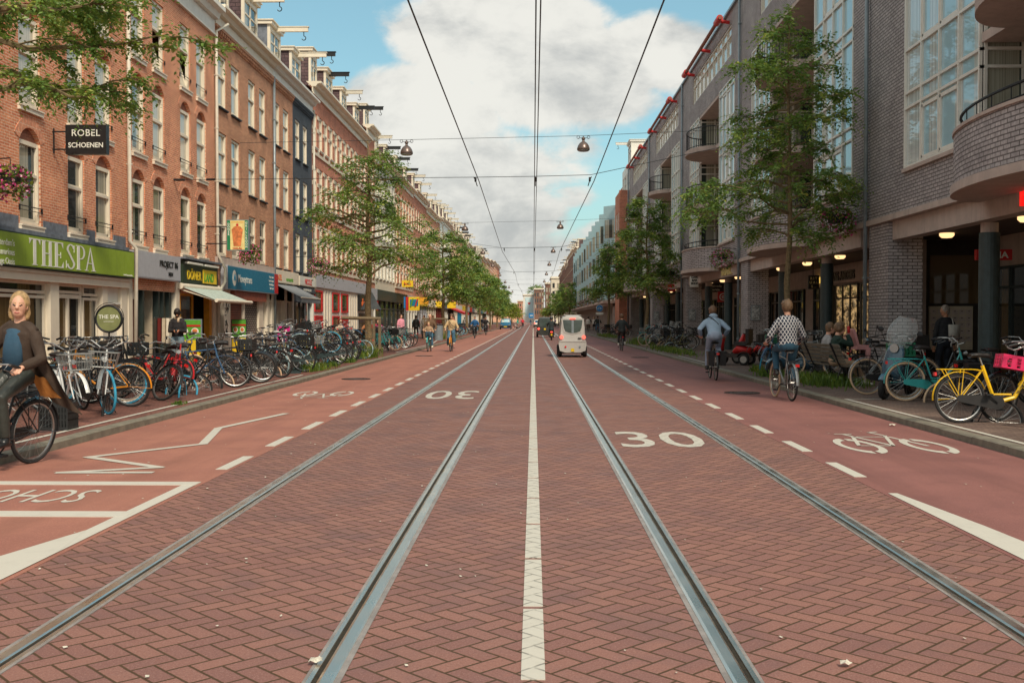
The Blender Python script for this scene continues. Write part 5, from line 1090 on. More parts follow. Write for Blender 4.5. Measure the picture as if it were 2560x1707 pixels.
# near tree whose trunk stands outside the picture at the left: its branches reach in
tree('tree standing just outside the left edge with leafy branches reaching over the wall', -7.6, 13.2, 5, 8.5, .17,
     [(5.0, .7, 2.9, .30, .12), (5.3, .35, 2.4, .35, .15), (5.6, .95, 2.8, .25, .1), (4.6, .75, 2.4, .22, .2), (4.5, .35, 1.9, .2, .25), (6.0, .4, 2.6, .3, .15), (6.2, .7, 3.0, .3, .2), (5.6, 1.3, 2.6, .3, .15), (6, 2.2, 2.2, .4, .1), (6.5, 3.3, 2, .4, .1), (7, 4.4, 2, .4, .1), (7, 5.4, 1.6, .4, .1), (7.5, 1.2, 1.6, .4, .1)], 1700, 10, .105, zr=(4.2, 8), prof=bigp, twl=.42)
L2 = [(-6.8, 79, 8.6, 'second street tree on the left, beside the steel litter bin'), (-6.8, 107, 9, 'third street tree on the left side'), (-6.8, 134, 9, 'fourth street tree on the left side'), (-6.8, 165, 9, 'fifth street tree on the left side'), (-6.8, 198, 9, 'sixth street tree on the left side, small with distance')]
for i, (x, y, h, lab) in enumerate(L2): tree(lab, x, y, 20 + i, h, .15, 26, 1200 if i < 2 else 900, 6, .3 + .04 * i, zr=(2.9, h - .4), prof=lambda f: 3.1 - 2.1 * f, twl=.9)
R2 = [(6.7, 61.8, 9.0, 'second street tree on the right, in front of the third brick block', 1700, .23), (6.7, 93, 8.6, 'third street tree on the right, beside the round blue sign', 1400, .27), (6.5, 190, 8.5, 'fourth visible street tree on the right, dark and round', 600, .42), (6.5, 225, 8.5, 'fifth visible street tree on the right', 500, .45), (6.3, 262, 8, 'farthest street tree on the right', 400, .5)]
for i, (x, y, h, lab, nt_, ls_) in enumerate(R2): tree(lab, x, y, 40 + i, h, .13, 28, nt_, 6, ls_, zr=(3.2, h - .4), prof=(lambda f: 2.1 - 1.4 * f) if i < 2 else (lambda f: 3.6 - 2 * f), twl=.8)
for i, (x, y, h) in enumerate(((-9.5, 330, 9.5), (-13.5, 345, 9.5), (-7.4, 360, 7), (6.2, 300, 6.5))):
    tree(['bright sunlit tree closing the left side of the street', 'second bright sunlit tree, left of the first', 'small sunlit tree in the middle distance', 'small pale tree before the building with the heart'][i], x, y, 60 + i, h, .2, 26, 420, 6, .75, 'distant trees', lm=m['leaf2'], zr=(2.5, h - .6), prof=lambda f: 4.4 - 2.6 * f, twl=1.6)
tree('tree top showing above the roof of the far brick building', 2.2, 575, 71, 21, .3, 20, 300, 6, 1.0, 'distant trees', zr=(13, 20), prof=lambda f: 4, twl=2)
# hanging flower baskets
m['pink'] = pmat('pink petunias', srgb(206, 70, 140), .6, var=.4, sc=20); m['leafb'] = leafmat('basket leaves', srgb(52, 84, 36), srgb(96, 124, 48), srgb(150, 150, 60)); m['palepink'] = pmat('pale petunias', srgb(232, 176, 196), .6, var=.3, sc=20)
def basket(label, x, y, z, r_, seed, wall, pinkf=1):
    r = random.Random(seed); t = T('flower_basket', label, 'flower basket', (x, y, z), 'hanging flower baskets'); L = MB(); F1 = MB(); F2 = MB()
    n = 900
    for i in range(n):
        a = r.uniform(0, 2 * pi); h = r.uniform(-1, 1); k = (1 - h * h * .8) ** .5 * r.uniform(.65, 1.05)
        c = V((x + cos(a) * k * r_, y + sin(a) * k * r_, z - .12 + (h * .62 * r_ - (0 if h > 0 else r_ * .5 * r.random() ** 2))))
        w = MB.add
        u_ = rv(r).normalized(); v_ = u_.cross(rv(r)).normalized(); s_ = r.uniform(.03, .055)
        tgt = L if r.random() > .33 * pinkf else (F1 if r.random() < .7 else F2); s_ *= .9 if tgt is L else .8
        tgt.quad(c - u_ * s_, c + v_ * s_ * .8, c + u_ * s_, c - v_ * s_ * .8)
    L.mi = 1; L.add(F1.v, F1.f); L.mi = 2; L.add(F2.v, F2.f); L.build('foliage', [m['leafb'], m['pink'], m['palepink']], t)
    MB().tube([(x, y, z - .22), (x, y, z + .02)], [.2, .27], 12).build('pot', m['darkframe'], t)
    MB().tube([(wall, y, z + .25), (x, y, z + .3), (x, y, z)], .015, 5).build('bracket', m['iron'], t)
for a in (('flower basket with pink blooms at the left edge of the photo', -10.75, 21.4, 4.55, .42, 1, XL), ('pink flower basket hanging under the kebab sign', -10.5, 38.6, 4.15, .45, 2, XL), ('flower basket with pink and yellow green leaves above the white shop letters', -10.4, 50.5, 4.3, .55, 3, XL), ('small pink flower basket left of the yellow wall sign', -10.5, 89.0, 4.7, .5, 4, XL), ('flower basket beyond the yellow wall sign', -10.5, 104, 3.9, .5, 5, XL),
          ('large flower basket beside the downpipe of the second brick block', 8.2, 28.6, 4.35, .52, 6, XR), ('flower basket with white and pink blooms at the third block', 8.2, 45.7, 4.35, .55, 7, XR), ('flower basket at the fourth brick block', 8.2, 62.7, 4.4, .55, 8, XR), ('flower basket at the fifth brick block', 8.2, 80, 4.4, .55, 9, XR), ('flower basket on the brick corner past the grey blocks', 7.6, 96.0, 4.5, .55, 10, XR)): basket(*a)
for k in range(5): basket(['first', 'second', 'third', 'fourth', 'fifth'][k] + ' flower basket on the canopy of the light blue row', 7.3, 118 + 12 * k, 4.1, .6, 20 + k, XR)
# weeds
def weeds(label, spots, seed):
    r = random.Random(seed); L = MB()
    for (x, y, rx, ry, h, n) in spots:
        for _ in range(n):
            px, py = x + r.gauss(0, rx), y + r.gauss(0, ry); hh = h * r.uniform(.4, 1.1); d = V((r.uniform(-.5, .5), r.uniform(-.5, .5), 0)) * hh; w = .012 + h * .02; a = r.uniform(0, pi)
            u_ = V((cos(a), sin(a), 0)) * w; p = V((px, py, .095)); q = p + d * .4 + V((0, 0, hh * .6)); e = p + d + V((0, 0, hh))
            L.quad(p - u_ * .6, p + u_ * .6, q + u_, q - u_); L.quad(q - u_, q + u_, e, e)
    L.f = [f if len(set(L.v[i] for i in f)) == 4 else f[:3] for f in L.f]
    tag(L.build('weeds', m['leafb'], None, None), label, 'weeds', None, 'stuff')
weeds('tufts of grass and weeds under the bench and along the right kerb', [(6.55, 23.6, .3, .7, .26, 1200), (6.0, 26.6, .15, .3, .22, 250), (6.3, 29, .15, .3, .2, 200), (6.2, 47, .25, 3, .25, 700), (6.4, 61, .3, 1.5, .4, 700), (6.3, 88, .3, 4, .3, 500)], 1)
weeds('tufts of grass along the left kerb round the first tree', [(-6.35, 39.5, .2, .7, .45, 600), (-6.2, 35, .1, .3, .2, 150), (-6.15, 29.5, .15, .5, .25, 250), (-6.2, 32, .1, .3, .18, 100), (-6.0, 17.6, .05, .1, .07, 60), (-6.6, 80, .3, 1.5, .5, 500)], 2)
# ---------------- wires and lamps ----------------
m['wire'] = pmat('overhead wire', srgb(52, 56, 56), .5, .3, var=.05)
def wire(name, label, pts, r_, grp, parts=()):
    t = T(name, label, 'overhead wire', pts[0], grp); MB().tube(pts, r_, 5).build('cable', m['wire'], t)
    for nm, mb in parts: mb.build(nm, m['iron'], t)
    return t
SP = [(-60, 5.6), (-2, 5.75), (29.8, 5.45), (60.5, 5.45), (90, 5.5), (120, 5.5), (150, 5.5), (180, 5.5), (210, 5.5), (330, 5.5)]
wire('contact_wire', 'overhead tram wire above the left track', [(-1.66 + .12 * (-1) ** i * (i > 1), y, z) for i, (y, z) in enumerate(SP)], .013, 'tram wires along the street')
wire('contact_wire', 'overhead tram wire above the right track', [(1.62 + .1 * (-1) ** i * (i > 1), y, z) for i, (y, z) in enumerate(SP)], .013, 'tram wires along the street')
wire('feeder_wire', 'left one of the twin wires over the middle of the road', [(.035, y, z + .15) for y, z in SP], .011, 'tram wires along the street'); wire('feeder_wire', 'right one of the twin wires over the middle of the road', [(.10, y, z + .25) for y, z in SP], .011, 'tram wires along the street')
def clampp(x, y, z):
    mb = MB(); mb.tube([(x, y, z + .14), (x, y - .02, z + .02)], .03, 6); mb.tube([(x, y - .9, z + .03), (x, y, z + .06), (x, y + .9, z + .01)], .014, 4); return mb
def sag(a, b, k, n=12): 
    a, b = V(a), V(b); return [a.lerp(b, i / n) - V((0, 0, 4 * k * (i / n) * (1 - i / n))) for i in range(n + 1)]
ordn = ['nearest', 'second', 'third', 'fourth', 'fifth', 'sixth', 'seventh', 'eighth', 'ninth', 'tenth']
for i, (yl, yr, zl, zr_) in enumerate(((33.4, 29.6, 6.0, 7.1), (62, 60, 7.2, 7.6), (90, 90, 7, 7.4), (120, 120, 7, 7.4), (150, 150, 7, 7.4), (180, 180, 7, 7.4))):
    ym = 30 + 30 * i if i else 30.2; z = 5.62
    pts = [(XL, yl, zl), (-1.7, ym, z), (.05, ym, z + .02), (1.65, ym, z + .06), (XR, yr, zr_)]
    t = wire('span_wire', ordn[i] + ' cross wire carrying the tram wires, sloping up to both walls', pts, .009, 'cross wires holding the tram wires')
    for x in (-1.66, .06, 1.62): clampp(x, ym, z - .15).build('clamp', m['iron'], t)
    MB().tube([(XL, yl, zl), (XL + .35, yl, zl - .005)], .04, 6).build('anchor', m['iron'], t)
    MB().tube([V(pts[0]).lerp(V(pts[1]), .12), V(pts[0]).lerp(V(pts[1]), .15)], .035, 6).build('insulator', m['iron'], t)
m['bell'] = pmat('lamp bell enamel', srgb(112, 98, 92), .35, .5, var=.12); m['lens'] = pmat('frosted lamp glass', srgb(150, 160, 160), .3)
LY = [41, 76, 103, 128, 155, 185, 215, 250]
for i, y in enumerate(LY):
    za, zb = 8.55, 9.0
    t = wire('span_wire', ordn[i] + ' cross wire carrying a pair of bell lamps', [V((XL, y, 8.45)), V((-4.95, y, 8.55)), V((1.95, y, 8.68)), V((XR, y, 8.95))], .009, 'cross wires holding the street lamps')
    for x, z, sd_ in ((-4.95, 8.55, 'left'), (1.95, 8.68, 'right')):
        l = T('street_lamp', f'{sd_} bell shaped lamp hanging on the {ordn[i]} lamp wire', 'street lamp', (x, y, z), 'bell lamps hung over the street')
        MB().lathe((x, y, z - .58), [(.235, .02), (.25, .04), (.245, .1), (.21, .2), (.15, .29), (.07, .35), (.045, .37), (.05, .42), (.085, .46), (.05, .5), (.02, .56)], 22).build('bell', m['bell'], l, smooth=True)
        MB().lathe((x, y, z - .6), [(.19, 0), (.235, .03), (.2, .06)], 20).build('lamp_glass', m['lens'], l)
        mb = MB()
        for s_ in (-1, 1): mb.ring((x + s_ * .2, y, z - .06), .055, .009, 'y', 14, 4)
        mb.tube([(x - .2, y, z - .1), (x, y, z - .06), (x + .2, y, z - .1)], .009, 4); mb.build('scroll_bracket', m['iron'], l)
# ---------------- bicycles ----------------
m['tyre'] = pmat('black tyre rubber', srgb(34, 34, 35), .8, var=.2); m['tyre_blue'] = pmat('blue tyre rubber', srgb(60, 160, 196), .6); m['tyre_pale'] = pmat('pale blue tyre rubber', srgb(160, 190, 196), .7); m['tyre_cream'] = pmat('cream tyre rubber', srgb(206, 176, 144), .75)
m['chrome'] = pmat('bicycle chrome', srgb(168, 168, 166), .42, 1, var=.06); m['saddle'] = pmat('black saddle', srgb(36, 34, 34), .5, var=.2)
m['f_black'] = pmat('black bicycle enamel', srgb(34, 36, 38), .3, var=.1, coat=.4); m['f_teal'] = pmat('teal bicycle enamel', srgb(50, 160, 158), .35, coat=.4, dirt=.15); m['f_yellow'] = pmat('yellow bicycle enamel', srgb(232, 186, 20), .35, coat=.4); m['f_orange'] = pmat('orange bicycle enamel', srgb(222, 142, 36), .35, coat=.4)
m['f_red'] = pmat('red bicycle enamel', srgb(190, 34, 40), .35, coat=.4); m['f_white'] = pmat('white bicycle enamel', srgb(206, 208, 206), .35, coat=.4); m['f_green'] = pmat('olive bicycle enamel', srgb(120, 116, 70), .35, coat=.3); m['f_lime'] = pmat('lime bicycle enamel', srgb(196, 206, 80), .35, coat=.3); m['f_blue'] = pmat('blue bicycle enamel', srgb(46, 84, 120), .35, coat=.3); m['f_silver'] = pmat('silver bicycle enamel', srgb(150, 154, 154), .3, .6)
m['crate_black'] = pmat('black plastic crate', srgb(34, 36, 36), .5); m['crate_pink'] = pmat('pink plastic crate', srgb(222, 40, 96), .45); m['crate_green'] = pmat('green plastic crate', srgb(20, 110, 78), .5); m['crate_wood'] = pmat('wooden crate', srgb(176, 140, 96), .7, var=.25); m['basket_grey'] = pmat('grey wire basket', srgb(150, 152, 150), .4, .5)
m['redlamp'] = pmat('red lamp lens', srgb(206, 30, 30), .25, coat=.5); m['redlit'] = pmat('lit red lamp', (1, .06, .04), .3, emit=2.2); m['plate'] = pmat('yellow number plate', srgb(226, 190, 30), .5)
RA, FA, WR = -.54, .58, .345
BM = {}
def BMesh(key, fn):
    if key not in BM: BM[key] = fn()
    return BM[key]
def recol(me, mats):
    k = (me.name, tuple(x.name for x in mats))
    if k not in BM:
        c = me.copy(); c.materials.clear(); [c.materials.append(x) for x in mats]; BM[k] = c
    return BM[k]
def wheel_mesh():
    mb = MB(); mb.ring((0, 0, 0), .302, .012, 'y', 36, 5, rw=.013); mb.tube([(0, -.045, 0), (0, .045, 0)], .022, 8)
    for k in range(26):
        a = 2 * pi * k / 26; s_ = .03 if k % 2 else -.03; o_ = .5 * (1 if k % 4 < 2 else -1); mb.tube([(.02 * cos(a + o_), s_, .02 * sin(a + o_)), (.295 * cos(a), 0, .295 * sin(a))], .0014, 3, False)
    return mb.mesh('wheel', m['chrome'])
def frame_mesh(kind):
    mb = MB(); bb = V((-.06, 0, .29)); st_ = V((-.23, 0, .80)); hb = V((.425, 0, .67)); ht = V((.375, 0, .87)); r_ = .016; ra = V((RA, 0, WR))
    mb.tube([bb, st_], .016, 7); mb.tube([hb - (ht - hb) * .1, ht], .02, 7)
    if kind == 'diamond': mb.tube([hb, bb], .018, 7); mb.tube([ht - V((0, 0, .03)), st_ + V((0, 0, -.03))], .015, 7)
    elif kind == 'step': mb.tube([ht - V((.0, 0, .04)), (.27, 0, .58), (.08, 0, .40), (-.1, 0, .41)], .014, 7); mb.tube([hb, (.26, 0, .43), (.1, 0, .31), bb], .017, 7)
    elif kind == 'yellow': mb.tube([ht - V((0, 0, .03)), (.33, 0, .58), (.2, 0, .36), (0, 0, .3), bb], .03, 8); mb.tube([(.16, 0, .4), (.0, 0, .4), (-.1, 0, .40)], .014, 7); mb.tube([bb, st_], .026, 7)
    for s_ in (-1, 1):
        mb.tube([bb + V((0, s_ * .03, 0)), ra + V((0, s_ * .055, 0))], .009, 6); mb.tube([st_ + V((.01, s_ * .015, -.05)), ra + V((0, s_ * .055, 0))], .008, 6)
    return mb.mesh('frame', m['f_black'])
def fork_mesh():
    mb = MB(); 
    for s_ in (-1, 1): mb.tube([(.43, s_ * .045, .66), (.50, s_ * .05, .5), (FA, s_ * .052, WR)], [.013, .011, .008], 6)
    mb.tube([(.43, -.05, .665), (.43, .05, .665)], .016, 6); mb.tube([(.43, 0, .66), (.375, 0, .87), (.34, 0, 1.0)], .013, 6); return mb.mesh('fork', m['f_black'])
def bar_mesh(kind):
    mb = MB(); top = V((.34, 0, 1.0))
    for s_ in (-1, 1):
        if kind == 'high': q = [top, (.40, s_ * .09, 1.03), (.38, s_ * .22, 1.12), (.24, s_ * .29, 1.12), (.10, s_ * .31, 1.08)]
        else: q = [top, (.42, s_ * .1, 1.02), (.38, s_ * .24, 1.05), (.22, s_ * .30, 1.05)]
        mb.mi = 0; mb.tube(q, .011, 6); e = V(q[-1]); d = (V(q[-2]) - e).normalized(); mb.mi = 1; mb.tube([e, e + d * .12], .017, 7); mb.mi = 0
        mb.tube([e + d * .15, e + d * .15 + V((.05, s_ * .0, -.05)), e + d * .03 + V((.03, 0, -.06))], .005, 4)
    mb.tube([top + V((0, 0, -.06)), top], .014, 6); mb.ell((.40, .12, 1.06), (.025, .025, .02), 8, 5)
    return mb.mesh('handlebar', [m['chrome'], m['saddle']])
def saddle_mesh():
    mb = MB(); n = 9; vs = []
    prof = [(-.14, .085, .0), (-.12, .105, .02), (-.05, .10, .03), (.03, .055, .025), (.10, .03, .02), (.14, .018, .0)]
    for x, w, z in prof:
        for k in range(8): a = 2 * pi * k / 8; vs.append((-.26 + x, w * cos(a), .93 + z * .6 + (.028 if sin(a) > 0 else .035) * sin(a)))
    mb.add(vs, [(i * 8 + j, i * 8 + (j + 1) % 8, (i + 1) * 8 + (j + 1) % 8, (i + 1) * 8 + j) for i in range(5) for j in range(8)] + [tuple(range(8)), tuple(range(40, 48))])
    return mb.mesh('saddle', m['saddle'], smooth=True)
def guard(cx, a0, a1): 
    mb = MB(); n = 16; vs = []
    for i in range(n + 1):
        t_ = a0 + (a1 - a0) * i / n
        for w, rr_ in ((-.028, .362), (0, .374), (.028, .362)): vs.append((cx + rr_ * cos(t_), w, WR + rr_ * sin(t_)))
    mb.add(vs, [(i * 3 + j, i * 3 + j + 1, (i + 1) * 3 + j + 1, (i + 1) * 3 + j) for i in range(n) for j in range(2)])
    mb.tube([(cx, .05, WR), (cx + .36 * cos(a1), .03, WR + .36 * sin(a1))], .004, 4, False); return mb
def rack_mesh():
    mb = MB(); z = .745
    for s_ in (-1, 1): mb.tube([(-.24, s_ * .03, z - .02), (-.34, s_ * .07, z), (-.82, s_ * .07, z), (-.85, 0, z)], .007, 5); mb.tube([(RA, s_ * .06, WR), (-.76, s_ * .07, z)], .006, 5); mb.tube([(RA, s_ * .06, WR), (-.5, s_ * .07, z)], .006, 5)
    for x in (-.42, -.55, -.68): mb.tube([(x, -.07, z), (x, .07, z)], .005, 4)
    return mb.mesh('rack', m['f_black'])
def crank_mesh():
    mb = MB(); b = V((-.06, 0, .29)); mb.tube([b - V((0, .09, 0)), b + V((0, .09, 0))], .014, 6)
    for s_ in (-1, 1):
        d = V((.13, 0, -.11)) * s_; p = b + V((0, s_ * .09, 0)); mb.tube([p, p + d + V((0, s_ * .01, 0))], .009, 5); mb.rbox(p + d + V((0, s_ * .05, 0)), (.09, .08, .024))
    mb.ring(b - V((0, .06, 0)), .085, .006, 'y', 20, 4); return mb.mesh('crank', m['iron'])
def case_mesh():
    pts = []; 
    for k in range(9): a = pi / 2 - pi * k / 8; pts.append((-.06 + .1 * cos(a), .29 + .1 * sin(a)))
    for k in range(9): a = -pi / 2 - pi * k / 8; pts.append((RA + .05 * cos(a), WR + .05 * sin(a)))
    return MB().prism(pts, 'y', -.075, -.05).mesh('chain_case', m['saddle'])
def crate_mb(cx, cy, cz, lx, ly, lz, slats=5, holes=True):
    mb = MB(); t_ = .012; x0, x1, y0, y1 = cx - lx / 2, cx + lx / 2, cy - ly / 2, cy + ly / 2
    mb.box(x0, x1, y0, y1, cz, cz + t_)
    for a, b, c, d in ((x0, x1, y0, y0 + t_), (x0, x1, y1 - t_, y1), (x0, x0 + t_, y0 + t_, y1 - t_), (x1 - t_, x1, y0 + t_, y1 - t_)):
        mb.box(a, b, c, d, cz + t_, cz + lz * .12); mb.box(a, b, c, d, cz + lz * .84, cz + lz)
        n = slats; L = max(b - a, d - c)
        for k in range(n * 2 + 1):
            if k % 2: continue
            f0, f1 = k / (n * 2 + 1), (k + 1) / (n * 2 + 1)
            if b - a > d - c: mb.box(a + (b - a) * f0, a + (b - a) * f1, c, d, cz + lz * .12, cz + lz * .84)
            else: mb.box(a, b, c + (d - c) * f0, c + (d - c) * f1, cz + lz * .12, cz + lz * .84)
        for zz in (.36, .6): mb.box(a, b, c + (.001 if b - a > d - c else 0), d - (.001 if b - a > d - c else 0), cz + lz * zz, cz + lz * (zz + .05))
    return mb
def wirebasket(cx, cz, lx, ly, lz):
    mb = MB()
    def loop(k, z): a, b = lx / 2 * k, ly / 2 * k; return [(cx - a, -b, z), (cx + a, -b, z), (cx + a, b, z), (cx - a, b, z), (cx - a, -b, z)]
    mb.tube(loop(1, cz + lz), .008, 5); mb.tube(loop(.8, cz), .005, 4); mb.tube(loop(.9, cz + lz / 2), .004, 4)
    for k in range(8):
        f = -1 + 2 * (k + .5) / 8
        for s_ in (-1, 1): mb.tube([(cx + lx / 2 * .8 * f, s_ * ly / 2 * .8, cz), (cx + lx / 2 * f, s_ * ly / 2, cz + lz)], .0035, 3, False); mb.tube([(cx + s_ * lx / 2 * .8, ly / 2 * .8 * f, cz), (cx + s_ * lx / 2, ly / 2 * f, cz + lz)], .0035, 3, False)
        mb.tube([(cx + lx / 2 * .8 * f, -ly * .4, cz), (cx + lx / 2 * .8 * f, ly * .4, cz)], .0035, 3, False)
    return mb
def bike(label, x, y, ang, kind='step', fc='f_black', ty='tyre', rty=None, lean=0, steer=0, bar='high', front=None, rear=None, z=.096, pitch=0, group='parked bicycles', case=True, guards=True, anchor=None, fork=None, lod=0, cat='bicycle'):
    """anchor 'f'/'r': x,y is where that wheel stands; ang: heading, radians from +x"""
    if anchor: k = FA if anchor == 'f' else RA; x, y = x - k * cos(ang), y - k * sin(ang)
    t = T('bicycle', label, cat, (x, y, z), group); t.rotation_euler = (lean, pitch, ang); WL[t.name] = V((0, 0, 0))
    if pitch and anchor != 'c': t.location.z = z + max(0, -sin(pitch) * RA, sin(pitch) * FA) * .95 if False else z
    F = m[fc]; ms = {}
    def add(key, fn, mats=None, par=None, nm=None):
        me = BMesh(key, fn); me = recol(me, mats) if mats else me
        o = bpy.data.objects.new(nm or key.split('|')[0], me); COL.objects.link(o); o.parent = par or t; return o
    def front_(o):
        if steer:
            ax = V((-.05, 0, .2)).normalized(); c = V((.4, 0, .77)); o.matrix_local = MX.Translation(c) @ MX.Rotation(steer, 4, ax) @ MX.Translation(-c) @ o.matrix_local
    add('frame|' + kind, lambda: frame_mesh(kind), [F])
    for nm, cx, tt in (('r', RA, rty or ty), ('f', FA, ty)):
        w = add('wheel', wheel_mesh); w.location = (cx, 0, WR)
        ry = add('tyre', lambda: MB().ring((0, 0, 0), .328, .018, 'y', 40, 7, rw=.02).mesh('tyre', m['tyre'], smooth=True), [m[tt]], w)
        if nm == 'f': front_(w)
    front_(add('fork', fork_mesh, [m[fork] if fork else F])); front_(add('handlebar|' + bar, lambda: bar_mesh(bar)))
    add('saddle', saddle_mesh); add('seat_post', lambda: MB().tube([(-.22, 0, .78), (-.27, 0, .93)], .012, 6).mesh('seat_post', m['chrome']))
    add('crank', crank_mesh)
    if guards: add('mudguard|r', lambda: guard(RA, R(20), R(185)).mesh('mudguard', m['f_black']), [F]); front_(add('mudguard|f', lambda: guard(FA, R(15), R(150)).mesh('mudguard', m['f_black']), [F]))
    if case: add('chain_case', case_mesh, [F if fc in ('f_teal',) else m['saddle']])
    add('rack', rack_mesh, [F if fc in ('f_yellow', 'f_teal') else m['iron']])
    add('rear_light', lambda: MB().rbox((-.87, 0, .68), (.03, .07, .05)).mesh('rear_light', m['redlamp']))
    front_(add('headlight', lambda: MB().tube([(.44, 0, .84), (.5, 0, .85)], [.02, .038], 10).mesh('headlight', m['chrome'])))
    if group == 'parked bicycles': add('kickstand', lambda: MB().tube([(-.14, .04, .3), (-.22, .2, .01)], .008, 5).mesh('kickstand', m['iron']))
    if front == 'wire': front_(add('basket', lambda: wirebasket(.58, .74, .30, .40, .22).mesh('basket', m['basket_grey'])))
    elif front: 
        o = add('crate', lambda: crate_mb(.62, 0, .76, .32, .44, .24).mesh('crate', m['crate_black']), [m[front]]); front_(o)
        front_(add('front_rack', lambda: MB().tube([(.46, -.1, .75), (.78, -.1, .75), (.78, .1, .75), (.46, .1, .75), (.46, -.1, .75)], .008, 5).tube([(FA, .06, WR), (.74, .1, .75)], .007, 5).tube([(FA, -.06, WR), (.74, -.1, .75)], .007, 5).mesh('front_rack', m['iron'])))
    if rear == 'bags':
        for s_ in (-1, 1): 
            o = add('pannier_bag', lambda: MB().rbox((0, 0, 0), (.38, .16, .36), tp=.8).mesh('pannier_bag', pmat('black bag fabric', srgb(30, 31, 33), .45, bump=.8, bsc=9))); o.location = (-.60, s_ * .15, .56)
    elif rear == 'seat': add('child_seat', lambda: MB().rbox((-.58, 0, .82), (.28, .28, .1)).rbox((-.74, 0, 1.02), (.06, .3, .42), MX.Rotation(-.3, 3, 'Y')).rbox((-.46, .13, .66), (.1, .06, .3)).rbox((-.46, -.13, .66), (.1, .06, .3)).mesh('child_seat', pmat('pink plastic seat', srgb(206, 150, 150), .5)))
    elif rear: add('rear_crate', lambda: crate_mb(-.60, 0, .755, .42, .32, .26).mesh('rear_crate', m['crate_black']), [m[rear]])
    return t
PI = pi
# near left cluster, posed after the photograph
bike('white bicycle with pale blue tyres and a wire front basket, nearest in the left row', -6.28, 14.35, R(-52), 'diamond', 'f_white', 'tyre_pale', lean=.08, steer=.15, front='wire', anchor='f', bar='high')
bike('white forked bicycle with a black front tyre just behind the pale tyred one', -6.35, 15.2, R(-70), 'step', 'f_silver', 'tyre', lean=-.1, steer=-.1, front='wire', anchor='f', fork='f_white')
bike('bicycle with one bright blue front tyre behind the white forked one', -6.42, 15.7, R(-48), 'step', 'f_black', 'tyre_blue', 'tyre', lean=.05, anchor='f', guards=False)
bike('orange bicycle standing side on with a black rear tyre', -6.62, 17.1, R(176), 'diamond', 'f_orange', 'tyre', lean=-.08, anchor='r')
bike('black bicycle with blue tyres leaning behind the orange one', -6.9, 17.6, R(200), 'step', 'f_black', 'tyre_blue', lean=.1, anchor='r')
bike('olive green bicycle leaning behind the orange one', -7.1, 18.1, R(190), 'diamond', 'f_green', 'tyre_cream', lean=.12, anchor='r')
bike('red bicycle with a thin blue front tyre turned to the viewer', -6.5, 18.9, R(-66), 'diamond', 'f_red', 'tyre_blue', 'tyre', lean=-.12, steer=-.3, anchor='f')
bike('black bicycle with a bright blue front tyre, standing at the kerb line', -6.2, 19.9, R(-25), 'step', 'f_black', 'tyre_blue', 'tyre', lean=-.22, steer=.25, anchor='f')
bike('red bicycle lying against its black neighbour', -6.9, 20.0, R(160), 'step', 'f_red', 'tyre', lean=.32, anchor='r')
bike('black bicycle tipped low between the red ones', -6.6, 18.4, R(150), 'diamond', 'f_black', 'tyre', lean=.45, anchor='r')
ORD = ['first', 'second', 'third', 'fourth', 'fifth', 'sixth', 'seventh', 'eighth', 'ninth', 'tenth', 'eleventh', 'twelfth', 'thirteenth', 'fourteenth', 'fifteenth', 'sixteenth', 'seventeenth', 'eighteenth', 'nineteenth', 'twentieth', 'twenty-first', 'twenty-second', 'twenty-third', 'twenty-fourth', 'twenty-fifth', 'twenty-sixth', 'twenty-seventh', 'twenty-eighth', 'twenty-ninth', 'thirtieth']
CN = {'f_black': 'black', 'f_teal': 'teal', 'f_yellow': 'yellow', 'f_orange': 'orange', 'f_red': 'red', 'f_white': 'white', 'f_green': 'olive', 'f_lime': 'lime green', 'f_blue': 'dark blue', 'f_silver': 'silver grey'}
def bikerow(n, y0, y1, xw, seed, where, raised=False, cols=None, spread=.35, side=-1, fr_=None):
    r = random.Random(seed); cols = cols or ['f_black'] * 9 + ['f_silver', 'f_blue', 'f_green', 'f_red', 'f_white']
    for i in range(n):
        y = y0 + (y1 - y0) * (i + r.uniform(-.25, .25)) / n; fc = r.choice(cols); ty = r.choice(['tyre'] * 6 + ['tyre_cream', 'tyre_pale', 'tyre_blue']) 
        head = r.random() < .55; a = (0 if side < 0 else PI) if head else (PI if side < 0 else 0); a += r.uniform(-spread, spread)
        fr2 = (fr_ or {}).get(i) or r.choice([None] * 6 + ['wire', 'crate_black']); rr_ = r.choice([None] * 7 + ['crate_black'])
        kd = r.choice(['step', 'diamond']); up = raised and i % 2 == 1
        ex = {'wire': ' and wire basket', 'crate_black': ' and black crate', 'crate_wood': ' and pale wooden crate', 'crate_green': ' and green crate', None: ''}[fr2]
        x = xw + (r.uniform(-.08, .1) - (side * -.18 if up else 0))
        pt = 0; z = .096
        if up: pt = -.30 if head else .30; z = .096 + .22
        b = bike(f'{CN[fc]} bicycle{ex}, {ORD[i]} {where}', x, y, a, kd, fc, ty, lean=r.uniform(-.16, .16), steer=r.uniform(-.35, .35), bar=r.choice(['high', 'low']), front=fr2, rear=rr_, anchor='f' if head else 'r', z=z, pitch=pt, case=r.random() < .7, guards=r.random() < .8)
bikerow(7, 21.3, 26.6, -6.25, 3, 'of the middle left row', cols=['f_black'] * 7 + ['f_lime', 'f_blue'])
bike('black bicycle with a black rear crate, behind the lime green ones', -7.3, 23.5, R(10), 'step', 'f_black', 'tyre', rear='crate_black', lean=.1, anchor='r')
bike('grey bicycle with a white front fork in front of the double rack', -6.25, 26.9, R(-12), 'diamond', 'f_silver', 'tyre_cream', lean=.05, steer=.2, anchor='f', fork='f_white')
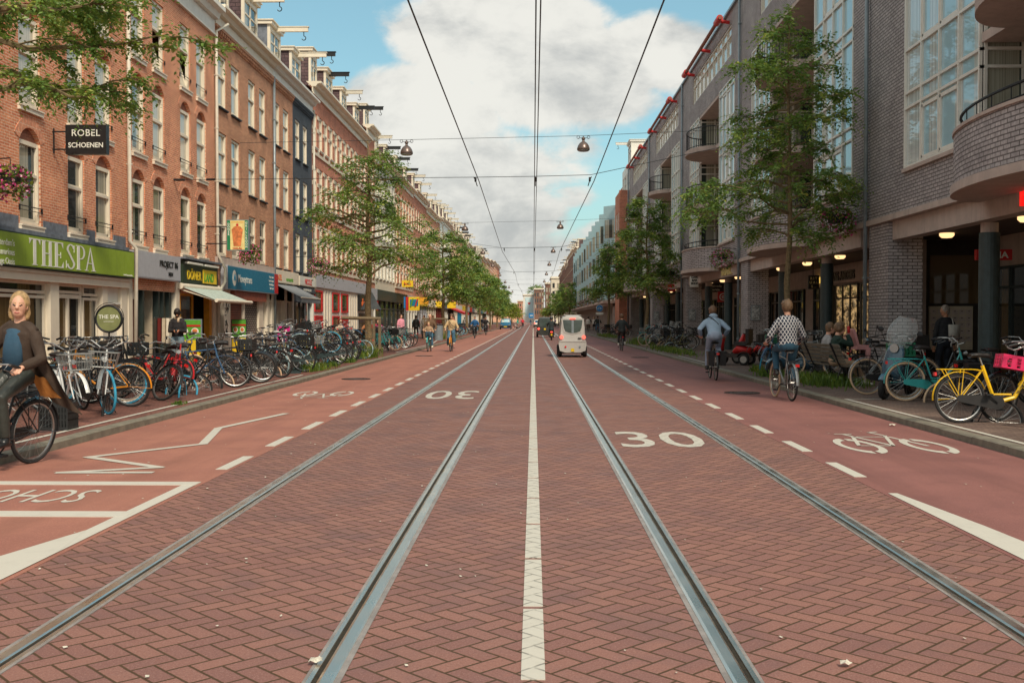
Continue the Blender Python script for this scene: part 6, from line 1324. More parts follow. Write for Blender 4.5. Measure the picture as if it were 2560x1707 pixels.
bikerow(24, 27.6, 39.6, -6.3, 8, 'of the left double rack', True, spread=.12, cols=['f_black'] * 8 + ['f_silver', 'f_blue', 'f_green'], fr_={17: 'crate_wood', 12: 'crate_black', 3: 'wire'})
bikerow(12, 45.5, 57.5, -6.5, 12, 'of the row past the left tree', spread=.3, cols=['f_black'] * 6 + ['f_blue', 'f_silver', 'f_teal'])
bikerow(18, 80, 118, -6.8, 14, 'of the far left row', spread=.5, cols=['f_black'] * 6 + ['f_blue', 'f_silver', 'f_teal'])
bikerow(12, 122, 160, -6.9, 15, 'of the farthest left row', spread=.5, cols=['f_black'])
bikerow(9, 14.6, 21.5, -7.55, 31, 'of the second row against the near left bicycles', spread=.5, cols=['f_black'] * 5 + ['f_silver', 'f_blue', 'f_green'])
# bicycle racks under the double row
t = T('bicycle_rack', 'long dark steel bicycle rack under the left double row', 'bicycle rack', (-7, 27.5, .09)); 
MB().tube([(-7.0, 27.5, .3), (-7.0, 39.8, .3)], .03).tube([(-7.6, 27.5, .55), (-7.6, 39.8, .55)], .03).build('rail', m['iron'], t)
mb = MB()
for i in range(24):
    y = 27.8 + .5 * i; zz = .4 if i % 2 else .1
    mb = MB().box(-7.0, -6.2, y - .045, y - .035, zz - .01, zz + .06).box(-7.0, -6.2, y + .035, y + .045, zz - .01, zz + .06); mb.tube([(-6.9, y, .1), (-6.9, y, zz)], .015, 4); mb.build('wheel_gutter', m['column'], t)
# right side
bikerow(13, 49.5, 60, 6.15, 21, 'of the right rack by the second right tree', True, spread=.1, side=1, cols=['f_black'] * 4 + ['f_teal', 'f_orange', 'f_green', 'f_silver'], fr_={2: 'wire'})
bikerow(9, 27.5, 33.5, 6.9, 23, 'between the red scooter and the tall right tree', spread=.5, side=1, cols=['f_black'] * 4 + ['f_silver', 'f_green'], fr_={4: 'crate_green'})
bike('black bicycle with a cream front tyre beside the green crate', 6.45, 26.3, R(148), 'step', 'f_black', 'tyre_cream', lean=.1, anchor='f'); bike('bicycle with a narrow blue tyre leaning over near the green crate', 6.1, 28.1, R(240), 'diamond', 'f_blue', 'tyre_blue', lean=-.25, anchor='f')
bikerow(7, 84, 104, 6.6, 25, 'of the far right row', spread=.5, side=1, cols=['f_black']); 
bike('brown saddled bicycle with a cream tyre and lattice rack beside the scooter', 6.4, 20.2, R(6), 'diamond', 'f_silver', 'tyre_cream', lean=-.05, anchor='r', rear=None)
bike('teal bicycle with cream tyres and a deep chain case', 6.56, 18.6, R(-5), 'step', 'f_teal', 'tyre_cream', lean=.03, anchor='r', steer=.3)
bike('black bicycle with a green crate on its rear rack behind the teal one', 6.8, 19.3, R(3), 'step', 'f_black', 'tyre_cream', lean=-.06, anchor='r', rear='crate_green')
bike('bright yellow bicycle with a pink crate above its frame, nearest on the right', 5.92, 14.65, R(-3), 'yellow', 'f_yellow', 'tyre', lean=-.04, anchor='r', steer=-.25)
bike('black bicycle with bags between the teal and the yellow one', 7.3, 17.6, R(10), 'step', 'f_black', 'tyre', lean=.12, anchor='r', rear='bags')
bike('black bicycle cut off by the right edge, behind the yellow one', 7.6, 15.3, R(-160), 'step', 'f_black', 'tyre', lean=-.1, anchor='r')
bike('black bicycle with a pink crate standing at the right edge', 6.92, 13.95, R(8), 'step', 'f_black', 'tyre_pale', lean=.05, anchor='r', rear=None, front=None)
bb_ = bpy.data.objects.new('front_crate', crate_mb(0, 0, 0, .44, .3, .19, 3).mesh('front_crate', m['crate_pink'])); COL.objects.link(bb_); yb = [o for o in COL.objects if o.get('label', '').startswith('bright yellow')][0]; bb_.parent = yb; bb_.location = (.22, .08, .74); bb_.rotation_euler = (0, .18, 0)
o = text('YELLOW BIKE', .05, m['black'], None, (0, 0, 0), '-y', .001, .001, .8, name='frame_lettering'); o.parent = yb; o.location = (.24, -.032, .40); o.rotation_euler = (0, -1.0, 0)
# crate standing by the kerb
t = T('crate', 'black lattice plastic crate standing on the left kerb edge beside the bicycles', 'crate', (-6.2, 13.55, .097)); crate_mb(-6.2, 13.55, .1, .38, .32, .35, 9).build('crate_body', m['crate_black'], t)
# ---------------- motor scooters ----------------
m['sc_blue'] = pmat('blue scooter paint', srgb(58, 92, 112), .2, var=.05, coat=.8); m['clear'] = None
m_, t_, b_ = mk('clear windscreen'); b_.inputs['Base Color'].default_value = (.75, .8, .8, 1); b_.inputs['Roughness'].default_value = .05; b_.inputs['Transmission Weight'].default_value = .0; b_.inputs['Alpha'].default_value = .22; b_.inputs['Specular IOR Level'].default_value = 1; m['clear'] = m_
def scooter(label, x, y, ang, body='sc_blue', screen=False, lean=.1, lit=False, z=.096, group='motor scooters', box=False):
    t = T('motor_scooter', label, 'scooter', (x, y, z), group); t.rotation_euler = (lean, 0, ang); WL[t.name] = V((0, 0, 0)); P = m[body]
    for cx in (-.62, .62):
        w = MB().tube([(0, -.055, 0), (0, .055, 0)], .13, 16).build('wheel', m['chrome'], t); w.location = (cx, 0, .24); ty_ = MB().ring((0, 0, 0), .185, .055, 'y', 26, 8).build('tyre', m['tyre'], w, smooth=True)
    mb = MB(); mb.tube([(.12, 0, .28), (-.2, 0, .34), (-.5, 0, .5), (-.95, 0, .62)], [.14, .18, .2, .08], 12, ry=[.13, .15, .17, .07], up=(0, 0, 1)); mb.build('rear_body', P, t, smooth=True)
    mb = MB(); mb.rbox((.12, 0, .24), (.5, .3, .06)); mb.build('footboard', m['iron'], t)
    mb = MB(); mb.tube([(.40, 0, .28), (.44, 0, .55), (.37, 0, .85), (.34, 0, .98)], [.05, .05, .05, .06], 12, ry=[.14, .19, .17, .13], up=(1, 0, 0)); mb.build('front_shield', P, t, smooth=True)
    MB().ring((.62, 0, .24), .24, .02, 'y', 14, 6, R(30), R(150), rw=.07).build('mudguard', P, t, smooth=True)
    MB().tube([(-.05, 0, .62), (-.3, 0, .68), (-.62, 0, .7), (-.86, 0, .74)], [.05, .06, .06, .03], 10, ry=[.08, .13, .14, .09], up=(0, 0, 1)).build('seat', m['saddle'], t, smooth=True)
    MB().tube([(.43, 0, .93), (.47, 0, .93)], [.085, .08], 16).build('headlight', m['chrome'], t)
    MB().tube([(.26, -.34, 1.02), (.34, -.15, 1.02), (.34, .15, 1.02), (.26, .34, 1.02)], .015, 6).build('handlebar', m['iron'], t)
    mb = MB()
    for s_ in (-1, 1): mb = MB().tube([(.3, s_ * .25, 1.03), (.3, s_ * .34, 1.2)], .006, 4).ell((.29, s_ * .36, 1.23), (.015, .06, .045)); mb.build('mirror', m['iron'], t)
    MB().rbox((-.97, 0, .62), (.03, .16, .06)).build('rear_light', m['redlit' if lit else 'redlamp'], t); MB().rbox((-.98, 0, .42), (.01, .12, .13)).build('number_plate', m['plate'], t)
    MB().tube([(0, -.14, .22), (-.4, -.2, .25), (-.8, -.22, .32)], [.03, .045, .05], 8).build('exhaust', m['chrome'], t)
    if screen:
        vs = []; n = 12
        for i in range(7):
            f = i / 6; w = (.17 + .10 * sin(pi * min(f * 1.05, 1))) * (1 if f < .85 else .75)
            for j in range(n + 1): a = -1 + 2 * j / n; vs.append((.47 - .28 * f - .16 * a * a, w * a, .95 + .55 * f))
        MB().add(vs, [(i * (n + 1) + j, i * (n + 1) + j + 1, (i + 1) * (n + 1) + j + 1, (i + 1) * (n + 1) + j) for i in range(6) for j in range(n)]).build('windscreen', m['clear'], t, smooth=True)
        MB().tube([vs[i * (n + 1)] for i in range(7)] + [vs[6 * (n + 1) + j] for j in range(1, n)] + [vs[i * (n + 1) + n] for i in range(6, -1, -1)], .006, 4).build('screen_edge', m['chrome'], t)
    if box: MB().rbox((-.85, 0, .9), (.36, .42, .32)).build('top_box', m['black'], t)
    return t
scooter('blue motor scooter with a tall clear windscreen leaning by the teal bicycle', 6.70, 19.45, R(230), screen=True, lean=-.14)
scooter('blue grey motor scooter parked behind the cyclist in the patterned jumper', 6.65, 26.5, R(192), lean=-.12)
scooter('black motor scooter with a top box under the arcade edge', 8.3, 24.9, R(185), 'f_black', box=True)
bike('bicycle with a pink child seat behind the patterned jumper', 7.35, 23.6, R(10), 'step', 'f_black', 'tyre', anchor='r', rear='seat')
scooter('dark moped carrying a helmeted rider beside the black microcar', 1.36, 78.6, PI / 2, 'f_black', lit=True, lean=0, z=0)
# mobility scooters with four wheels
for lab, x, y in (('red and black four wheeled mobility scooter by the right kerb', 6.35, 33.4), ('second red mobility scooter behind the first', 7.2, 34.4)):
    t = T('mobility_scooter', lab, 'mobility scooter', (x, y, .096), 'mobility scooters'); t.rotation_euler = (0, 0, R(150)); WL[t.name] = V((0, 0, 0))
    for cx in (-.45, .45):
        for s_ in (-1, 1):
            w = MB().tube([(0, -.06, 0), (0, .06, 0)], .11, 14).build('wheel', m['chrome'], t); w.location = (cx, s_ * .3, .19); MB().ring((0, 0, 0), .14, .05, 'y', 22, 8, rw=.07).build('tyre', m['tyre'], w, smooth=True)
            MB().ring((cx, s_ * .3, .19), .23, .02, 'y', 12, 6, R(20), R(160), rw=.08).build('wing', m['f_black'], t)
    MB().rbox((0, 0, .3), (1.0, .44, .12)).build('deck', m['f_black'], t); MB().tube([(-.6, 0, .45), (-.2, 0, .52), (-.05, 0, .4)], [.1, .16, .08], 12, ry=[.18, .26, .2], up=(0, 0, 1)).build('rear_cowl', m['red'], t, smooth=True)
    MB().rbox((-.3, 0, .68), (.42, .46, .12)).rbox((-.52, 0, .92), (.1, .44, .45)).build('seat', m['saddle'], t); MB().tube([(.45, 0, .35), (.4, 0, .7), (.3, 0, .95)], [.12, .1, .06], 10, ry=[.2, .16, .1], up=(1, 0, 0)).build('front_cowl', m['red'], t, smooth=True)
    MB().tube([(.25, -.26, .98), (.3, 0, .96), (.25, .26, .98)], .016).build('handlebar', m['iron'], t)
# ---------------- cars ----------------
m['silver'] = pmat('silver car paint', srgb(180, 178, 174), .32, .0, var=.03, sc=1, coat=.5); m['carblack'] = pmat('dark green black car paint', srgb(44, 48, 44), .3, var=.05, coat=.6); m['carblue'] = pmat('blue car paint', srgb(44, 104, 140), .3, coat=.6); m['carglass'] = pmat('car glass', srgb(66, 80, 76), .06, var=.25, sc=2, spec=1)
def car(label, x, y, ang, L, Wd, H, prof, body, name='microcar', cat='car', tumble=.1, wr=.27, trk=None, rear=True, bumper=None):
    """prof: side outline (s along length -0.5..0.5 , z 0..1) as lists top & bottom; cross sections lofted along the length, heading +x"""
    t = T(name, label, cat, (x, y, 0)); t.rotation_euler = (0, 0, ang); WL[t.name] = V((0, 0, 0))
    mb = MB(); n = 24; vs = []
    for s_, zt, k in prof:
        for j in range(n):
            a = 2 * pi * j / n + pi / n; c, s2 = cos(a), sin(a); e = .40
            yy = (abs(c) ** e) * (1 if c > 0 else -1) * Wd / 2 * k; zz = (abs(s2) ** e) * (1 if s2 > 0 else -1)
            f = (zz + 1) / 2; z = .17 * 1 + f * (zt * H - .17); yy *= 1 - tumble * max(0, (z / H - .45)) / .55
            vs.append((s_ * L, yy, z))
    k_ = len(prof)
    mb.add(vs, [(i * n + j, (i + 1) * n + j, (i + 1) * n + (j + 1) % n, i * n + (j + 1) % n) for i in range(k_ - 1) for j in range(n)] + [tuple(range(n)), tuple((k_ - 1) * n + j for j in range(n))[::-1]])
    o = mb.build('body', m[body], t); autosmooth(o, 40)
    for cx in (-.33, .33):
        for s_ in (-1, 1):
            w = MB().tube([(0, -.07, 0), (0, .07, 0)], wr * .6, 14).build('wheel', m['chrome'], t); w.location = (cx * L, s_ * (Wd / 2 - .03), wr); MB().ring((0, 0, 0), wr * .78, wr * .22, 'y', 24, 8, rw=.085).build('tyre', m['tyre'], w, smooth=True)
    return t
def lamp(par, x, y, z, r_, mt, nm='rear_light'): return MB().tube([(x, y, z), (x - .03, y, z)], [r_, r_ * .9], 14).build(nm, m[mt], par)
rp = [(-.5, .93, .94), (-.49, .975, .98), (-.44, .99, 1), (-.1, 1, 1), (.15, .97, 1), (.32, .62, .99), (.44, .5, .95), (.5, .38, .84)]
t = car('silver round backed microcar driving away on the right tram track', 1.6, 43.8, PI / 2, 2.4, 1.08, 1.72, rp, 'silver', tumble=.16, wr=.25)
xb = -1.2 - .006
m['lamp_lit'] = pmat('lit tail lamp', (1, .14, .10), .3, emit=.8)
pw = [(-.40, 1.52), (.40, 1.52), (.36, 1.2), (.30, 1.06), (.15, 1.0), (0, .985), (-.15, 1.0), (-.30, 1.06), (-.36, 1.2)]
MB().prism([(a, b) for a, b in pw], 'x', xb - .02, xb + .03).build('rear_window', m['carglass'], t)
MB().box(xb - .024, xb - .02, -.045, .045, .99, 1.5).build('window_bar', m['pipeg'], t)
po_ = [(-.46, 1.57), (.46, 1.57), (.42, 1.2), (.34, 1.0), (0, .93), (-.34, 1.0), (-.42, 1.2)]; MB().prism(po_, 'x', xb - .012, xb + .03).build('window_surround', m['silver'], t)
for s_ in (-1, 1): lamp(t, xb - .03, s_ * .455, .82, .08, 'lamp_lit'); lamp(t, xb - .06, s_ * .29, .43, .042, 'redlamp' if s_ > 0 else 'pipeg', 'fog_light')
MB().rbox((xb - .02, 0, 1.565), (.03, .22, .035)).build('brake_light', m['redlit'], t); MB().rbox((xb - .075, 0, .30), (.012, .13, .13)).build('number_plate', m['plate'], t)
MB().rbox((xb - .02, -.28, .775), (.03, .13, .045)).build('handle', m['black'], t)
bp = [(-.52, .27), (-.3, .2), (.3, .2), (.52, .27), (.56, .52), (.56, .63), (-.56, .63), (-.56, .52)]; MB().prism(bp, 'x', xb - .055, xb + .2).build('bumper', m['silver'], t)
MB().prism([(-.56, .63), (.56, .63), (.53, .67), (-.53, .67)], 'x', xb - .075, xb + .1).build('bumper_ledge', m['silver'], t)
MB().box(-1.1, 1.0, -.45, .45, .15, .19).build('underbody', m['black'], t); MB().box(-1.0, .9, -.36, .36, 1.70, 1.725).build('roof_skin', m['silver'], t)
for s_ in (-1, 1): MB().box(-.9, .4, s_ * .50, s_ * .508, 1.0, 1.45).build('side_window', m['carglass'], t)
t = car('small dark microcar ahead with red tail lights and yellow plate', 1.05, 91.5, PI / 2, 2.4, 1.45, 1.72, rp, 'carblack', wr=.26)
MB().box(xb - .02, xb + .02, -.5, .5, .95, 1.55).build('rear_window', m['carglass'], t)
for s_ in (-1, 1): lamp(t, xb - .03, s_ * .58, .75, .09, 'redlit')
MB().rbox((xb - .03, .05, .72), (.02, .16, .14)).build('number_plate', m['plate'], t)
MB().box(-1, .9, -.6, .6, 1.70, 1.74).build('pale_roof', m['pipeg'], t)
cp = [(-.5, .5, .9), (-.47, .62, .98), (-.36, .95, 1), (-.1, 1, 1), (.12, .95, 1), (.28, .64, 1), (.45, .55, .96), (.5, .42, .86)]
t = car('blue car driving towards the viewer far down the left lane', -4.35, 166, -PI / 2, 4.1, 1.75, 1.7, cp, 'carblue', 'parked_car')
t.name = 'blue_car'; MB().add([(.30 * 4.1, -.66, 1.12), (.30 * 4.1, .66, 1.12), (.135 * 4.1, .58, 1.58), (.135 * 4.1, -.58, 1.58)], [(0, 1, 2, 3)]).build('windscreen', m['g_sky'], t)
for s_ in (-1, 1): MB().rbox((2.05, s_ * .62, .68), (.06, .3, .14)).build('headlight', m['chrome'], t)
MB().rbox((2.07, 0, .42), (.04, 1.6, .3)).build('bumper', m['black'], t); MB().rbox((2.1, 0, .45), (.02, .5, .12)).build('number_plate', m['plate'], t)
t = car('white car with blue rear window far ahead on the right', 1.0, 205, PI / 2, 4.1, 1.75, 1.55, cp, 'white', 'white_car')
MB().box(-2.0, -1.7, -.6, .6, .95, 1.4).build('rear_window', m['carblue'], t)
for s_ in (-1, 1): lamp(t, -2.07, s_ * .7, .85, .12, 'redlit')
MB().rbox((-2.06, 0, .4), (.06, 1.7, .35)).build('bumper', m['black'], t)
# ---------------- street furniture ----------------
def bench(label, x, y, ang, L=1.9):
    t = T('bench', label, 'bench', (x, y, .096)); t.rotation_euler = (0, 0, ang); WL[t.name] = V((0, 0, 0))   # faces +x
    w = pmat('weathered bench wood', srgb(112, 106, 94), .85, var=.2, sc=12)
    for k in range(4): MB().box(-.22 + k * .12, -.12 + k * .12, -L / 2, L / 2, .42, .45).build('seat_slat', w, t)
    for k in range(5): MB().rbox((-.28 - k * .035, 0, .53 + k * .085), (.025, L, .07), MX.Rotation(-.38, 3, 'Y')).build('back_slat', w, t)
    for s_ in (-1, 1):
        yy = s_ * L * .34
        MB().tube([(.2, yy, 0), (.14, yy, .41), (-.24, yy, .41), (-.48, yy, .93)], .022, 6).tube([(-.2, yy, .4), (-.38, yy, 0)], .022, 6).build('leg', m['iron'], t)
    return t
bench('weathered wooden bench with slatted back where two boys sit', 6.8, 23.6, R(8), 2.1)
t = T('leaning_rail', 'round wooden log rail on two posts beside the first left tree', 'rail', (-6.3, 41.2, .1)); wd = pmat('weathered wood', srgb(112, 98, 76), .85, var=.25, sc=10, bump=.4, bsc=30)
MB().tube([(-7.55, 41.2, 1.6), (-6.0, 41.2, 1.57)], .065, 10).build('log', wd, t)
for x in (-6.28, -6.05): B(x - .05, x + .05, 41.15, 41.26, .09, 1.54).build('post', wd, t)
B(-6.9, -5.95, 41.1, 41.3, .36, .43).build('plank', wd, t)
t = T('leaning_rail', 'second log rail on posts by the steel litter bin', 'rail', (-6.4, 76, .1)); MB().tube([(-8.1, 76, 1.6), (-6.2, 76, 1.58)], .06, 8).build('log', wd, t); B(-6.35, -6.25, 75.95, 76.05, .09, 1.55).build('post', wd, t); B(-7.95, -7.85, 75.95, 76.05, .09, 1.55).build('post', wd, t)
t = T('litter_bin', 'round brushed steel litter bin at the left kerb', 'litter bin', (-6.55, 72.5, .1)); MB().cyl((-6.55, 72.5), .3, .1, 1.15, 22).build('drum', m['pipeg'], t, smooth=False); MB().cyl((-6.55, 72.5), .32, 1.15, 1.2, 22).build('lid', m['iron'], t)
def roadsign(name, label, x, y, h, fn, cat='road sign'):
    t = T(name, label, cat, (x, y, .1)); MB().cyl((x, y), .03, .1, h, 8).build('pole', m['pipeg'], t); fn(t); return t
def _tri(t): MB().prism([(-7.45 + a, b) for a, b in ((-.47, 2.0), (.47, 2.0), (.07, 2.78), (-.07, 2.78))], 'y', 47.94, 47.97).build('sign_plate', m['pipeg'], t)
roadsign('traffic_sign', 'grey back of a triangular road sign behind the first left tree', -7.45, 48, 2.85, _tri)
m['signblue'] = pmat('sign blue', srgb(38, 126, 190), .4)
def _blue(t): B(-7.43, -7.37, 60.1, 60.5, 2.2, 2.85).build('sign_plate', m['signblue'], t)
roadsign('traffic_sign', 'blue road sign seen edge on at the left pavement', -7.4, 60.3, 2.85, _blue)
def _round(t):
    MB().tube([(6.25, 98.9, 2.6), (6.25, 98.93, 2.6)], .33, 24).build('white_rim', m['signwhite'], t); MB().tube([(6.25, 98.87, 2.6), (6.25, 98.9, 2.6)], .3, 24).build('sign_plate', m['signblue'], t)
    mb = MB(); [mb.ring((6.25 + s_ * .11, 98.86, 2.57), .07, .012, 'y', 14, 4) for s_ in (-1, 1)]; mb.tube([(6.14, 98.86, 2.57), (6.2, 98.86, 2.68), (6.3, 98.86, 2.68), (6.36, 98.86, 2.57)], .012, 4); mb.build('cycle_symbol', m['signwhite'], t); B(5.9, 6.6, 98.88, 98.92, 2.0, 2.22).build('sub_plate', m['signwhite'], t)
roadsign('traffic_sign', 'round blue cycle path sign with a white plate beneath on the right', 6.25, 99, 2.95, _round)
def _sq(t): B(-.95, .05, 219.9, 220, 1.9, 2.9).build('sign_plate', m['signblue'], t); B(-.7, -.1, 219.85, 219.9, 2.3, 2.5).build('arrow', m['signwhite'], t)
roadsign('traffic_sign', 'square blue sign standing in the middle of the far street', -.45, 220, 2.9, _sq)
# menu boards and stands by the left shops
def board(label, x, y, w, h, z0, cols, fm='pipeg'):
    t = T('sandwich_board', label, 'menu board', (x, y, .1), 'menu boards outside the kebab shop'); B(x - w / 2, x + w / 2, y, y + .06, z0, z0 + h).build('frame', m[fm], t)
    B(x - w / 2 + .03, x + w / 2 - .03, y - .01, y, z0 + .03, z0 + h - .03).build('panel', m[cols[0]], t); B(x - w / 2 + .03, x + w / 2 - .03, y - .015, y - .01, z0 + .03, z0 + h * .45).build('lower_panel', m[cols[1]], t)
    for k in (-1, 1): MB().ell((x + k * w * .22, y - .015, z0 + h * .68), (w * .16, .006, h * .09), 14, 6).build('dish_picture', m['signwhite'], t); MB().ell((x + k * w * .22, y - .022, z0 + h * .69), (w * .11, .006, h * .06), 12, 6).build('food_picture', m['meat'], t)
    B(x - w / 2 + .03, x + w / 2 - .03, y - .018, y - .015, z0 + h * .80, z0 + h * .85).build('stripe', m['red'], t)
    for k in (-1, 1): MB().box(x + k * w * .4 - .02, x + k * w * .4 + .02, y + .0, y + .05, .1, z0).build('leg', m[fm], t)
board('large green and yellow menu board with plates of food outside the kebab shop', -10.75, 32.6, .75, 1.2, .35, ('grassgreen', 'yellow'))
board('second green and yellow menu board further from the viewer', -10.5, 37.2, .55, 1.2, .35, ('grassgreen', 'yellow'), 'dkgreen')
m['magenta'] = pmat('magenta print', srgb(200, 30, 130), .5)
t = T('sandwich_board', 'magenta poster board reading BLA BOX before the roller shutters', 'menu board', (-10.6, 45, .1)); B(-11, -10.3, 44.6, 44.7, .1, 1.35).build('frame', m['pipeg'], t); B(-10.93, -10.4, 44.58, 44.6, .3, 1.25).build('panel', m['magenta'], t); text('BLA', .22, m['signwhite'], t, (-10.66, 44.57, .95), '-y', .001, .005, .9, 'CENTER'); text('BOX', .22, m['signwhite'], t, (-10.66, 44.57, .7), '-y', .001, .005, .9, 'CENTER')
t = T('clothes_rail', 'clothes rail with dark and cream garments in the doorway of the grey shop', 'clothes rail', (-10.9, 31.2, .1)); MB().tube([(-11.35, 31.2, .1), (-11.35, 31.2, 1.6), (-10.75, 31.2, 1.6), (-10.75, 31.2, .1)], .015).build('rail', m['chrome'], t)
for i, mt in enumerate(('dkint', 'maroon', 'beige', 'cream')): MB().rbox((-11.27 + .13 * i, 31.2, 1.2), (.09, .4, .75), tp=1.1).build('garment', m[mt], t)
# ---------------- people ----------------
def skinmat(name, c, lip, eye, hair): return [pmat(name, c, .5, var=.06, sc=8), pmat(name + ' lips', lip, .4), pmat(name + ' eyes', eye, .2), hair]
HAIR = {k: pmat(k + ' hair', srgb(*c), .5, var=.35, sc=30, bump=.8, bsc=60) for k, c in dict(blond=(168, 138, 96), brown=(98, 72, 52), dark=(40, 32, 28), sand=(112, 88, 64), grey=(140, 130, 120)).items()}
SK = {'fair': skinmat('fair skin', srgb(214, 164, 138), srgb(182, 106, 96), srgb(50, 40, 36), HAIR['brown']), 'tan': skinmat('tan skin', srgb(176, 124, 94), srgb(140, 80, 70), srgb(36, 28, 24), HAIR['dark']), 'deep': skinmat('deep skin', srgb(104, 68, 50), srgb(90, 50, 44), srgb(24, 18, 16), HAIR['dark'])}
def cloth(name, c, var=.12, sc=7, bump=.6, bsc=14, rough=.85): return pmat(name, c, rough, var=var, sc=sc, bump=bump, bsc=bsc)
def ik(a, b, l1, l2, bend):
    a, b = V(a), V(b); d = b - a; L = min(d.length, (l1 + l2) * .995); d.normalize(); x = (l1 * l1 - l2 * l2 + L * L) / (2 * L); h = sqrt(max(l1 * l1 - x * x, 0)); n = V(bend); n = (n - d * n.dot(d)).normalized()
    return a + d * x + n * h
def remesh(mb, name, mats, vox, sm=2):
    me = mb.mesh('tmp', mats); o = bpy.data.objects.new('tmp', me)
    r = o.modifiers.new('r', 'REMESH'); r.mode = 'VOXEL'; r.voxel_size = vox
    s_ = o.modifiers.new('s', 'SMOOTH'); s_.iterations = sm; s_.factor = .5
    me2 = evalmesh(o); bpy.data.objects.remove(o)
    me2.name = name; me2.materials.clear(); [me2.materials.append(x) for x in (mats if isinstance(mats, list) else [mats])]
    me2.polygons.foreach_set('use_smooth', [True] * len(me2.polygons)); return me2
def person(label, x, y, z, rz, P, skin, top, pants, shoes, hair, vox=.012, hairstyle='short', group=None, bag=None, lean=0, long_coat=None, extra=None, sc=1.0):
    """P: dict hip, neck, head, hl/hr hands, fl/fr feet (ankles) in local metres, forward +x"""
    t = T('person', label, 'person', (x, y, z), group); t.rotation_euler = (lean, 0, rz); t.scale = (sc, sc, sc); WL[t.name] = V((0, 0, 0))
    hip, nk, hd = V(P['hip']), V(P['neck']), V(P['head']); up = (nk - hip).normalized(); fw = V(P.get('chest', (1, 0, 0))); fw = (fw - up * fw.dot(up)).normalized(); lf = up.cross(fw)
    face = V(P.get('face', (1, 0, -.05))).normalized(); fl_ = V((0, 0, 1)).cross(face).normalized(); fu = face.cross(fl_)
    sh = {s: nk + lf * s * .178 - up * .085 for s in (1, -1)}; hp = {s: hip + lf * s * .095 - V((0, 0, .02)) for s in (1, -1)}
    hand = {1: V(P['hl']), -1: V(P['hr'])}; foot = {1: V(P['fl']), -1: V(P['fr'])}
    elb = {s: ik(sh[s], hand[s], .29, .27, P.get('eb', V((-.4, 0, -1))) if not P.get('eb') else V(P['eb']) + lf * s * .5) if P.get('eb') else ik(sh[s], hand[s], .29, .27, V((-.3, s * .55, -.8))) for s in (1, -1)}
    kne = {s: ik(hp[s], foot[s], .44, .43, P.get('kb', (1, 0, .25))) for s in (1, -1)}
    R3 = MX((face, fl_, fu)).transposed()
    # body: one continuous skin surface
    mb = MB()
    mb.ell(hd + fu * .015, (.098, .076, .118), 16, 12, R3); mb.ell(hd - fu * .055 + face * .022, (.072, .056, .062), 12, 8, R3); mb.tube([nk - up * .03, nk.lerp(hd, .55) - face * .02], [.062, .052], 12)
    mb.tube([hd + face * .088 + fu * .03, hd + face * .112 - fu * .012], [.011, .017], 8); mb.ell(hd + face * .085 - fu * .052, (.016, .026, .011), 8, 6, R3)
    for s in (1, -1): mb.ell(hd + fl_ * s * .079 + fu * .0, (.02, .01, .03), 8, 6, R3)
    mb.tube([hip, hip.lerp(nk, .5), nk - up * .03], [.12, .11, .13], 12, ry=[.09, .085, .09], up=lf)
    for s in (1, -1):
        mb.tube([sh[s], elb[s], hand[s]], [.042, .034, .024], 8); mb.tube([hp[s], kne[s], foot[s]], [.075, .05, .036], 8)
        d = (hand[s] - elb[s]).normalized(); pd = V(P.get('pd', d)) if P.get('grip') is None else V((d.x, d.y, -.25)).normalized(); w = pd.cross(V((0, 0, 1))).normalized(); nn = pd.cross(w) * (1 if pd.cross(w).z < 0 else -1); h0 = hand[s]
        mb.tube([h0 - d * .02, h0 + pd * .04, h0 + pd * .085], [.022, .026, .024], 8, ry=[.032, .042, .038], up=nn)
        for k, (o_, ln) in enumerate(((-.033, .066), (-.011, .076), (.011, .072), (.033, .056))):
            a = h0 + pd * .085 + w * o_; c1 = a + (pd * .75 + nn * .55).normalized() * ln * .5; c2 = c1 + (pd * (-.1 if P.get('grip') else .5) + nn).normalized() * ln * .35; mb.tube([a - pd * .015, c1, c2], [.0095, .009, .0075], 6)
        mb.tube([h0 + pd * .02 - w * s * .03, h0 + pd * .055 - w * s * .055 + nn * .01, h0 + pd * .09 - w * s * .05 + nn * .035], [.012, .011, .009], 6)
    sk = list(SK[skin]); sk[3] = hair
    me = remesh(mb, 'body', sk, vox * .72, 1); o = bpy.data.objects.new('body', me); COL.objects.link(o); o.parent = t
    e1 = [hd + face * .082 + fl_ * s * .032 + fu * .022 for s in (1, -1)]; lp = hd + face * .092 - fu * .053
    if vox < .016:
        mi = [0] * len(me.polygons)
        for i, pl in enumerate(me.polygons):
            c = pl.center
            if (c - hd).length > .16: continue
            q = c - hd; a, b, u3 = q.dot(face), q.dot(fl_), q.dot(fu)
            if a < .05: continue
            if abs(abs(b) - .032) < .014 and abs(u3 - .022) < .008: mi[i] = 2
            elif abs(abs(b) - .034) < .02 and abs(u3 - .043) < .005: mi[i] = 3
            elif abs(b) < .024 and abs(u3 + .053) < .008: mi[i] = 1
        me.polygons.foreach_set('material_index', mi)
    # garments
    g = MB(); hem = P.get('hem', .06)
    g.tube([hip - up * hem, hip + up * .1, hip.lerp(nk, .55), nk - up * .09, nk - up * .0], [.175, .165, .18, .19, .085], 16, ry=[.125, .12, .135, .125, .08], up=lf)
    for s in (1, -1):
        wr_ = hand[s].lerp(elb[s], .06); g.tube([nk - up * .02, sh[s].lerp(nk, .5) + up * .01, sh[s]], [.06, .068, .062], 10); g.tube([sh[s], sh[s].lerp(elb[s], .5), elb[s], elb[s].lerp(wr_, .5), wr_], [.066, .066, .06, .056, .044], 10)
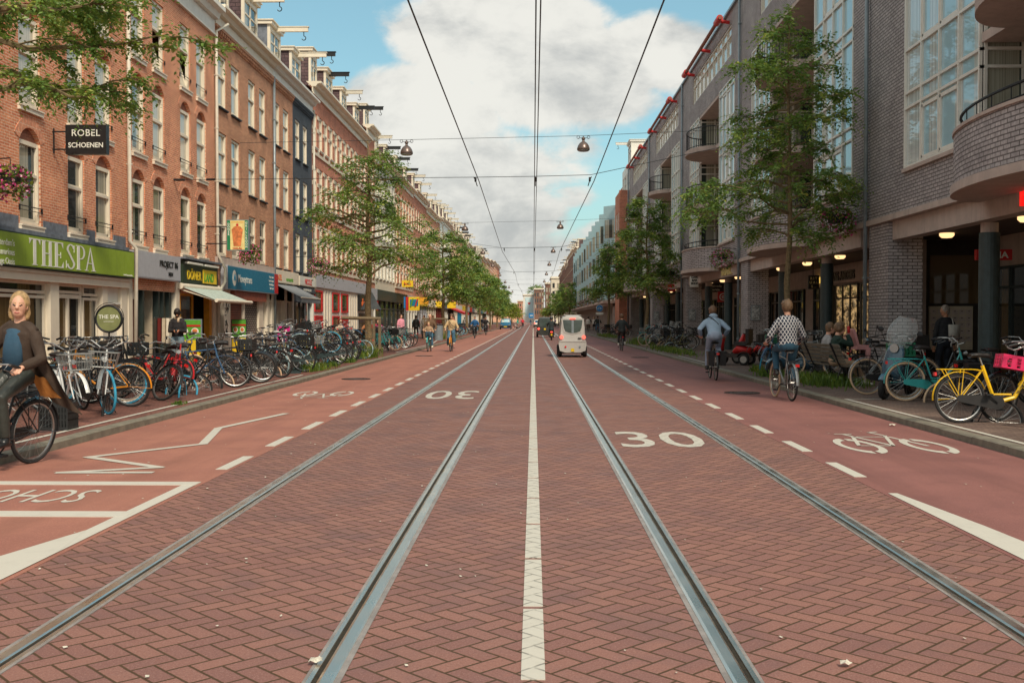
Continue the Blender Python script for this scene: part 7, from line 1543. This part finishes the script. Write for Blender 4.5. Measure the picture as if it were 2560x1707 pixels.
    if hairstyle == 'hood': g.ell(nk - fw * .09 + up * .02, (.07, .11, .07), 12, 8, MX((fw, lf, up)).transposed())
    elif P.get('collar', True): g.tube([nk - up * .04, nk + up * .035], [.085, .07], 12)
    o = bpy.data.objects.new('top', remesh(g, 'top', top, vox, 2)); COL.objects.link(o); o.parent = t
    g = MB(); g.ell(hip - up * .02, (.13, .17, .13), 14, 10, MX((fw, lf, up)).transposed()); fl2 = P.get('flare', 0)
    for s in (1, -1): g.tube([hp[s], hp[s].lerp(kne[s], .5), kne[s], kne[s].lerp(foot[s], .5), foot[s] + V((0, 0, .02))], [.098, .088, .068 + fl2 * .3, .062 + fl2 * .7, .052 + fl2], 12)
    o = bpy.data.objects.new('trousers', remesh(g, 'trousers', pants, vox, 2)); COL.objects.link(o); o.parent = t
    for s in (1, -1):
        g = MB(); f = foot[s]; d = V(P.get('toe', (1, 0, -.05))).normalized(); g.tube([f + V((0, 0, .03)) - d * .01, f - V((0, 0, .03))], [.045, .05], 8); g.tube([f - d * .07 - V((0, 0, .05)), f + d * .04 - V((0, 0, .048)), f + d * .13 - V((0, 0, .058)), f + d * .18 - V((0, 0, .062))], [.038, .045, .042, .022], 10, ry=[.03, .034, .024, .016], up=d.cross(V((0, 0, 1))))
        o = bpy.data.objects.new('shoe', remesh(g, 'shoe', shoes, vox, 1)); COL.objects.link(o); o.parent = t
    if hairstyle not in ('none', 'helmet'):
        g = MB(); rr_ = random.Random(len(label)); big = .012 if hairstyle in ('short', 'hood') else .02
        if hairstyle in ('curly', 'hood'): 
            for _ in range(80):
                dd = rv(rr_).normalized()
                if dd.dot(face) > .45 and dd.dot(fu) < .55: continue
                if dd.dot(fu) < -.35: continue
                g.ell(hd + fu * .02 + (face * dd.dot(face) * .098 + fl_ * dd.dot(fl_) * .086 + fu * dd.dot(fu) * .12) * rr_.uniform(.98, 1.2), (.022, .022, .022), 7, 5)
        g.ell(hd + fu * .035 - face * (.022 + (.02 if hairstyle == 'long' else 0)), (.098 + big, .08 + big, .11 + big), 16, 12, R3)
        if hairstyle == 'long':
            g.ell(hd - face * .06 - fu * .08, (.06, .085, .15), 12, 8, R3)
            for s in (1, -1): g.tube([hd + fl_ * s * .07 - face * .03 + fu * .03, hd + fl_ * s * .08 - fu * .07 - face * .05, hd + fl_ * s * .075 - fu * .13 - face * .04], [.026, .03, .02], 8)
        elif hairstyle == 'bun': g.ell(hd - face * .11 + fu * .03, (.05, .05, .05))
        elif hairstyle == 'short': g.ell(hd - face * .05 - fu * .02, (.07, .078, .08), 12, 8, R3)
        o = bpy.data.objects.new('hair', remesh(g, 'hair', hair, max(vox * .8, .009), 1)); COL.objects.link(o); o.parent = t
    if hairstyle == 'helmet':
        o = bpy.data.objects.new('helmet', MB().ell(hd + fu * .02, (.14, .125, .145), 16, 12, R3).mesh('helmet', m['f_black'], smooth=True)); COL.objects.link(o); o.parent = t
    if extra:
        for nm, mbb, mt in extra: o = bpy.data.objects.new(nm, mbb.mesh(nm, mt, smooth=True)); COL.objects.link(o); o.parent = t
    return t
def ridep(ph=.0, lean=.12, up=0, gx=.13, gz=1.08, face=(1, 0, -.05), side=0, gw=.29, hipdx=0):
    bx_, bz = -.06, .29; c, s = cos(ph) * .17, sin(ph) * .17
    hip = V((-.27 + hipdx, 0, 1.0 + up)); nk = hip + V((sin(lean), 0, cos(lean))) * .50; hd = nk + V((.03 + lean * .05, 0, .17))
    return dict(hip=hip, neck=nk, head=hd, hl=(gx - .07, gw, gz), hr=(gx - .07, -gw, gz), fl=(bx_ + c - .06, .14, bz - s + .1), fr=(bx_ - c - .06, -.14, bz + s + .1), face=face, grip=1, kb=(1, 0, .3))
# rider + bicycle pairs
def rider(label, blabel, x, y, ang, bk, pk, P, z=.0, lean=0):
    b = bike(blabel, x, y, ang, group='ridden bicycles', z=z, lean=lean, **bk); return person(label, x, y, z, ang, P, lean=lean, **pk)
C = cloth
# woman in the brown coat, nearest left
wx, wy, wa = -5.47, 10.5, R(-104)
coat = C('dark brown coat cloth', srgb(62, 48, 38), bump=.8); P = ridep(.3, .08, gx=.13, gz=1.08, face=(.85, .5, -.04)); P['collar'] = False; P['hem'] = .12
ct = MB(); hipv = V((-.27, 0, 1.0))
# coat tail flying back to the rider's left side
def drape(c, nu, nv, rp=.03):
    mbx = MB(); c = [V(q) for q in c]; vs = []
    for i in range(nu + 1):
        for j in range(nv + 1):
            a, b = i / nu, j / nv; p = c[0].lerp(c[1], b).lerp(c[3].lerp(c[2], b), a); vs.append(p + V((rp * sin(11 * b + 5 * a) * (.3 + a), 0, rp * .5 * sin(9 * b))))
    w_ = nv + 1
    return mbx.add(vs + [v_ - V((.012, 0, 0)) for v_ in vs], [(i * w_ + j, i * w_ + j + 1, (i + 1) * w_ + j + 1, (i + 1) * w_ + j) for i in range(nu) for j in range(nv)] + [(len(vs) + i * w_ + j, len(vs) + (i + 1) * w_ + j, len(vs) + (i + 1) * w_ + j + 1, len(vs) + i * w_ + j + 1) for i in range(nu) for j in range(nv)])
ct = drape([(-.30, .02, 1.16), (-.24, .24, 1.24), (-.42, .66, .60), (-.42, .22, .74)], 12, 12, .035)
lin = drape([(-.27, .16, .98), (-.27, .30, .96), (-.34, .46, .76), (-.34, .2, .76)], 6, 6, .015)
nk_ = V(P['neck']); up_ = (nk_ - hipv).normalized()
shirt = MB().tube([hipv + V((.105, 0, .02)), hipv.lerp(nk_, .5) + V((.095, 0, 0)), nk_ + V((.06, 0, -.08)), nk_ + V((.03, 0, -.035))], [.07, .07, .06, .03], 14, ry=[.12, .115, .10, .06], up=(1, 0, 0))
rider('blond woman in a brown coat and blue shirt cycling at the left edge', 'black bicycle ridden by the blond woman at the left edge', wx, wy, wa, dict(kind='step', fc='f_black', ty='tyre_pale', rty='tyre', bar='high'),
      dict(skin='fair', top=coat, pants=C('dark leather trousers', srgb(50, 54, 50), rough=.4, bump=.9), shoes=m['black'], hair=HAIR['blond'], hairstyle='long', vox=.011,
           extra=[('coat_tail', ct, coat), ('coat_lining', lin, C('ochre lining', srgb(150, 96, 40))), ('shirt', shirt, C('blue shirt cloth', srgb(46, 78, 100)))]), P, 0, -.09)
# man in hooded sweatshirt standing on the pedals
P = ridep(.5, .72, up=.08, gx=.14, gz=1.06, face=(1, 0, -.15), hipdx=.0); blue = C('light blue sweat cloth', srgb(138, 160, 182), bump=.9)
rider('curly haired man in a light blue hooded sweatsuit standing on his pedals', 'black bicycle with black pannier bags ridden by the man in light blue', 4.62, 27.0, R(88), dict(kind='step', fc='f_black', ty='tyre', rear='bags', bar='low'),
      dict(skin='fair', top=blue, pants=C('pale blue jogging cloth', srgb(146, 160, 182), bump=.9), shoes=m['black'], hair=HAIR['brown'], hairstyle='hood', vox=.012,
           extra=[('strap', MB().tube([(-.04, .17, 1.56), (-.12, .02, 1.46), (-.20, -.10, 1.33)], .012, 5), m['black'])], sc=1.06), P)
# man in patterned jumper
m_, t_, b_ = mk('lozenge patterned knit'); g_ = N(t_, 'ShaderNodeTexCoord'); s_ = N(t_, 'ShaderNodeSeparateXYZ'); t_.links.new(g_.outputs['Object'], s_.inputs[0])
ug = mth(t_, 'MULTIPLY', mth(t_, 'ARCTAN2', s_.outputs[1], mth(t_, 'MULTIPLY', mth(t_, 'ADD', s_.outputs[0], .2), -1)), 3.2); vg = mth(t_, 'MULTIPLY', s_.outputs[2], 10.0)
ug = mth(t_, 'MULTIPLY', s_.outputs[1], 17.0)
da = mth(t_, 'ABSOLUTE', mth(t_, 'SUBTRACT', mth(t_, 'FRACT', mth(t_, 'ADD', ug, vg)), .5)); db = mth(t_, 'ABSOLUTE', mth(t_, 'SUBTRACT', mth(t_, 'FRACT', mth(t_, 'SUBTRACT', ug, vg)), .5))
wh = mth(t_, 'GREATER_THAN', mth(t_, 'MAXIMUM', da, db), .38); t_.links.new(mixc(t_, wh, srgb(40, 48, 66), srgb(200, 200, 200)), b_.inputs['Base Color']); b_.inputs['Roughness'].default_value = .9
P = ridep(-.9, .10, gx=.13, gz=1.06, up=.02, face=(1, 0, .02)); P['hem'] = .02
rider('person with sandy hair in a black and white lozenge jumper and jeans cycling away', 'silver bicycle ridden by the person in the lozenge jumper', 4.83, 20.3, R(93), dict(kind='diamond', fc='f_silver', ty='tyre_cream', rty='tyre', bar='high'),
      dict(skin='fair', top=m_, pants=C('blue jeans', srgb(44, 80, 100)), shoes=m['black'], hair=HAIR['sand'], hairstyle='curly', vox=.011, sc=1.04), P)
# further riders
dk = C('dark jacket cloth', srgb(38, 46, 48)); jeans = C('mid blue jeans', srgb(70, 110, 134)); bk0 = dict(kind='step', fc='f_black', ty='tyre')
rider('rider in a dark hooded jacket and white shoes cycling away on the right lane', 'bicycle with red rear light ridden by the rider in the dark jacket', 4.35, 51.8, R(90), bk0, dict(skin='fair', top=dk, pants=m['crate_black'], shoes=m['white'], hair=HAIR['brown'], hairstyle='curly', vox=.016), ridep(.2, .12))
rider('bald man in a brown jacket with a small child in front riding towards the viewer', 'teal bicycle ridden by the bald man', -5.0, 50.4, R(-92), dict(kind='step', fc='f_teal', ty='tyre'), dict(skin='fair', top=C('brown jacket', srgb(104, 80, 60)), pants=jeans, shoes=m['cream'], hair=HAIR['grey'], hairstyle='none', vox=.014), ridep(.8, .05, face=(1, 0, -.3)))
person('small child sitting on the teal bicycle in front of the bald man', -5.0, 50.1, .32, R(-92), dict(hip=(.05, 0, .72), neck=(.06, 0, 1.1), head=(.08, 0, 1.24), hl=(.32, .16, .86), hr=(.32, -.16, .86), fl=(.25, .12, .42), fr=(.25, -.12, .42), grip=1), 'fair', C('beige child jacket', srgb(170, 140, 110)), jeans, m['cream'], HAIR['blond'], .016, 'short', sc=.8)
rider('woman in a cream jacket and wide blue jeans riding towards the viewer', 'black and orange bicycle ridden by the woman in the cream jacket', -3.95, 50.4, R(-90), dict(kind='step', fc='f_orange', ty='tyre'), dict(skin='fair', top=C('cream jacket', srgb(196, 170, 130)), pants=jeans, shoes=m['cream'], hair=HAIR['brown'], hairstyle='bun', vox=.014, extra=[('shoulder_bag', MB().rbox((-.15, .28, 1.05), (.28, .12, .22)).tube([(-.12, -.12, 1.5), (-.02, .0, 1.3), (-.12, .22, 1.12)], .014, 5), m['black'])]), {**ridep(-.4, .06), 'flare': .05})
far_ = [('person in a bright blue jacket cycling towards the viewer', -4.75, 85, -90, srgb(34, 90, 140), srgb(30, 34, 40)), ('person in black with a red bag cycling towards the viewer', -4.7, 104, -90, srgb(34, 32, 34), srgb(30, 30, 34)), ('person in dark clothes cycling away under the arcade signs', 6.6, 125, 90, srgb(30, 34, 38), srgb(30, 34, 38)), ('person in a green black coat cycling on the right pavement edge', 6.1, 99.5, 90, srgb(34, 44, 42), srgb(60, 110, 140)), ('person in an orange jacket cycling away beyond the moped', 3.9, 108, 90, srgb(206, 84, 50), srgb(30, 60, 66)), ('person in a red jacket cycling in the middle of the far street', -1.9, 190, 90, srgb(206, 50, 60), srgb(40, 40, 50)), ('person in a green top crossing near the blue car', -2.6, 160, 170, srgb(30, 150, 130), srgb(180, 180, 180))]
for lab, x, y, a, c1, c2 in far_:
    rider(lab, 'bicycle under the ' + lab.replace(' cycling', ', cycling').split(',')[0], x, y, R(a), bk0, dict(skin='fair', top=C('far top ' + lab[:14], c1), pants=C('far trousers ' + lab[:14], c2), shoes=m['black'], hair=HAIR['dark'], vox=.024), ridep(random.uniform(-1, 1), .1), .0 if abs(x) < 5.5 else .096)
person('helmeted rider in dark green clothes on the moped', 1.36, 78.6, 0, R(90), dict(hip=(-.35, 0, .82), neck=(-.25, 0, 1.34), head=(-.22, 0, 1.52), hl=(.2, .3, 1.04), hr=(.2, -.3, 1.04), fl=(.2, .16, .34), fr=(.2, -.16, .34), grip=1), 'fair', dk, C('dark blue jeans', srgb(40, 62, 72)), m['black'], HAIR['dark'], .018, 'helmet', sc=1.05)
# man with phone at the shop door
stand = lambda hx=0, ph=0, w=.12: dict(hip=(0, 0, .93), neck=(.01, 0, 1.46), head=(.03, 0, 1.63), hl=(.02, .25, .82), hr=(.05, -.25, .82), fl=(ph, w, .085), fr=(-ph, -w, .085))
P = stand(); P.update(hl=(.27, .05, 1.12), hr=(.27, -.05, 1.12), face=(.8, 0, -.6), eb=(-.3, 0, -1), head=(.07, 0, 1.61), grip=1)
person('dark haired man in a black jacket looking at his phone by the grey shop', -10.45, 30.6, .096, R(-78), P, 'tan', C('black sports jacket', srgb(36, 34, 36)), C('washed jeans', srgb(104, 128, 140)), m['black'], HAIR['dark'], .012, 'curly', extra=[('phone', MB().rbox((.36, 0, 1.14), (.012, .07, .14), MX.Rotation(-.6, 3, 'Y')), m['black']), ('hood', MB().ell((-.03, 0, 1.47), (.12, .13, .06), 14, 8).tube([(.12, .03, 1.36), (.08, .03, 1.48)], .035, 8), C('beige hood', srgb(196, 172, 144))), ('beard', MB().ell((.12, 0, 1.535), (.04, .05, .03)), HAIR['dark'])])
P = stand(ph=.0); P.update(face=(.3, -1, -.1), hl=(.1, .23, .8))
person('older man in a dark coat with a pale shoulder bag standing behind the dark column', 9.75, 25.0, .096, R(100), {**P, 'face': (0, .9, -.15)}, 'tan', C('black coat', srgb(28, 30, 34)), C('navy trousers', srgb(28, 34, 44)), m['black'], HAIR['grey'], .013, 'short', extra=[('shoulder_bag', MB().rbox((-.17, -.12, 1.12), (.12, .26, .40), tp=.85).tube([(-.15, -.12, 1.3), (-.05, -.14, 1.47)], .015, 4), C('pale bag cloth', srgb(170, 168, 160)))])
# boys on the bench
sit = lambda dx=0, hz=.56: dict(hip=(0, 0, hz), neck=(.06, 0, hz + .5), head=(.12, 0, hz + .67), hl=(.3, .16, hz + .12), hr=(.3, -.16, hz + .12), fl=(.48, .12, .09), fr=(.48, -.12, .09), kb=(.3, 0, 1))
P = sit(); P.update(hr=(.26, -.05, 1.12), hl=(.26, .06, 1.07), face=(1, -.1, .05), eb=(.2, 0, -1), grip=1, fl=(.62, .14, .09), fr=(.66, -.1, .09))
can = MB().tube([(.31, 0, 1.14), (.30, 0, 1.29)], .032, 10)
person('boy in a green jacket and beige trousers drinking from a red can', 6.62, 23.15, .096, R(2), P, 'fair', C('dark green jacket', srgb(30, 52, 44)), C('beige trousers', srgb(170, 146, 122)), m['white'], HAIR['sand'], .012, 'curly', extra=[('drink_can', can, m['red'])], sc=1.0)
person('boy in a grey top sitting further along the bench, half hidden', 6.68, 24.1, .096, R(-6), sit(), 'fair', C('grey top', srgb(160, 158, 158)), C('dark shorts', srgb(50, 56, 60)), m['white'], HAIR['sand'], .014, 'short', sc=1.0)
# terrace guests on the left
tg = [('woman with dark curly hair seated outside the greengrocer', -9.9, 45.3, 'deep', (40, 38, 40), 'dark', 'curly'), ('woman with long brown hair in a cream top at the terrace', -9.6, 51.8, 'fair', (216, 190, 168), 'brown', 'long'), ('person with blond hair in a magenta jacket at the terrace', -8.6, 58.5, 'fair', (160, 30, 96), 'blond', 'long'), ('brown haired guest beside the left tree', -8.3, 52.0, 'tan', (170, 110, 70), 'brown', 'long'),
      ('person in a red top at the terrace behind the left tree', -9.4, 62, 'fair', (190, 40, 44), 'brown', 'long'), ('person in a pink shirt standing past the left tree', -8.6, 68, 'fair', (222, 150, 168), 'brown', 'short'), ('brown haired person in white standing past the left tree', -8.3, 79.5, 'fair', (206, 200, 190), 'brown', 'short'), ('person with blond hair beside the one in white', -7.7, 80.5, 'fair', (190, 150, 120), 'blond', 'long')]
for i, (lab, x, y, sk_, c, h, hs) in enumerate(tg):
    seated = i < 5; P = sit(hz=.55) if seated else stand()
    person(lab, x, y, .096 + (.1 if seated else 0), R(-60 if i % 2 else -110), P, sk_, C('guest top %d' % i, srgb(*c)), m['darkframe'], m['black'], HAIR[h], .018, hs, 'people at the terrace')
    if seated:
        t = T('chair', 'dark terrace chair under the ' + lab.split(' at ')[0].split(' seated')[0], 'chair', (x, y, .096), 'terrace chairs'); a = R(-60 if i % 2 else -110); t.rotation_euler = (0, 0, a); WL[t.name] = V((0, 0, 0))
        B(-.24, .2, -.21, .21, .44, .47).build('seat', m['crate_wood'], t); MB().rbox((-.25, 0, .75), (.03, .42, .3)).build('backrest', m['crate_wood'], t)
        for sx in (-.2, .17):
            for sy in (-.18, .18): MB().tube([(sx, sy, 0), (sx, sy, .44)], .015, 5).build('leg', m['iron'], t)
P = stand(ph=.12); person('person dressed in black walking away on the left pavement', -8.85, 79, .096, R(92), P, 'tan', m['crate_black'], m['crate_black'], m['black'], HAIR['dark'], .018, 'short')
rr = random.Random(44)
for i in range(26):
    x = rr.choice([rr.uniform(-11, -6), rr.uniform(-5, 4), rr.uniform(6, 8.5)]); y = rr.uniform(230, 330) if abs(x) < 5.2 else rr.uniform(120, 300); c = rr.choice([(206, 200, 190), (180, 60, 60), (40, 60, 90), (220, 200, 150), (60, 60, 64), (150, 120, 170), (220, 150, 90)])
    nmc = {(206, 200, 190): 'white', (180, 60, 60): 'red', (40, 60, 90): 'navy', (220, 200, 150): 'cream', (60, 60, 64): 'dark grey', (150, 120, 170): 'lilac', (220, 150, 90): 'orange'}[c]
    where = 'on the left pavement' if x < -5.5 else 'on the right pavement' if x > 5.5 else 'in the far roadway'
    person(f'tiny distant walker in {nmc}, {ORD[i]} counted, {where}', x, y, .096 if abs(x) > 5.5 else 0, R(rr.choice([90, -90, 70, -110])), stand(ph=rr.uniform(-.15, .15)), 'fair', C('far walker %d' % i, srgb(*c)), C('far walker legs %d' % i, srgb(*rr.choice([(40, 44, 50), (90, 110, 130), (120, 110, 100)]))), m['black'], HAIR[rr.choice(['dark', 'brown', 'blond'])], .045, 'short', 'distant walkers')

bpy.data.scenes.remove(TS)
